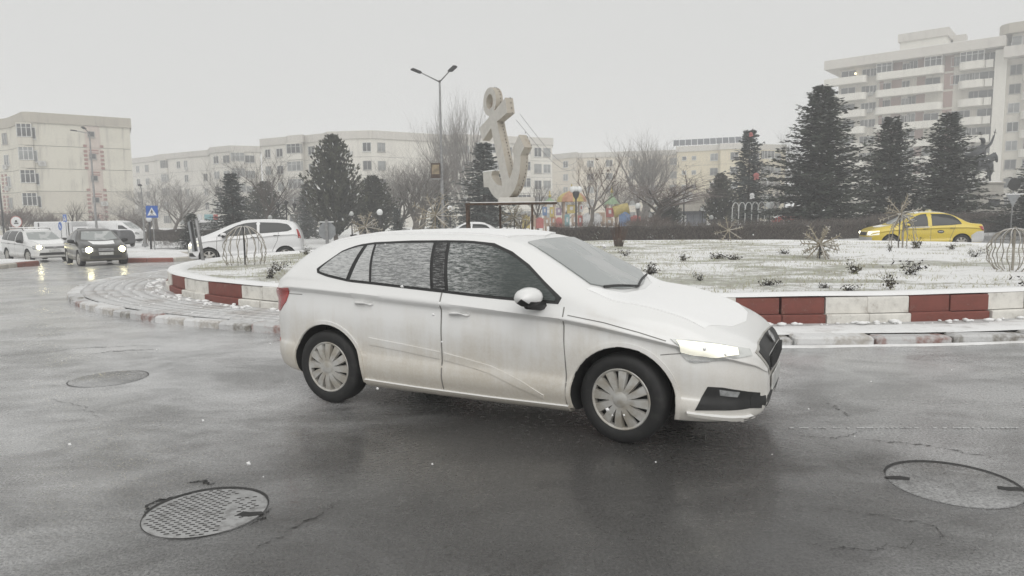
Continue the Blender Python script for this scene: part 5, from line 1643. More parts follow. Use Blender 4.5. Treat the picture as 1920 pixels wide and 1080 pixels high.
def bare_meshes(seed, H, spread, up=.25, levels=4, trunk=.22, r0=None, stems=1, kids=(4, 4, 4, 3), m=(M_BARK, M_TWIG), lean=0.0, leaves=0):
    rnd = random.Random(seed)
    big, fine = [], []
    lv = []
    def grow(p, d, L, r, lev):
        n = 4 if lev < 2 else 3
        pts = [p]
        for i in range(n):
            d = (d + Vector((rnd.gauss(0, .13), rnd.gauss(0, .13), rnd.gauss(0, .08) + up * .12 * (lev > 0)))).normalized()
            q = pts[-1] + d * (L / n)
            ra, rb = r * (1 - i / n * .55), r * (1 - (i + 1) / n * .55)
            (big if lev < 2 else fine).append((tuple(pts[-1]), tuple(q), ra, rb))
            pts.append(q)
        if lev >= levels:
            if leaves and rnd.random() < leaves: lv.append(q)
            return
        kn = kids[min(lev, len(kids) - 1)]
        off_ = rnd.random() * 2 * PI
        for j in range(kn):
            f = (.35 + .65 * (j + rnd.random() * .6) / kn) if lev else (.55 + .45 * (j + .5) / kn)
            f = min(f, 1.0)
            i = min(int(f * n), n - 1)
            q = pts[i].lerp(pts[i + 1], f * n - i)
            az = j * 2.39996 + rnd.uniform(-.6, .6) + off_
            side_ = Vector((math.cos(az), math.sin(az), 0))
            s = spread * rnd.uniform(.6, 1.15)
            nd = (d * (1 - s * .55) + side_ * s + Vector((0, 0, up))).normalized()
            grow(q, nd, L * rnd.uniform(.55, .85) * (1.1 if lev == 0 else .9), max(r * (1 - f * .5) * rnd.uniform(.45, .7), .0055), lev + 1)
    for s in range(stems):
        d = Vector((lean, 0, 1)) if stems == 1 else Vector((.26 * math.cos(s * 2.4 + seed) + lean, .26 * math.sin(s * 2.4 + seed), 1))
        grow(Vector((rnd.uniform(-.15, .15) * (stems > 1), rnd.uniform(-.15, .15) * (stems > 1), 0)), d.normalized(), H * (trunk + .12), r0 or H * .021, 0)
    pb, fb = sticks(big, 7); pf_, ff = sticks(fine, 3)
    top = max(pb[:, 2].max(), pf_[:, 2].max())
    k = H / top
    pb *= k; pf_ *= k
    BEXT.append(float(np.percentile(np.hypot(pf_[:, 0] - pf_[:, 0].mean(), pf_[:, 1] - pf_[:, 1].mean()), 93)))
    tm = fast_mesh('trunk', pb, fb, [m[0]], smooth=True)
    mats = [m[1]]
    if lv:
        lp = np.array([tuple(q) for q in lv]) * k
        rs_ = np.random.RandomState(seed)
        o1 = rs_.randn(len(lp), 3) * .055; o2 = rs_.randn(len(lp), 3) * .055
        q4 = np.stack([lp - o1, lp + o2, lp + o1, lp - o2], 1).reshape(-1, 3)
        F2 = np.arange(len(q4)).reshape(-1, 4) + len(pf_)
        mi = np.concatenate([np.zeros(len(ff), int), np.ones(len(F2), int)])
        return tm, fast_mesh('crown', np.concatenate([pf_, q4]), np.concatenate([ff, F2]), [m[1], M_LEAFB], mi)
    return tm, fast_mesh('crown', pf_, ff, mats)
BEXT = []
BT = {
    'round': bare_meshes(1, 8, .62, .16, 4, .2, kids=(7, 5, 5, 4), m=(M_BARKG, M_TWIGG)),
    'dark': bare_meshes(2, 8, .60, .22, 4, .22, kids=(7, 5, 5, 4), m=(M_BARK, M_TWIG)),
    'tall': bare_meshes(3, 14, .46, .30, 4, .22, kids=(8, 5, 4, 3), m=(M_BARKG, M_TWIGG), stems=3),
    'multi': bare_meshes(4, 8, .52, .26, 4, .2, kids=(7, 5, 4, 3), m=(M_BARKG, M_TWIGG), stems=4),
    'wide': bare_meshes(5, 7, .85, .04, 4, .16, kids=(9, 6, 4, 4), m=(M_BARK, M_TWIGR), r0=.17),
    'lean': bare_meshes(6, 7, .55, .35, 4, .25, kids=(5, 5, 4, 4), m=(M_BARKG, M_TWIGR), lean=.35, leaves=.10),
    'small': bare_meshes(7, 5, .5, .4, 3, .3, kids=(7, 5, 4), m=(M_BARK, M_TWIG)),
    'bush': bare_meshes(8, 3, .6, .4, 3, .1, kids=(6, 5, 5), m=(M_BARK, M_TWIGR), stems=7, r0=.03),
}
BW = dict(zip(BT, BEXT))
BH = {'round': 8, 'dark': 8, 'tall': 14, 'multi': 8, 'wide': 7, 'lean': 7, 'small': 5, 'bush': 3}
def zg(x, y):
    return gz(x, y) + (.12 if -60 < x < 60 and y > yfront(x) else 0)
def ground_at(px, Y):
    x = gx(px, Y)
    return Vector((x, Y, zg(x, Y)))
def bare(kind, px, ytop, Y, label, wpx=None, rz=0.0, name='bare_tree', group='bare winter trees'):
    p = ground_at(px, Y)
    H = at(px, ytop, Y).z - p.z
    s = H / BH[kind]
    w = (wpx / 2 / FOC * Y) / (BW[kind] * s) if wpx else 1.6
    r = thing(name, label, 'tree' if name != 'bare_shrub' else 'shrub', p, rz, group, (s * w, s * w, s))
    put('trunk' if name != 'bare_shrub' else 'stem', BT[kind][0], r); put('crown', BT[kind][1], r)
    return r
for a in [
    ('round', 292, 318, 82, 'pale bare tree just right of the beige block, over the crossing sign', 100, .3),
    ('round', 222, 362, 76, 'low bare tree against the foot of the beige gable', 120, 2.0),
    ('small', 139, 368, 62, 'small dark bare tree standing alone before the beige block', 48, 1.2),
    ('round', 352, 318, 70, 'bare tree with an open rounded head left of the young spruce', 120, 4.0),
    ('dark', 432, 286, 66, 'bare tree rising directly behind the young dark spruce', 80, .7),
    ('dark', 497, 270, 55, 'dark bare tree with strong ascending limbs beside the triple lantern', 140, 2.2),
    ('multi', 742, 290, 58, 'bare bushy tree leaning right of the big dark thuja', 120, 1.5),
    ('multi', 778, 240, 56, 'broad many-stemmed bare tree just left of the tall street light', 165, 3.0),
    ('tall', 880, 128, 84, 'very tall slender bare tree left of the anchor', 110, .9),
    ('small', 1008, 330, 60, 'thin bare tree showing through beside the anchor fluke', 60, .2),
    ('small', 980, 386, 34, 'small bare sapling under the right edge of the anchor table', 60, .6),
    ('lean', 1100, 270, 47, 'leaning tree with a few brown leaves behind the first playground tower', 120, .2),
    ('tall', 1200, 222, 80, 'tall upright bare tree behind the spreading one', 150, 2.6),
    ('wide', 1222, 300, 48, 'wide spreading red-brown bare tree in the middle of the park', 210, 1.0),
    ('round', 1342, 330, 66, 'pale bare tree between the pavilion and the yellow block', 100, 5.0),
    ('round', 1065, 340, 74, 'faint bare tree behind the playground beside the cream block', 120, 3.3),
    ('dark', 1488, 228, 60, 'bare tree peeping out left of the largest fir', 100, 2.9),
    ('round', 318, 338, 60, 'pale bare tree behind the crossing sign post', 110, 2.2),
    ('round', 268, 372, 56, 'low pale bare tree between the white van and the crossing sign', 90, 1.1),
    ('dark', 590, 352, 68, 'thin bare tree in the gap left of the tallest thuja', 70, 2.8),
    ('multi', 680, 318, 66, 'pale bare tree rising behind the two thujas', 110, .4),
    ('round', 1170, 310, 62, 'reddish bare tree between the two playground towers', 110, 3.7),
    ('round', 548, 326, 76, 'faint bare tree before the stepped joint of the pale blocks', 110, .9),
    ('round', 846, 318, 70, 'bare tree hidden behind the tall street light post', 110, 4.4),
    ('dark', 1138, 330, 64, 'thin bare tree between the domed and the green-roofed tower', 90, 1.6),
    ('round', 1302, 345, 78, 'faint bare tree above the pavilion vault', 110, 2.5),
    ('small', 180, 385, 66, 'small bare tree at the foot of the red brick strip', 70, 3.1),
    ('round', 1440, 300, 80, 'pale bare tree in the gap between spruce and largest fir', 120, 1.9)]:
    bare(*a[:5], wpx=a[5], rz=a[6])
for i, (px, yt, Y, lab) in enumerate([(30, 380, 70, 'tangled bare shrub at the foot of the beige block, far left'), (85, 392, 72, 'tangled bare shrub behind the box truck'), (250, 395, 66, 'tangled bare shrub right of the white van'), (1230, 398, 46, 'tangled bare shrub under the wide spreading tree'), (1195, 402, 44, 'low tangled shrub beside the red playground panel'), (1630, 395, 44, 'snow-dusted bare shrub behind the hedge under the firs')]):
    bare('bush', px, yt, Y, lab, None, i * 1.3, 'bare_shrub', 'bare shrubs')

def conifer_meshes(seed, H, Rb, mats, style='fir', n_br=150, snow=.02, base=.04, tuft=.26):
    rnd = random.Random(seed); rs_ = np.random.RandomState(seed)
    V, F, MI, segs = [], [], [], []
    for b_ in range(n_br):
        f = base + (1 - base) * (b_ / n_br) ** (1.05 if style != 'thuja' else .95)          # height fraction
        z0 = f * H
        if style == 'thuja':
            prof = (.85 + .15 * min(1, f / .2)) * (1 - max(0, (f - .12) / .88) ** 1.25)
        else:
            prof = (1 - f) ** .80 * (.80 + .20 * min(1, f / .12)) * 1.18
        L = Rb * prof * rnd.choice((rnd.uniform(.5, .85), rnd.uniform(.8, 1.1), rnd.uniform(.9, 1.22))) + .12
        az = b_ * 2.39996 + rnd.uniform(-.5, .5)
        if style != 'thuja':
            L *= .80 + .30 * math.sin(az * 1.7 + f * 11 + seed) * math.sin(f * 7 + seed)
        dz0 = {'fir': .10 + .55 * f, 'spruce': -.12 + .7 * f, 'thuja': .9 + .6 * f}[style]
        droop = rnd.uniform(.6, 1.7) * {'fir': -.26, 'spruce': -.30, 'thuja': .15}[style]
        n = max(3, int(L / .17))
        pts = []
        for i in range(n + 1):
            t = i / n
            rr = L * t
            pts.append(np.array([math.cos(az) * rr, math.sin(az) * rr, z0 + dz0 * rr + droop * rr * t + (0.18 * rr * t * t if style != 'thuja' else 0)]))
        for i in range(n):
            segs.append((tuple(pts[i]), tuple(pts[i + 1]), .022 * (1 - i / n) + .006, .022 * (1 - (i + 1) / n) + .005))
        dirv = np.array([math.cos(az), math.sin(az), dz0 * .4]); side_ = np.array([-math.sin(az), math.cos(az), 0])
        shade = rnd.random()
        for i in range(1, n + 1):
            t = i / n
            for s in ((-1, 1, -1, 1, -1, 1) if style != 'thuja' else (-1, 1, -1, 1, 0, 0, 0)):
                w = (1.0 - .35 * t) * tuft * rnd.uniform(.7, 1.5)
                if s and style != 'thuja':
                    d = dirv * rnd.uniform(.35, .9) + side_ * s * rnd.uniform(.3, 1.0) + np.array([0, 0, rnd.uniform(-.35, .22)])
                elif style == 'thuja':
                    d = dirv * rnd.uniform(.1, .8) + side_ * rnd.uniform(-.7, .7) + np.array([0, 0, rnd.uniform(.2, 1.1)])
                d = d / np.linalg.norm(d) * w * 1.25
                p = pts[i] + rs_.randn(3) * .05
                q = np.cross(d, rs_.randn(3)); q = q / (np.linalg.norm(q) + 1e-6) * w * .24
                o = len(V)
                V += [p - q * .5, p + d * .55 - q, p + d, p + d * .5 + q]
                F.append((o, o + 1, o + 2, o + 3))
                is_snow = rnd.random() < snow * (2.2 if t > .6 else .5)
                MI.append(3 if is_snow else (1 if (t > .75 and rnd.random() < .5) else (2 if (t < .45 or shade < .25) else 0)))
    P1, F1 = np.array(V), np.array(F)
    P2, F2 = sticks(segs, 3)
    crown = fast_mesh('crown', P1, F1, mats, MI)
    n = 9
    b = MB(); b.tube([(0, 0, -.1), (0, 0, H * .3), (.03, 0, H * .65), (0, .02, H * .99)], [H * .020, H * .015, H * .008, .01], 8)
    b2 = np.concatenate([np.array(b.v), P2]); tf = [f for f in b.f if len(f) == 4]
    trunk = fast_mesh('trunk', b2, np.concatenate([np.array(tf), F2 + len(b.v)]), [M_BARK], smooth=True)
    return trunk, crown
CT = {
    'fir': conifer_meshes(11, 9.3, 2.75, M_FIR, 'fir', 380, .008, .05, .22),
    'fir_b': conifer_meshes(12, 8.0, 2.3, M_FIR, 'fir', 310, .015, .05, .22),
    'fir_c': conifer_meshes(13, 8.0, 2.35, M_FIR, 'fir', 310, .025, .05, .22),
    'spruce': conifer_meshes(14, 7.0, 1.9, M_SPR, 'spruce', 210, .015, .05, .22),
    'thuja': conifer_meshes(15, 7.0, 1.7, M_THU, 'thuja', 260, .015, .06, .25),
    'young': conifer_meshes(16, 4.5, 1.6, M_FIR, 'spruce', 130, .03, .04, .22),
}
CH = {'fir': (9.3, 2.75), 'fir_b': (8, 2.3), 'fir_c': (8, 2.35), 'spruce': (7, 1.9), 'thuja': (7, 1.7), 'young': (4.5, 1.6)}
def conifer(kind, px, ytop, wpx, Y, label, rz=0.0, name='fir_tree', drop=0):
    p = ground_at(px, Y); p.z -= drop
    H = at(px, ytop, Y).z - p.z
    h0, r0 = CH[kind]
    w = wpx / 2 / FOC * Y
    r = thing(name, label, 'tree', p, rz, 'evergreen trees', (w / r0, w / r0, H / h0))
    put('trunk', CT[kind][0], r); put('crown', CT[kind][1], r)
    return r
for a in [
    ('fir', 1535, 164, 240, 41, 'largest dark fir, left of the row beside the tower', .4, 'fir_tree'),
    ('fir_b', 1665, 222, 176, 43, 'middle fir of the row beside the tower', 2.0, 'fir_tree'),
    ('fir_c', 1770, 214, 180, 42.5, 'fir with snowy branch ends just left of the horseman statue', 1.0, 'fir_tree'),
    ('fir_b', 1945, 285, 150, 41, 'fir cut by the right picture edge behind the round sign', 4.4, 'fir_tree'),
    ('spruce', 1402, 246, 118, 52, 'slender spruce hung with a red bow and white ornaments', .2, 'spruce_tree'),
    ('thuja', 1350, 330, 66, 50, 'low dark evergreen at the left foot of the decorated spruce', 2.2, 'thuja_tree'),
    ('thuja', 628, 262, 112, 50, 'big dense dark thuja with a pointed top, tallest on the left', .0, 'thuja_tree'),
    ('thuja', 700, 335, 95, 53, 'dark thuja shouldering the tallest one on its right', 3.0, 'thuja_tree'),
    ('spruce', 436, 326, 112, 46, 'young dark spruce behind the small white car', 1.0, 'spruce_tree'),
    ('thuja', 498, 345, 76, 62, 'grey evergreen behind the bare tree by the triple lantern', 5.0, 'thuja_tree'),
    ('spruce', 575, 346, 66, 62, 'faint grey spruce left of the tallest thuja', 2.6, 'spruce_tree'),
    ('spruce', 828, 322, 76, 58, 'grey-green spruce behind the tall street light', 3.9, 'spruce_tree'),
    ('spruce', 908, 270, 150, 47, 'broad blue-grey spruce just left of the anchor', .8, 'spruce_tree'),
    ('spruce', 745, 392, 50, 47, 'small evergreen behind the bright white globe lamp', 4.0, 'spruce_tree'),
    ('young', 358, 402, 70, 44, 'low juniper-like evergreen left of the young spruce', .0, 'juniper_shrub'),
    ('thuja', 1250, 372, 60, 50, 'dark evergreen bush below the wide spreading tree', 1.7, 'thuja_tree')]:
    conifer(*a[:6], rz=a[6], name=a[7])

# ---- clipped twiggy hedges
def hedge(name, label, pts, h, w, seed, dens=420):
    rs_ = np.random.RandomState(seed)
    segs, P = [], [Vector((x, y, 0)) for x, y in pts]
    o = P[0].copy(); o.z = zg(o.x, o.y + 1) 
    r = thing(name, label, 'hedge', o, 0)
    core = MB(); rows = []
    for i in range(len(P) - 1):
        L = (P[i + 1] - P[i]).length
        d = (P[i + 1] - P[i]).normalized(); nrm = Vector((d.y, -d.x, 0))
        for k in range(int(L * dens)):
            t, s = rs_.rand() * L, (rs_.rand() - .5) * w
            hh = h * (.93 + .06 * math.sin(1.7 * t + seed) + rs_.randn() * .035)
            zz = hh * (rs_.rand() ** .65)
            if rs_.rand() < .5: s = -w / 2 * (1 - .15 * rs_.rand()) if rs_.rand() < .75 else w / 2
            a = P[i] + d * t + nrm * -s * 1.0 - o; a.z = zz * .9 + P[i].z
            a.z = zz * .92
            q = Vector((rs_.randn() * .10, rs_.randn() * .10, .10 + .16 * rs_.rand()))
            b_ = a + q
            b_.z = min(b_.z, hh * 1.05)
            segs.append((tuple(a), tuple(b_), .008, .003))
        n = max(2, int(L / .4))
        for k in range(n + (i == len(P) - 2)):
            t = L * k / n
            c = P[i] + d * t - o
            hh = h * (.80 + .06 * math.sin(1.7 * t + seed))
            ww = w * .40 * (1 + .1 * math.sin(5 * t))
            rows.append([tuple(c - nrm * -ww + Vector((0, 0, 0))), tuple(c + nrm * ww + Vector((0, 0, hh * .9))), tuple(c + nrm * ww * .5 + Vector((0, 0, hh))), tuple(c - nrm * ww * .5 + Vector((0, 0, hh))), tuple(c - nrm * ww)])
            rows[-1][0] = tuple(c + nrm * ww * 1.0)
    core.grid(rows)
    core.build('stem_mass', M_HEDGE, r, smooth=False)
    pv, fv = sticks(segs, 3)
    put('twigs', fast_mesh('twigs', pv, fv, [M_TWIGH]), r)
    return r
M_HEDGE = mat('hedge_inside', (0.060, 0.050, 0.043), .95, var=.5, scale=9)
M_TWIGH = bark('hedge_twigs', (0.15, 0.122, 0.105), .28)
hy = lambda x: yfront(x) + .75
hedge('clipped_hedge', 'long bare brown clipped hedge behind the island, in front of the playground', [(x, hy(x)) for x in np.linspace(gx(1030, 34), gx(1610, 36.5), 9)], 1.22, .9, 3)
hedge('clipped_hedge', 'bare brown clipped hedge behind the taxi, below the firs', [(x, hy(x)) for x in np.linspace(gx(1616, 36.6), gx(2000, 41), 8)], 1.30, .9, 5)
hedge('clipped_hedge', 'dark hedge behind the crossing sign, left of the small white car', [(gx(285, 50), 50), (gx(420, 47), 47)], 1.0, 1.2, 9, 300)

# ---- rose bushes and tufts on the island
M_ROSE = mat('withered_leaf', (0.070, 0.058, 0.035), .85, var=.5, scale=14, c2=(0.10, 0.10, 0.05))
M_ROSED = mat('withered_leaf_dark', (0.035, 0.030, 0.024), .9, var=.4)
def rose_meshes(seed, h, w, leaves, snow=.2, dark=.5):
    rs_ = np.random.RandomState(seed)
    segs = []; tips = []
    for i in range(7):
        a = rs_.rand() * 2 * PI; p = np.zeros(3); d = np.array([math.cos(a) * .5, math.sin(a) * .5, 1.0])
        for k in range(4):
            q = p + d * h / 4 * rs_.uniform(.7, 1.1); q[:2] *= 1.0
            segs.append((tuple(p), tuple(q), .010 - .0018 * k, .008 - .0018 * k))
            tips.append(q); p = q; d = d + rs_.randn(3) * .3
    P, F = sticks(segs, 4)
    V, G, MI = [], [], []
    for i in range(leaves):
        c = tips[rs_.randint(len(tips))] * np.array([w / h * .9, w / h * .9, 1]) + rs_.randn(3) * np.array([.07, .07, .05])
        c[2] = max(.02, c[2])
        a = rs_.randn(3) * .026; b_ = rs_.randn(3) * .017
        o = len(V); V += [c - a, c - a * .2 + b_, c + a, c - a * .2 - b_]; G.append((o, o + 1, o + 2, o + 3)); MI.append(2 if rs_.rand() < snow and c[2] > h * .35 else (1 if rs_.rand() < dark else 0))
    stems = fast_mesh('stem', P, F, [M_TWIG])
    return stems, fast_mesh('leaves', np.array(V), np.array(G), [M_ROSE, M_ROSED, M_SNOWC], MI)
RM = [rose_meshes(51, .36, .36, 190, .10, .4), rose_meshes(52, .34, .55, 230, .16, .85), rose_meshes(53, .5, .22, 150, .12, .4), rose_meshes(54, .14, .7, 170, .10, .95)]
def lawn_point(px, py):
    z = .5
    for _ in range(5):
        p = px_ground(px, py, z); z = lawn_z(p.x, p.y)
    p.z = z
    return p
def rose(k, px, py, label, s=1.0, name='rose_bush', rz=0.0):
    p = lawn_point(px, py)
    r = thing(name, label, 'bush', p, rz, 'small bushes on the island', s * .52)
    put('stem', RM[k][0], r); put('leaves', RM[k][1], r)
for i, (k, px, py, lab, s) in enumerate([
    (0, 1602, 513, 'olive rose bush in front of the spiky star ornament', 1.0),
    (1, 1706, 514, 'dark leafed spreading bush right of the olive rose bush', 1.1),
    (2, 1669, 542, 'narrow upright plant close behind the red rim blocks', .95),
    (1, 1828, 482, 'dark low bush between the taxi and the right wire globe', .8),
    (0, 1784, 467, 'tiny bush beside the taxi rear wheel', .8),
    (0, 1718, 465, 'little brown bush below the taxi door', 1.3),
    (2, 1668, 472, 'thin plant left of the wire cage under the taxi', .7),
    (0, 1282, 489, 'small olive bush in the middle of the lawn', .8),
    (1, 1216, 515, 'flat dark bush close to the bonnet of the hatchback', .9),
    (0, 1118, 451, 'snow-capped bush at the foot of the hedge, left end', 1.4),
    (1, 1222, 450, 'snow-capped bush below the hedge centre', .9),
    (1, 1262, 450, 'snow-dusted pair of bushes below the wide tree', .9),
    (1, 1172, 480, 'dark twiggy bush near the windscreen top', .8),
    (0, 1540, 478, 'brown bush hugging the spiky star ornament', 1.2),
    (1, 505, 522, 'dark bush by the rear of the hatchback, on the left lawn', .9),
    (1, 522, 508, 'second dark bush behind the hatchback tail', .9),
    (0, 574, 478, 'thin bush on the rim behind the hatchback tail', 1.0),
    (1, 1312, 526, 'flat dark tuft close to the rim above the bonnet', .55),
    (1, 1930, 545, 'green-brown bush at the rim by the right edge', .9)]):
    rose(k, px, py, lab, s, rz=i * 1.1)
for i, (px, py, lab, s) in enumerate([(1345, 486, 'strip of dark dead leaves across the middle lawn', 1.2), (1375, 487, 'strip of dark dead leaves, right part', 1.0), (1225, 512, 'patch of dark dead leaves above the bonnet', .8), (1470, 476, 'patch of dark dead leaves left of the star ornament', .9), (1440, 535, 'patch of dark leaves near the rim above the headlight', .8), (1590, 545, 'patch of dark leaves behind the white rim blocks', .7), (1545, 540, 'small patch of dark leaves behind the white rim blocks, left one', .6)]):
    rose(3, px, py, lab, s, 'dead_plant', i)
# the cut-back shrub with a thick brown foot
p = lawn_point(1160, 462)
r = thing('pruned_shrub', 'pruned brown shrub on a thick stump before the hedge', 'shrub', p, 0)
rs_ = np.random.RandomState(61)
segs = []
for i in range(70):
    a = rs_.rand() * 2 * PI; q = np.array([math.cos(a) * .15, math.sin(a) * .15, 0]) * rs_.rand(); z0 = rs_.rand() * .2
    t_ = q * 2.2 + np.array([rs_.randn() * .06, rs_.randn() * .06, .45 + .35 * rs_.rand()])
    segs.append(((q[0], q[1], z0), tuple(t_), .011, .004))
P_, F_ = sticks(segs, 4); put('twigs', fast_mesh('twigs', P_, F_, [M_TWIGR]), r)
b = MB(); b.tube([(0, 0, -.05), (.01, 0, .12), (0, 0, .26)], [.15, .13, .09], 9); b.build('stump', M_BARK, r, smooth=True)
# ------------------------------------------------------------------ monument, lamps, signs and the rest
M_RUST = mat('rusty_steel', (0.10, 0.062, 0.042), .8, .3, var=.6, scale=14)
M_GALV = mat('galvanised_steel', (0.33, 0.33, 0.33), .5, .5, var=.3, scale=10)
M_DKST = mat('dark_painted_steel', (0.045, 0.045, 0.047), .5, .2, var=.4, scale=10)
M_ANCH = wall_mat('anchor_white_panel', (0.56, 0.54, 0.50), (0.30, 0.26, 0.21), .5)
t = NT('anchor_rusty_edge')
v = t.coord()
n = t.noise(t.coord(scale=(3, 3, 1)), 1.7, 6, .65); n2 = t.noise(v, 12, 4, .6)
t.set(Base_Color=t.mix(t.ramp(t.math('ADD', t.math('MULTIPLY', n, .7), t.math('MULTIPLY', n2, .3)), 0, .85, .50, .70), (0.40, 0.365, 0.31), (0.22, 0.145, 0.095)), Roughness=.8)
M_ANCE = t.m
# table and anchor on the island
AY = 18.5
pA = Vector((gx(958, AY), AY, 0)); ztop = at(958, 380, AY).z
x0, x1 = gx(876, AY), gx(1041, AY)
tb = thing('steel_table', 'rusty steel frame table on the island carrying the anchor', 'plinth', (pA.x, AY, lawn_z(pA.x, AY)))
zt = ztop - lawn_z(pA.x, AY)
b = MB()
for dy in (-.42, .42):
    b.box((((x0 + x1) / 2 - pA.x), dy, zt - .03), (x1 - x0, .05, .05))
for xx in (x0, (x0 + x1) / 2, x1): b.box((xx - pA.x, 0, zt - .032), (.05, .79, .044))
b.build('frame', M_RUST, tb)
for xx, dy in ((x0, -.42), (x0 + .0, .42), (x1 - .64, -.42), (x1 - .62, .42), (gx(936, AY), .42)):
    b = MB(); b.box((xx - pA.x + .02, dy, (zt - .06) / 2), (.055, .055, zt - .062)); b.build('leg', M_RUST, tb)
b = MB(); b.box((.06, 0, zt + .008), (x1 - x0 - .1, .9, .012)); b.build('snow_layer', M_SNOWC, tb)
b = MB(); b.box((.15, 0, zt + .075), (.96, .62, .12), ch=.03); b.build('base_slab', M_ANCH, tb)

an = thing('anchor_monument', 'big white anchor sculpture with rusty edges leaning on the steel table', 'sculpture', (pA.x + .05, AY, ztop + .135))
LEAN, TURN = R(21.7), R(-61)
sh = []
def arc(cx_, cy_, r, a0, a1, n=14):
    return [(cx_ + r * math.cos(R(a0 + (a1 - a0) * i / n)), cy_ + r * math.sin(R(a0 + (a1 - a0) * i / n))) for i in range(n + 1)]
SW = .215
right = arc(0, 1.12, 1.12, -90, -20)                                  # outer edge of the arm
right += [(1.33, .84), (1.19, 1.25), (.62, 1.03), (.725, .95)]      # fluke
right += arc(0, 1.16, .76, -18, -72)
right += [(SW, .55), (SW - .03, 2.12)]
cross = [(.78, 2.05), (.84, 2.46), (SW - .04, 2.44), (.14, 2.62)]
body = [(0.0, 0.0)] + right[1:] + cross
body = [(x * .93, y) if y < 1.9 else (x, y) for x, y in body]
outline = body + [(-x, y) for x, y in body[::-1][:-1]]
RC, RO, RI = 2.82, .38, .20
TH = .23
Mx = Matrix.Rotation(TURN, 4, 'Z') @ Matrix.Rotation(-LEAN, 4, 'Y') @ Matrix.Rotation(PI / 2, 4, 'X')
def slab(poly):
    """Front/back faces triangulated, rim quads as a second material."""
    bm = bmesh.new()
    vs = [bm.verts.new((p[0], p[1], TH / 2)) for p in poly]
    es = [bm.edges.new((vs[i], vs[(i + 1) % len(vs)])) for i in range(len(vs))]
    r = bmesh.ops.triangle_fill(bm, edges=es, use_beauty=True)
    fr = [f for f in bm.faces]
    for f in fr: f.normal_update()
    bk = bmesh.ops.duplicate(bm, geom=fr)
    for q in [g for g in bk['geom'] if isinstance(g, bmesh.types.BMVert)]: q.co.z = -TH / 2
    mp = {}
    for q in [g for g in bk['geom'] if isinstance(g, bmesh.types.BMVert)]:
        mp[(round(q.co.x, 4), round(q.co.y, 4))] = q
    for i in range(len(vs)):
        a, c = vs[i], vs[(i + 1) % len(vs)]
        f = bm.faces.new((a, mp[(round(a.co.x, 4), round(a.co.y, 4))], mp[(round(c.co.x, 4), round(c.co.y, 4))], c)); f.material_index = 1
    bmesh.ops.recalc_face_normals(bm, faces=bm.faces)
    me = bpy.data.meshes.new('anchor_body'); bm.to_mesh(me); bm.free()
    me.materials.append(M_ANCH); me.materials.append(M_ANCE)
    me.transform(Mx)
    return me
put('anchor_body', slab(outline), an)
b = MB()
prof = [(RO, -TH / 2 + .01), (RO, TH / 2 - .01)]
n = 40
rows = []
for r_, z_ in ((RI, TH / 2 - .01), (RO, TH / 2 - .01), (RO, -TH / 2 + .01), (RI, -TH / 2 + .01), (RI, TH / 2 - .01)):
    rows.append([Mx @ Vector((r_ * math.cos(2 * PI * i / n), RC + r_ * math.sin(2 * PI * i / n), z_)) for i in range(n)])
for i in range(4):
    b.grid([rows[i + 1], rows[i]], 0 if i in (0, 2) else 1, closed=True)
b.build('ring', [M_ANCH, M_ANCE], an, sharp=40, smooth=True)
ls = MB()
edge = [(-.78, 2.05)] and [(SW + .01, .62), (SW - .02, 2.08)]
for path in ([(1.34, .84), (1.20, 1.26)], arc(0, 1.12, 1.13, -75, -20), [(SW + .01, .62), (SW - .02, 2.08)], [(.79, 2.05), (.85, 2.46)], arc(0, RC, RO + .01, -60, 150)):
    P_ = [Mx @ Vector((x, y, -TH * .15)) for x, y in path]
    P_ = resample([tuple(p) for p in P_], max(4, int(sum((P_[i + 1] - P_[i]).length for i in range(len(P_) - 1)) / .09)))
    for q in P_: ls.box(tuple(q), (.018, .018, .03))
tag(ls.build('light_string', M_DKST, an), kind='stuff')
for path in ([(-1.19, 1.26), (-.62, 1.04)], [(-.84, 2.47), (-.2, 2.46)]):
    ls = MB(); ls.tube([Mx @ Vector((x, y + .015, .05)) for x, y in path], .035, 6); ls.build('snow_layer', M_SNOWC, an)
# two guy wires running off to the right
for (p, q, r_, lab) in (((975, 214, AY), (1092, 286, 62), .008, 'upper thin cable running from the anchor to the right'), ((968, 225, AY), (1092, 296, 62), .008, 'lower thin cable running from the anchor to the right')):
    A_, B_ = at(*p), at(*q)
    b = MB()
    pts = [A_.lerp(B_, i / 14) - Vector((0, 0, 1.2 * math.sin(PI * i / 14))) - A_ for i in range(15)]
    b.tube(pts, [.006 + .010 * i / 14 for i in range(15)], 5)
    r = thing('guy_cable', lab, 'cable', A_); b.build('strand', M_GALV, r)

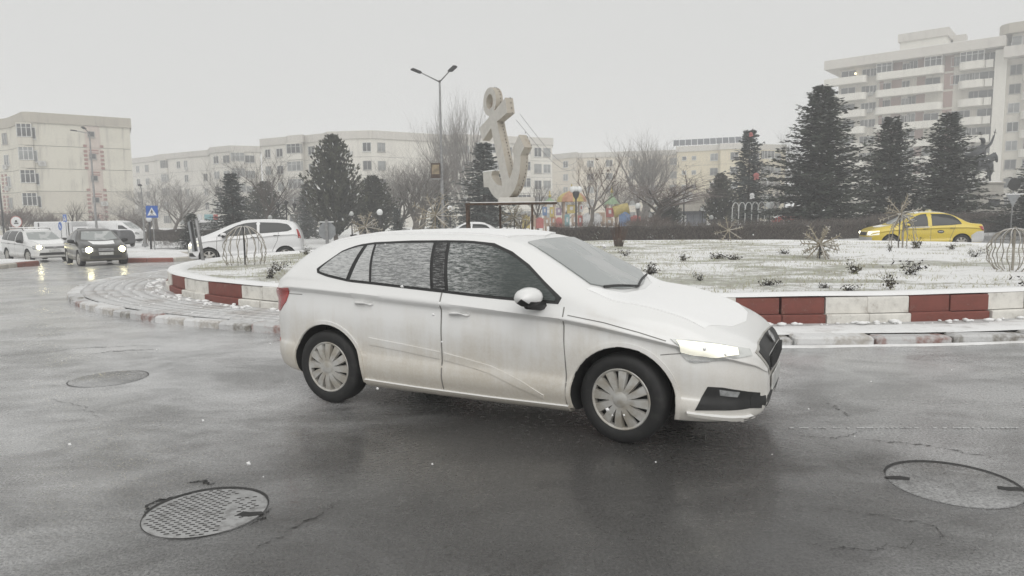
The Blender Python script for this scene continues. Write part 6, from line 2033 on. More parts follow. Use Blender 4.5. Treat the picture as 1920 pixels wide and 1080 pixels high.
# ---- street lights
def street_light(name, label, px, Y, ytop, arms, r=.07, m=M_GALV):
    p = ground_at(px, Y)
    H = at(px, ytop, Y).z - p.z
    t_ = thing(name, label, 'street light', p)
    b = MB(); b.tube([(0, 0, -.05), (0, 0, H * .45), (0, 0, H)], [r * 1.5, r * 1.1, r * .7], 10); b.build('pole', m, t_, smooth=True, sharp=50)
    b = MB(); b.box((0, 0, .12), (.36, .36, .22), ch=.04); b.build('pole_foot', m, t_)
    for (qx, qy, dY) in arms:
        q = at(qx, qy, Y + dY) - p
        d = q - Vector((0, 0, H)); L = d.length; u = d.normalized()
        b = MB(); b.tube([(0, 0, H - .1), Vector((0, 0, H)) + u * L * .72], [.038, .03], 7); arm = b.build('arm', m, t_, smooth=True)
        side_ = u.cross(Vector((0, 0, 1))).normalized()
        up_ = side_.cross(u)
        M_ = Matrix((( *u, 0), (*side_, 0), (*up_, 0), (0, 0, 0, 1))).transposed(); M_.translation = Vector((0, 0, H)) + u * L * .84
        b = MB(); b.box((0, 0, 0), (L * .34, .26, .10), ch=.045, M=M_); b.build('lamp_head', M_DKST, arm)
    return t_
sl = street_light('street_light', 'tall double-armed street light left of the anchor', 830, 38, 150, [(772, 129, -1.0), (853, 124, -2.2)])
street_light('street_light', 'double-armed street light before the beige gable', 179, 60, 248, [(133, 244, 0), (155, 238, -2)], .075)
street_light('street_light', 'thin pale lamp post beside the crossing sign', 268, 52, 352, [(262, 346, -.8)], .05)
street_light('street_light', 'dark post at the far left edge before the beige block', 4, 56, 345, [(-10, 340, 0)], .06, M_DKST)
# notice box on the tall street light
q = at(817, 320, 37.8)
r = thing('notice_box', 'brown framed notice box clamped to the tall street light', 'notice box', q)
b = MB(); b.box((0, 0, 0), (.50, .16, .80), ch=.02); b.build('box_frame', M_RUST, r)
b = MB(); b.box((0, -.085, .06), (.40, .012, .5)); b.build('notice_panel', mat('faded_notice', (0.30, 0.235, 0.15), .6, var=.5, scale=5), r)
b = MB(); b.tube([(.25, 0, .25), (.40, .1, .25)], .02, 6); b.tube([(.25, 0, -.25), (.40, .1, -.25)], .02, 6); b.box((0, -.05, -.44), (.56, .3, .04)); b.build('bracket', M_GALV, r)

# ---- park lamps
M_GLOBE = mat('frosted_globe', (0.72, 0.73, 0.72), .25, var=.08, scale=3)
M_GLOBE2 = mat('dull_globe', (0.42, 0.43, 0.42), .35, var=.3, scale=5)
def globe_lamp(px, py, Y, label, r=.17, m=M_GLOBE):
    p = ground_at(px, Y); z = at(px, py, Y).z - p.z
    t_ = thing('globe_lamp', label, 'park lamp', p, 0, 'park globe lamps')
    b = MB(); b.tube([(0, 0, 0), (0, 0, z - r)], [.05, .035], 8); b.lathe([(.09, 0), (.09, .1), (.05, .2)], 10); b.lathe([(.05, z - r - .08), (.09, z - r * .8), (.06, z - r * .6)], 10)
    b.build('post', M_DKST, t_, smooth=True, sharp=50)
    b = MB(); b.ball((0, 0, z), r, 14); b.build('globe', m, t_, smooth=True)
    b = MB(); b.ball((0, 0, z + r * .62), r * .72, 10, sq=(1, 1, .55)); b.build('snow_cap', M_SNOWC, t_, smooth=True)
for px, py, Y, lab, r, m in [(712, 398, 42, 'bright white globe lamp on a thin post before the thuja', .19, M_GLOBE), (659, 401, 45, 'dull globe lamp with snow cap left of the bright one', .15, M_GLOBE2), (506, 408, 50, 'small dull globe lamp just right of the small white car', .16, M_GLOBE2), (844, 391, 43, 'globe lamp close to the right of the tall street light', .18, M_GLOBE), (1196, 386, 46, 'white globe lamp by the blue and red play panels', .19, M_GLOBE), (1334, 408, 47, 'low globe lamp before the dark evergreen right of the pavilion', .15, M_GLOBE2), (1317, 392, 50, 'white lamp at the right end of the pavilion', .16, M_GLOBE), (1443, 384, 46, 'globe lamp standing among the white arches', .26, M_GLOBE), (1105, 386, 52, 'globe lamp left of the green-roofed playground tower', .17, M_GLOBE)]:
    globe_lamp(px, py, Y, lab, r, m)
def multi_lamp(px, py, Y, label, kind):
    p = ground_at(px, Y); z = at(px, py, Y).z - p.z
    t_ = thing('ornate_lamp', label, 'park lamp', p)
    b = MB(); b.tube([(0, 0, 0), (0, 0, z)], [.07, .045], 8); b.lathe([(.13, 0), (.13, .25), (.07, .5)], 10); b.build('post', M_DKST, t_, smooth=True, sharp=50)
    if kind == 'lantern':
        b = MB()
        for s in (-1, 1):
            b.tube([(0, 0, z - .25)] + [(s * (.12 + .42 * math.sin(q)), 0, z - .30 - .28 * math.sin(2 * q) * .8 + .15 * (1 - math.cos(q))) for q in np.linspace(0, PI / 2, 7)], .03, 6)
        b.build('arm', M_DKST, t_, smooth=True)
        for x in (-.54, .54, 0):
            zz = z + .12 if x == 0 else z - .02
            b = MB(); b.lathe([(.06, zz - .2), (.13, zz + .02), (.15, zz + .05), (.03, zz + .16), (1e-3, zz + .2)], 8, 0, Matrix.Translation((x, 0, 0))); b.build('lantern', M_DKST, t_)
    elif kind == 'cup':
        b = MB(); b.lathe([(.05, z - .45), (.17, z - .28), (.22, z - .02), (.2, z + .02), (1e-3, z + .02)], 10); b.build('lantern', M_DKST, t_)
        for x, y in ((-.2, 0), (.2, .05), (0, .1)):
            b = MB(); b.ball((x, y, z + .16), .2, 12); b.build('globe', M_GLOBE, t_, smooth=True)
    else:
        b = MB(); b.tube([(-.5, 0, z - .12), (-.3, 0, z - .3), (0, 0, z - .25), (.3, 0, z - .3), (.5, 0, z - .12)], .03, 6); b.build('arm', M_DKST, t_, smooth=True)
        for x, zz in ((-.5, z + .02), (.5, z + .02), (0, z + .18)):
            b = MB(); b.ball((x, 0, zz), .19, 12); b.build('globe', M_GLOBE, t_, smooth=True)
multi_lamp(537, 384, 45, 'black triple lantern with curled arms left of the tall thuja', 'lantern')
multi_lamp(1080, 360, 43, 'black lamp post with clustered white globes before the yellow-roofed tower', 'cup')
multi_lamp(1282, 366, 52, 'lamp post with three white globes before the pavilion', 'three')

# ---- traffic signs
M_BLUE = mat('sign_blue', (0.030, 0.115, 0.42), .45, var=.1)
M_SWHT = mat('sign_white', (0.72, 0.72, 0.72), .5, var=.08)
M_SRED = mat('sign_red', (0.42, 0.14, 0.12), .5, var=.1)
M_SBLK = mat('sign_black', (0.02, 0.02, 0.02), .5)
M_SGRY = mat('sign_back_grey', (0.30, 0.31, 0.32), .5, .3, var=.2)
def post(t_, z, r=.03, m=M_GALV):
    b = MB(); b.tube([(0, 0, -.05), (0, 0, z)], r, 8); return b.build('post', m, t_, smooth=True)
def flat(b, poly, y, th=.006, mi=0):
    b.prism([(x, z) for x, z in poly], 0, th, mi, Matrix(((1, 0, 0, 0), (0, 0, -1, y), (0, 1, 0, 0), (0, 0, 0, 1))))
def crossing_sign(px, py, Y, s, label, ry=0.0):
    p = ground_at(px, Y); z = at(px, py, Y).z - p.z
    t_ = thing('crossing_sign', label, 'road sign', p, ry)
    post(t_, z + s * .4)
    b = MB(); b.box((0, -.05, z), (s, .03, s), ch=.01); bd = b.build('sign_board', M_BLUE, t_)
    b = MB(); flat(b, [(-.40 * s, z - .32 * s), (.40 * s, z - .32 * s), (0, z + .36 * s)], -.067); b.build('triangle', M_SWHT, bd)
    b = MB()                                                       # walking figure on a striped crossing
    y = -.0745
    flat(b, arc(0, z + .13 * s, .045 * s, 0, 330, 9), y)
    flat(b, [(-.05 * s, z + .08 * s), (.05 * s, z + .08 * s), (.045 * s, z - .09 * s), (-.04 * s, z - .09 * s)], y)
    flat(b, [(-.04 * s, z - .09 * s), (.0, z - .09 * s), (-.09 * s, z - .28 * s), (-.13 * s, z - .28 * s)], y)
    flat(b, [(.0, z - .09 * s), (.045 * s, z - .09 * s), (.13 * s, z - .28 * s), (.09 * s, z - .28 * s)], y)
    flat(b, [(-.05 * s, z + .06 * s), (-.13 * s, z - .07 * s), (-.10 * s, z - .09 * s), (-.04 * s, z + .0 * s)], y)
    flat(b, [(.05 * s, z + .06 * s), (.14 * s, z - .06 * s), (.11 * s, z - .08 * s), (.04 * s, z + .0 * s)], y)
    for i in range(-2, 3):
        flat(b, [((i * .11 - .03) * s, z - .315 * s), ((i * .11 + .03) * s, z - .315 * s), ((i * .10 + .025) * s, z - .285 * s), ((i * .10 - .025) * s, z - .285 * s)], y)
    b.build('pictogram', M_SBLK, bd)
    return t_
crossing_sign(286, 397, 40, .68, 'blue square pedestrian crossing sign right of the white van')
crossing_sign(122, 409, 58, .62, 'far small blue pedestrian crossing sign above the box truck', R(-34))
def round_sign(px, py, Y, r, label, face, kind, ry=0.0):
    p = ground_at(px, Y); z = at(px, py, Y).z - p.z
    t_ = thing('round_sign', label, 'road sign', p, ry)
    post(t_, z + r)
    b = MB(); b.lathe([(1e-3, -.06), (r, -.06), (r, -.035), (1e-3, -.035)], 28, 0, axis='y', M=Matrix.Translation((0, 0, z))); bd = b.build('sign_board', face, t_)
    if kind == 'arrow':                                            # white arrow pointing down right
        b = MB(); k = r
        c_, s_ = math.cos(R(-50)), math.sin(R(-50))
        pl = [(-.6, .12), (.15, .12), (.15, .36), (.65, 0), (.15, -.36), (.15, -.12), (-.6, -.12)]
        flat(b, [((x * c_ - y * s_) * k, z + (x * s_ + y * c_) * k) for x, y in pl], -.061); b.build('arrow', M_SWHT, bd)
    if kind == 'limit':
        b = MB(); b.lathe([(1e-3, -.066), (r * .88, -.066), (r * .88, -.06), (1e-3, -.06)], 24, 0, axis='y', M=Matrix.Translation((0, 0, z))); b.build('disc', M_SWHT, bd)
        b = MB(); flat(b, [(-.25 * r, z - .1 * r), (.25 * r, z - .1 * r), (.12 * r, z + .3 * r), (-.12 * r, z + .3 * r)], -.0665); flat(b, [(-.38 * r, z - .36 * r), (.38 * r, z - .36 * r), (.38 * r, z - .18 * r), (-.38 * r, z - .18 * r)], -.0665); b.build('pictogram', M_SBLK, bd)
        b = MB(); b.box((0, -.05, z - r - .22), (r * 2.2, .03, .3), ch=.01); b.build('plate', mat('sign_plate_pinkish', (0.55, 0.45, 0.43), .5), t_)
    return t_
round_sign(112, 424, 52, .31, 'round blue arrow sign seen at an angle over the saloon', M_BLUE, 'arrow', R(-36))
round_sign(30, 416, 50, .42, 'round white sign with red rim above the white estate', M_SRED, 'limit')
rs2 = round_sign(1897, 346, 34, .30, 'dark back of a round sign on a tall post by the right edge', M_SBLK, 'back')
b = MB(); zz = at(1897, 376, 34).z - ground_at(1897, 34).z
flat(b, [(-.34, zz + .28), (.34, zz + .28), (0, zz - .30)], -.02, .02); b.build('triangle', M_SGRY, rs2)
b = MB(); b.box((.12, -.03, zz + .31), (1.0, .06, .05)); b.build('snow_cap', M_SNOWC, rs2)
# small white round box on a thin black post left of the crossing sign
p = ground_at(279, 44); z = at(279, 411, 44).z - p.z
t_ = thing('meter_post', 'dark post with small white round box beside the crossing sign', 'post', p); post(t_, z, .06, M_DKST)
b = MB(); b.ball((0, -.03, z), .19, 10, sq=(1, .5, 1)); b.box((0, 0, z + .38), (.42, .06, .07)); b.build('round_box', M_SWHT, t_, smooth=True, sharp=40)
# back of a sign by the road behind the island
p = Vector((gx(612, 31), 31, gz(gx(612, 31), 31))); z = at(612, 433, 31).z - p.z
t_ = thing('sign_back', 'grey back of an octagonal sign on a stout post behind the hatchback', 'road sign', p); 
b = MB(); b.box((.0, -.05, z / 2 + .25), (.12, .12, z + .5)); b.build('post', M_GALV, t_)
b = MB(); flat(b, [(.40 * math.cos(R(22.5 + 45 * i)), z + .42 * math.sin(R(22.5 + 45 * i))) for i in range(8)], .02, .03); b.build('sign_board', M_SGRY, t_)
b = MB(); b.box((0, -.04, z + .40), (.62, .05, .05)); b.build('bracket', M_SWHT, t_)
# leaning post with a board seen edge-on, on the island rim
p = lawn_point(382, 493); z = 1.16
t_ = thing('leaning_sign', 'leaning grey sign post seen edge-on at the left tip of the island', 'road sign', p)
b = MB(); b.tube([(0, 0, -.05), (-.13, 0, z)], .045, 8); b.build('post', M_GALV, t_, smooth=True)
b = MB(); b.box((-.20, .06, z * .62), (.07, .22, .80), ch=.02, M=Matrix.Rotation(R(-6), 4, 'Y')); b.build('sign_board', M_SGRY, t_)
b = MB(); b.box((-.145, -.02, z * .62), (.04, .05, .78), M=Matrix.Rotation(R(-6), 4, 'Y')); b.build('board_edge', M_DKST, t_)

# ---- wire Christmas ornaments on the island
M_ORN = bark('frosted_rope_light', (0.34, 0.30, 0.23), .55)
M_ORNW = bark('frosted_wire', (0.36, 0.33, 0.28), .6)
def star(px, py, rpx, Y, label, n=18, foot=None, seed=0, flat_=False, zb=None):
    rnd = random.Random(seed)
    c = at(px, py, Y); rr = rpx / FOC * Y
    base = zb if zb is not None else (lawn_z(c.x, c.y) if abs((c.x - ICX) / IA) ** 2 + abs((c.y - ICY) / IB) ** 2 < 1 else zg(c.x, c.y))
    t_ = thing('star_ornament', label, 'light ornament', (c.x, c.y, base))
    h = c.z - base
    b = MB(); b.tube([(0, .01, -.05), (0, 0, h)], .015, 6); b.build('stake', M_DKST, t_)
    for i in range(n):
        if flat_:
            a = 2 * PI * i / n + .2; d = Vector((math.cos(a), rnd.uniform(-.1, .1), math.sin(a))).normalized()
        else:
            z_ = 1 - 2 * (i + .5) / n; a = i * 2.39996; q_ = math.sqrt(1 - z_ * z_); d = Vector((q_ * math.cos(a), q_ * math.sin(a), z_))
        L = rr * rnd.uniform(.85, 1.08)
        b = MB(); o = Vector((0, 0, h))
        b.tube([o, o + d * L], [.018, .014], 5)
        s_ = d.cross(Vector((.3, .2, 1))).normalized(); u_ = d.cross(s_)
        for f in (.55, .8, .97):
            for k in range(3):
                e = (s_ * math.cos(2.1 * k) + u_ * math.sin(2.1 * k)) * .9 + d * .5
                b.tube([o + d * L * f, o + d * L * f + e.normalized() * rr * .18], .010, 4)
        b.build('ray', M_ORN, t_)
    return t_
star(1538, 458, 38, 16.2, 'spiky ball star ornament in front of the taxi hedge gap', 20, seed=1)
star(1366, 432, 25, 25.0, 'flat eight-armed snowflake ornament before the middle hedge', 8, seed=2, flat_=True)
star(817, 404, 44, 21.0, 'star ornament rising behind the hatchback roof by the street light', 16, seed=3)
star(685, 425, 30, 20.5, 'star ornament low behind the hatchback roof on the left', 14, seed=4)
star(964, 408, 26, 19.6, 'star ornament behind the roof under the anchor table', 14, seed=5)
def dome(px, py_top, py_bot, wpx, label, n=14, m=M_ORNW, bulge=1.0, pole=M_DKST):
    p = lawn_point(px, py_bot)
    Y = p.y
    H = at(px, py_top, Y).z - p.z; r = wpx / 2 / FOC * Y
    t_ = thing('wire_dome', label, 'light ornament', p)
    b = MB(); b.tube([(0, 0, -.05), (0, 0, H + .03)], .022, 6); b.build('pole', pole, t_)
    for i in range(n):
        a = 2 * PI * i / n + .13
        pts = []
        q1 = PI * (.5 + .30 * bulge)
        zb_ = math.cos(q1)
        for k in range(15):
            q = q1 * k / 14
            rad = r * math.sin(q) * (1 + .05 * math.sin(k * 1.9 + i * 2.1)) + .01
            z = H * (math.cos(q) - zb_) / (1 - zb_)
            aa = a + .05 * math.sin(k * .9 + i)
            pts.append((math.cos(aa) * rad, math.sin(aa) * rad, max(z, 0)))
        b = MB(); b.tube(pts, .0095, 5); b.build('hoop', m, t_, smooth=True)
    return t_, H, p
dome(460, 424, 496, 74, 'dark poled wire dome at the left end of the island', 15, bulge=.55)
dome(1898, 428, 507, 82, 'frosted wire globe by the right picture edge', 15, pole=M_ORNW)
t_, H, p = dome(1692, 408, 464, 44, 'narrow wire cage topped by a star in front of the taxi', 10, M_ORNW, .4, M_ORNW)
star(1688, 400, 34, p.y, 'star ornament on top of the wire cage before the taxi', 14, seed=6, zb=p.z)

# ---- white arches in the park
M_ARCH = mat('white_tube', (0.62, 0.62, 0.61), .45, var=.12)
ar = thing('arch_row', 'row of white hooked metal hoops behind the hedge, left of the firs', 'garden arch', ground_at(1372, 44.5))
o = ground_at(1372, 44.5)
for i in range(9):
    q = ground_at(1372 + i * 12.2, 44.5 - .25 * i)
    z = at(1372 + i * 12.2, 380 - .4 * i, 44.5 - .25 * i).z - q.z
    b = MB()
    w = .40
    pts = [(0, 0, 0), (.02, 0, z * .5), (.04, 0, z - .35)] + [(.04 + w / 2 - w / 2 * math.cos(a), 0, z - .35 + .35 * math.sin(a)) for a in np.linspace(.2, PI * .92, 9)] + [(w + .0, 0, z - .55)]
    b.tube([Vector(v_) + q - o for v_ in pts], .030, 6)
    b.build('hoop', M_ARCH, ar, smooth=True)

# ---- playground
def colr(n, c):                        # plastic colours greyed: distance haze mixed into the colour
    g_ = sum(c) / 3
    return mat('play_' + n, tuple(x * .72 + (g_ * .6 + .16) * .28 for x in c), .5, var=.22, scale=5)
C_Y, C_R, C_B, C_G, C_O, C_T, C_W, C_P = colr('yellow', (.62, .47, .06)), colr('red', (.50, .075, .06)), colr('blue', (.10, .22, .46)), colr('green', (.25, .42, .20)), colr('orange', (.55, .22, .08)), colr('teal', (.18, .42, .45)), colr('white', (.66, .66, .66)), colr('wood', (.50, .34, .22))
PY = 50.0
def tower(px, label, wpx, y_roof, y_eave, roof_m, kind, panels):
    p = ground_at(px, PY); w = wpx / FOC * PY
    zz = lambda y: at(px, y, PY).z - p.z
    t_ = thing('play_tower', label, 'playground tower', p)
    for sx in (-1, 1):
        for sy in (-1, 1):
            b = MB(); b.box((sx * w / 2, sy * w / 2, zz(y_eave) / 2), (.12, .12, zz(y_eave))); b.build('post', C_P, t_)
    zr, ze = zz(y_roof), zz(y_eave)
    b = MB()
    if kind == 'cone':
        b.lathe([(w * .86, ze - .05), (w * .80, ze + .02), (w * .45, ze + (zr - ze) * .45), (w * .12, ze + (zr - ze) * .80), (.05, zr)], 6)
    else:
        for k in range(8):
            pr = [(w * .95, ze - .05), (w * .86, ze + (zr - ze) * .35), (w * .6, ze + (zr - ze) * .7), (w * .22, ze + (zr - ze) * .93), (1e-3, zr)]
            b.lathe(pr, 2, k % 2, a0=2 * PI * k / 8, a1=2 * PI * (k + 1) / 8)
    b.build('roof', roof_m, t_)
    b = MB(); b.ball((0, 0, zr + .1), .12, 8); b.tube([(0, 0, zr), (0, 0, zr + .45)], .05, 6); b.build('finial', C_Y, t_)
    for (dx, y0, y1, wp, m, dy) in panels:
        z0, z1 = zz(y1), zz(y0); ww = wp / FOC * PY
        b = MB(); b.box((dx / FOC * PY, -w / 2 - .08 + dy, (z0 + z1) / 2), (ww, .06, z1 - z0), ch=.02); pn = b.build('panel', m, t_)
        b = MB(); b.box((dx / FOC * PY, -w / 2 - .125 + dy, (z0 + z1) / 2 + .05), (ww * .35, .02, (z1 - z0) * .4)); b.build('cutout', C_W if m is not C_W else C_R, pn)
    return t_
tower(1072, 'playground tower with yellow and orange dome roof', 30, 357, 377, [C_Y, C_O], 'dome', [(-2, 384, 400, 16, C_Y, 0), (16, 384, 398, 7, C_W, 0), (-10, 402, 424, 9, C_T, 0), (4, 402, 424, 12, C_P, 0), (14, 404, 424, 10, C_R, .02)])
gt = tower(1147, 'playground tower with green cone roof and yellow tube slide', 17, 362, 382, C_G, 'cone', [(-5, 390, 407, 14, C_R, 0), (-6, 409, 424, 14, C_P, 0), (-22, 398, 424, 16, C_P, .05)])
b = MB(); pts = [at(x, y, PY - .3) - Vector(gt.location) for x, y in ((1150, 398), (1165, 394), (1178, 391))]
b.tube(pts, [.42, .42, .42], 12); b.build('tube_slide', C_Y, gt, smooth=True, sharp=50)
b = MB(); b.tube([at(1168, 402, PY - .5) - Vector(gt.location), at(1184, 415, PY - .8) - Vector(gt.location), at(1192, 424, PY - 1) - Vector(gt.location)], [.3, .3, .3], 8); b.build('slide_chute', C_B, gt, smooth=True, sharp=50)
tower(1031, 'small playground tower with pale green roof behind the anchor table', 16, 370, 380, C_G, 'cone', [(-10, 388, 404, 9, C_B, 0), (3, 388, 408, 8, C_Y, 0), (16, 390, 404, 10, colr('violet', (.35, .22, .36)), 0), (-6, 408, 424, 10, C_P, 0), (6, 406, 424, 9, C_O, 0)])
for (px, y0, y1, w, m, lab) in [(1012, 410, 428, 14, C_R, 'red playground board right of the anchor table'), (986, 406, 428, 14, C_Y, 'yellow playground board under the anchor table'), (1048, 410, 426, 12, C_R, 'pinkish red playground board under the domed tower'), (1119, 402, 424, 14, C_W, 'white playground board left of the green tower'), (1168, 403, 424, 14, C_B, 'blue playground board under the tube slide'), (1192, 406, 424, 18, C_R, 'red playground seat board right of the slide'), (1100, 402, 424, 14, C_W, 'pale playground board beside the leaning tree'), (1000, 405, 425, 7, C_P, 'wooden playground board behind the sapling')]:
    p = ground_at(px, PY - 1.2); z0, z1 = at(px, y1, PY - 1.2).z - p.z, at(px, y0, PY - 1.2).z - p.z
    ww = w / FOC * PY
    t_ = thing('play_board', lab, 'play panel', p)
    b = MB(); b.box((0, 0, (z0 + z1) / 2), (ww, .08, z1 - z0), ch=.03); b.box((0, 0, z1 + .04), (ww * .6, .06, .1), ch=.02); b.build('board', m, t_)
    b = MB()
    for s in (-1, 1): b.box((s * ww * .45, .06, z1 / 2), (.09, .09, z1 + .1))
    b.build('post', C_P, t_)

# ---- pavilion with vaulted snowy roof, small kiosk
p = ground_at(1288, 56); s_ = 56 / FOC
t_ = thing('pavilion', 'grey pavilion with a vaulted snow-covered roof in the park', 'pavilion', p)
zz = lambda y: at(1288, y, 56).z - p.z
W_ = 74 * s_
b = MB(); b.box((0, 1.5, zz(396) / 2), (W_, 3, zz(396))); b.build('wall', mat('pavilion_blue_grey', (0.17, 0.18, 0.21), .7, var=.25, scale=2), t_)
for i in range(6):
    b = MB(); b.box((-W_ / 2 + W_ * (i + .5) / 6, -.03, zz(396) * .47), (W_ / 6 - .12, .08, zz(396) * .75)); b.build('panel', mat('pavilion_panel', (0.22, 0.23, 0.26), .6, var=.3, scale=2) if i != 2 else C_W, t_)
h0, h1 = zz(396), zz(374)
pr = [(math.cos(a) * W_ * .56, h0 + (h1 - h0) * math.sin(a)) for a in np.linspace(0, PI, 15)]
b = MB(); b.prism(pr, -.5, 3.2, 0, Matrix(((1, 0, 0, 0), (0, 0, 1, 0), (0, 1, 0, 0), (0, 0, 0, 1)))); b.build('vault', mat('pavilion_vault_cream', (0.46, 0.43, 0.38), .7, var=.15), t_, sharp=40)
pr2 = [(math.cos(a) * W_ * .58 - .1, h0 + (h1 - h0) * math.sin(a) * 1.10) for a in np.linspace(PI * .42, PI * .98, 12)]
b = MB(); b.prism(pr2, -.62, 3.3, 0, Matrix(((1, 0, 0, 0), (0, 0, 1, 0), (0, 1, 0, 0), (0, 0, 0, 1)))); b.build('snow_layer', M_SNOWC, t_, sharp=40)
p = ground_at(389, 52); s_ = 52 / FOC
zz = lambda y: at(389, y, 52).z - p.z
t_ = thing('kiosk', 'small grey kiosk with thick snow on its roof behind the small white car', 'kiosk', p)
b = MB(); b.box((0, 0, zz(417) / 2), (20 * s_, 1.4, zz(417))); b.build('wall', mat('kiosk_grey', (0.36, 0.36, 0.36), .7), t_)
b = MB(); b.prism([(-14 * s_, zz(417)), (14 * s_, zz(417)), (9 * s_, zz(412)), (-9 * s_, zz(412))], -1.0, 1.0, 0, Matrix.Rotation(PI / 2, 4, 'X')); b.build('snow_roof', M_SNOWC, t_, sharp=30)
for px, w, m, lab in ((374, 8, C_W, 'white and red advertising board behind the low juniper'), (391, 16, C_T, 'teal awning board above the small kiosk'), (404, 8, C_R, 'red board beside the young spruce')):
    p = ground_at(px, 58); z0, z1 = at(px, 413, 58).z - p.z, at(px, 402, 58).z - p.z
    t_ = thing('advert_board', lab, 'board', p)
    b = MB(); b.box((0, 0, (z0 + z1) / 2), (w * 58 / FOC, .1, z1 - z0), ch=.03); b.build('board', m, t_)
    b = MB(); b.box((0, .08, z1 / 2), (.08, .08, z1)); b.build('post', M_DKST, t_)
# ornaments on the decorated spruce
for px, py, w, m, nm, lab in ((1418, 329, .36, C_R, 'red_bow', 'big red bow hanging on the decorated spruce'), (1408, 251, .22, C_R, 'red_bow', 'small red bow at the tip of the decorated spruce'), (1410, 366, .3, M_SWHT, 'white_bow', 'white bow ornament low on the decorated spruce')):
    c = at(px, py, 50.1)
    b = MB()
    b.ball((0, 0, 0), w * .62, 8, sq=(1, .45, .9)); b.tube([(-.05, 0, 0), (-w * .3, -.02, -w * .9)], [.05, .09], 6); b.tube([(.05, 0, 0), (w * .35, -.02, -w * .75)], [.05, .09], 6)
    r = thing(nm, lab, 'bow', c); b.build('loop', m, r)
    b = MB(); b.ball((0, -w * .28, 0), w * .18, 8); b.build('knot', m, r, smooth=True)
for i, (px, py, lab) in enumerate(((1432, 342, 'white hook ornament on the right side of the decorated spruce'),)):
    c = at(px, py, 50.3); b = MB()
    b.tube([(.28 * math.cos(a), 0, .28 * math.sin(a)) for a in np.linspace(-.4, PI * .8, 10)] , .05, 6)
    r = thing('hook_ornament', lab, 'ornament', c); b.build('hook', M_SWHT, r, smooth=True)

# ---- horseman on his plinth
SY = 47.0
p = ground_at(1843, SY)
zz = lambda y: at(1843, y, SY).z - p.z
s_ = SY / FOC
M_STONE = wall_mat('plinth_stone', (0.44, 0.42, 0.38), (0.28, 0.26, 0.24), .5)
M_BRONZE = mat('dark_bronze', (0.045, 0.047, 0.050), .45, .55, var=.4, scale=4, c2=(0.085, 0.09, 0.095))
t_ = thing('stone_plinth', 'pale stone plinth with a dark plaque under the horseman', 'plinth', p)
Hp = zz(345)
wp_ = 44 * s_
for i in range(6):
    b = MB(); k = 1.0 + .35 * (1 - i / 5) ** 2
    b.box((.1, .6, Hp * (i + .5) / 6), (wp_ * k, 2.4 * k, Hp / 6 - .015), ch=.03); b.build('stone', M_STONE, t_)
b = MB(); b.box((.1, .6, Hp + .06), (wp_ * 1.08, 2.6, .12), ch=.04); b.build('cornice', M_STONE, t_)
b = MB(); b.box((.1, .6, Hp + .145), (wp_ * .9, 2.2, .05), ch=.02); b.build('snow_layer', M_SNOWC, t_)
b = MB(); b.box((.25, -.68, Hp * .60), (.75, .06, .42), ch=.02); b.build('plaque', M_BRONZE, t_)
# rider and horse modelled as chains of balls and tapered limbs, fused into one surface
b = MB()
def limb(pts, rs):
    P_ = crom(pts, 5); r_ = [float(v_) for v_ in np.interp(np.linspace(0, len(rs) - 1, len(P_)), range(len(rs)), rs)]
    b.tube([tuple(v_) for v_ in P_], r_, 10)
    b.ball(tuple(P_[0]), r_[0], 10); b.ball(tuple(P_[-1]), r_[-1], 10)
k = 1.0
# horse faces right and away; local x to the right, z up, standing height about 1.6 m at the back
limb([(-.75, 0, 1.25), (-.3, 0, 1.18), (.25, 0, 1.2), (.62, 0, 1.32)], [.36, .37, .36, .30])          # trunk
limb([(.6, 0, 1.36), (.85, -.05, 1.62), (1.02, -.08, 1.72)], [.26, .19, .15])                           # neck, bowed
limb([(1.0, -.08, 1.74), (1.16, -.1, 1.58), (1.24, -.12, 1.32)], [.15, .12, .075])                      # head tucked down
limb([(1.02, -.14, 1.80), (1.04, -.15, 1.92)], [.04, .02]); limb([(1.02, -.02, 1.80), (1.04, -.01, 1.92)], [.04, .02])
for y, pts in ((-.18, [(.55, 1.1), (.68, .72), (.58, .42), (.62, .06)]), (.18, [(.58, 1.1), (.92, .86), (.95, .52), (.78, .40)]), (-.2, [(-.75, 1.15), (-.62, .72), (-.92, .46), (-.86, .06)]), (.2, [(-.8, 1.15), (-.9, .74), (-1.16, .48), (-1.1, .06)])):
    limb([(x, y, z) for x, z in pts], [.19, .115, .07, .075])
limb([(-1.05, 0, 1.38), (-1.28, .02, 1.2), (-1.32, .03, .75), (-1.22, .03, .45)], [.08, .11, .10, .03])  # tail
# rider: seated, cloak blown back, right arm lifting a cross
limb([(-.05, 0, 1.5), (-.05, 0, 1.95), (-.02, 0, 2.22)], [.24, .25, .20])
limb([(-.02, 0, 2.2), (.0, 0, 2.42)], [.09, .09])
b.ball((.01, -.01, 2.56), .145, 12, sq=(1, .95, 1.15)); limb([(.0, 0, 2.68), (-.28, .02, 2.74)], [.12, .05])   # head, fur cap with plume
limb([(.02, -.24, 2.2), (.36, -.26, 2.42), (.62, -.22, 2.82)], [.105, .085, .062])                      # raised arm
b.ball((.65, -.22, 2.88), .075, 8)
limb([(-.05, .24, 2.2), (.1, .3, 1.9), (.38, .16, 1.72)], [.1, .085, .06])                              # rein arm
for y in (-.36, .36):
    limb([(-.02, y * .6, 1.46), (.28, y, 1.22), (.16, y * 1.05, .86), (.30, y * 1.05, .80)], [.16, .125, .085, .06])
for i in range(7):                                                                                      # cloak
    f = i / 6
    limb([(-.18, -.22 + .44 * f, 2.2), (-.55, -.32 + .64 * f, 1.95 + .1 * math.sin(3 * f)), (-.95, -.36 + .72 * f, 1.78), (-1.02, -.34 + .7 * f, 1.35)], [.10, .12, .12, .06])
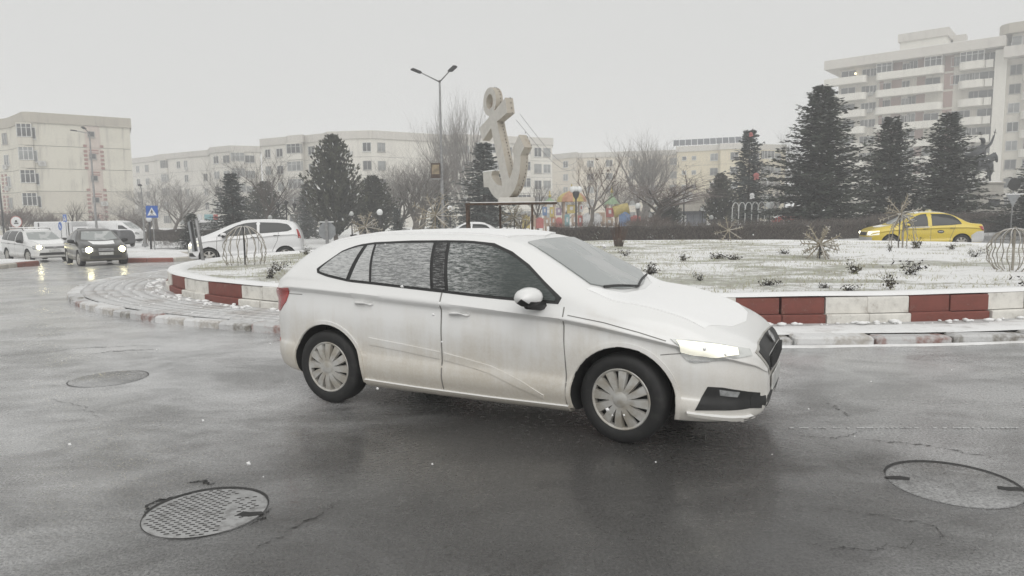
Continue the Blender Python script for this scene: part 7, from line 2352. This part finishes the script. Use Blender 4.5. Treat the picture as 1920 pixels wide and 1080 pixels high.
limb([(.66, -.22, 2.72), (.80, -.22, 3.35)], [.03, .03]); limb([(.62, -.22, 3.16), (.92, -.22, 3.08)], [.03, .03]); limb([(.66, -.22, 3.03), (.84, -.22, 2.98)], [.02, .02])
me0 = b.mesh('statue_raw', M_BRONZE)
tmp = put('statue_raw', me0)
md = tmp.modifiers.new('r', 'REMESH'); md.mode = 'VOXEL'; md.voxel_size = .032
ms = tmp.modifiers.new('s', 'SMOOTH'); ms.factor = .5; ms.iterations = 4
dg = bpy.context.evaluated_depsgraph_get(); dg.update()
me = bpy.data.meshes.new_from_object(tmp.evaluated_get(dg), depsgraph=dg)
bpy.data.objects.remove(tmp)
me.name = 'horseman_statue'; me.materials.clear(); me.materials.append(M_BRONZE)
me.polygons.foreach_set('use_smooth', [True] * len(me.polygons))
sc = (zz(238) - Hp - .15) / 3.38
st = put('horseman_statue', me, None, (p.x + .05, p.y + .5, p.z + Hp + .12), (0, 0, R(22)), sc)
tag(st, 'dark bronze horseman raising a cross on the pale stone plinth', 'statue')

# ---- manhole covers
def manhole(px, py, r, label, style, rz=0.0):
    p = px_ground(px, py)
    t_ = thing('manhole_cover', label, 'manhole cover', (p.x, p.y, 0), rz)
    b = MB(); b.lathe([(r, .0012), (r * .97, .0042), (1e-3, .0045)], 72); cv = b.build('cover', M_MHC if style == 'studs' else M_ASPH, t_, smooth=True, sharp=30)
    # the open joint round the lid: wide on the far side, closing towards us
    b = MB(); i_, o_ = [], []
    for k in range(73):
        a = 2 * PI * k / 72
        g = {'studs': .003 + .026 * max(0, math.sin(a - .1)) ** 1.5 + .008 * max(0, math.sin(3 * a)), 'plain': .034 * max(0, math.sin(a + .35)) ** .6, 'slush': .010 * max(0, math.sin(2 * a))}[style]
        i_.append((math.cos(a) * (r - .001), math.sin(a) * (r - .001), .0055)); o_.append((math.cos(a) * (r + g), math.sin(a) * (r + g), .0055))
    b.grid([i_, o_]); b.build('rim_gap', M_CRACK, t_)
    if style == 'studs':
        b = MB(); pt = .034
        n = int(r / pt) + 2
        for i in range(-n, n + 1):
            for j in range(-n - 2, n + 3):
                x, y = i * pt * 1.3 + (j % 2) * pt * .65, j * pt * .80
                if math.hypot(x, y) > r * .93 or x > r * .30 and rnd.random() < .75: continue
                b.box((x + rnd.uniform(-.002, .002), y, .0052), (pt * rnd.uniform(.6, .8), pt * .25, .0022), rz=rnd.uniform(-.05, .05))
        tag(b.build('slot_hole', M_MHD, cv), kind='stuff')
    for a in ((2.95, -.22) if style == 'plain' else (-.42,) if style == 'studs' else ()):
        c_ = Vector((math.cos(a), math.sin(a), 0)) * r * .84
        b = MB(); pl = [(.075, .0), (.045, .028), (-.02, .022), (-.06, .03), (-.078, -.008), (-.03, -.026), (.03, -.018)]
        b.prism([(x * 1.0, y * 1.15) for x, y in pl], .0048, .0068, 0, Matrix.Translation(c_) @ Matrix.Rotation(a + .15, 4, 'Z')); b.build('lift_slot', M_CRACK, t_)
    return t_
rnd = random.Random(91)
M_MHC = make_snow('slushy_manhole_iron', (0.15, 0.148, 0.142), .75, 11.0, .36)
M_MHD = mat('manhole_slot_dark', (0.035, 0.033, 0.03), .6, .1, var=.4, scale=30)
manhole(387, 960, .325, 'chequered round manhole cover at the lower left, with broken rim', 'studs', rz=.25)
manhole(1786, 907, .355, 'plain round manhole cover at the lower right with two black lift slots', 'plain', rz=-.12)
manhole(204, 710, .36, 'slush-filled manhole cover on the left, barely visible', 'slush', rz=.1)
for i, (pix, w) in enumerate([([(268, 972), (276, 950), (292, 940), (330, 934), (372, 925)], .05), ([(300, 938), (345, 930), (400, 921), (445, 916)], .03), ([(350, 906), (375, 903), (398, 908)], .035), ([(470, 985), (500, 968), (512, 948)], .02)]):
    crack(pix, w, 60 + i, .012)

# ---- snow in the air
rs_ = np.random.RandomState(99)
n = 420
Yf = .9 + 16 * rs_.rand(n) ** 1.4
xf = (rs_.rand(n) * 2 - 1) * .78 * Yf
zf = EYE + (rs_.rand(n) * 1.0 - .52) * .75 * Yf
ok = (zf > .05) & (zf < EYE - .02 * Yf) & (rs_.rand(n) < .42)
b = MB()
for x, y, z in zip(xf[ok], Yf[ok], zf[ok]):
    r_ = rs_.uniform(.0028, .0058) * (0.55 + .13 * min(y, 8))
    b.add([(x + r_, y, z - r_ * .5), (x - r_, y, z + r_ * .4), (x, y + r_, z), (x, y - r_, z), (x + r_ * .4, y, z + r_), (x - r_ * .4, y, z - r_)], [(0, 2, 4), (2, 1, 4), (1, 3, 4), (3, 0, 4), (2, 0, 5), (1, 2, 5), (3, 1, 5), (0, 3, 5)])
tag(b.build('snowflakes', M_SNOWC), kind='stuff')

# ---- the snowy air
hz = NT('snowy_air')
hz.t.nodes.remove(hz.b)
vol = hz.n('ShaderNodeVolumePrincipled')
vol.inputs['Color'].default_value = (0.97, 0.975, 0.98, 1)
vol.inputs['Density'].default_value = 0.0032
hz.l(vol.outputs[0], [nd for nd in hz.t.nodes if nd.type == 'OUTPUT_MATERIAL'][0].inputs['Volume'])
b = MB(); b.box((0, 785, 17.4), (1830, 1640, 38))
tag(b.build('haze', hz.m), kind='stuff')
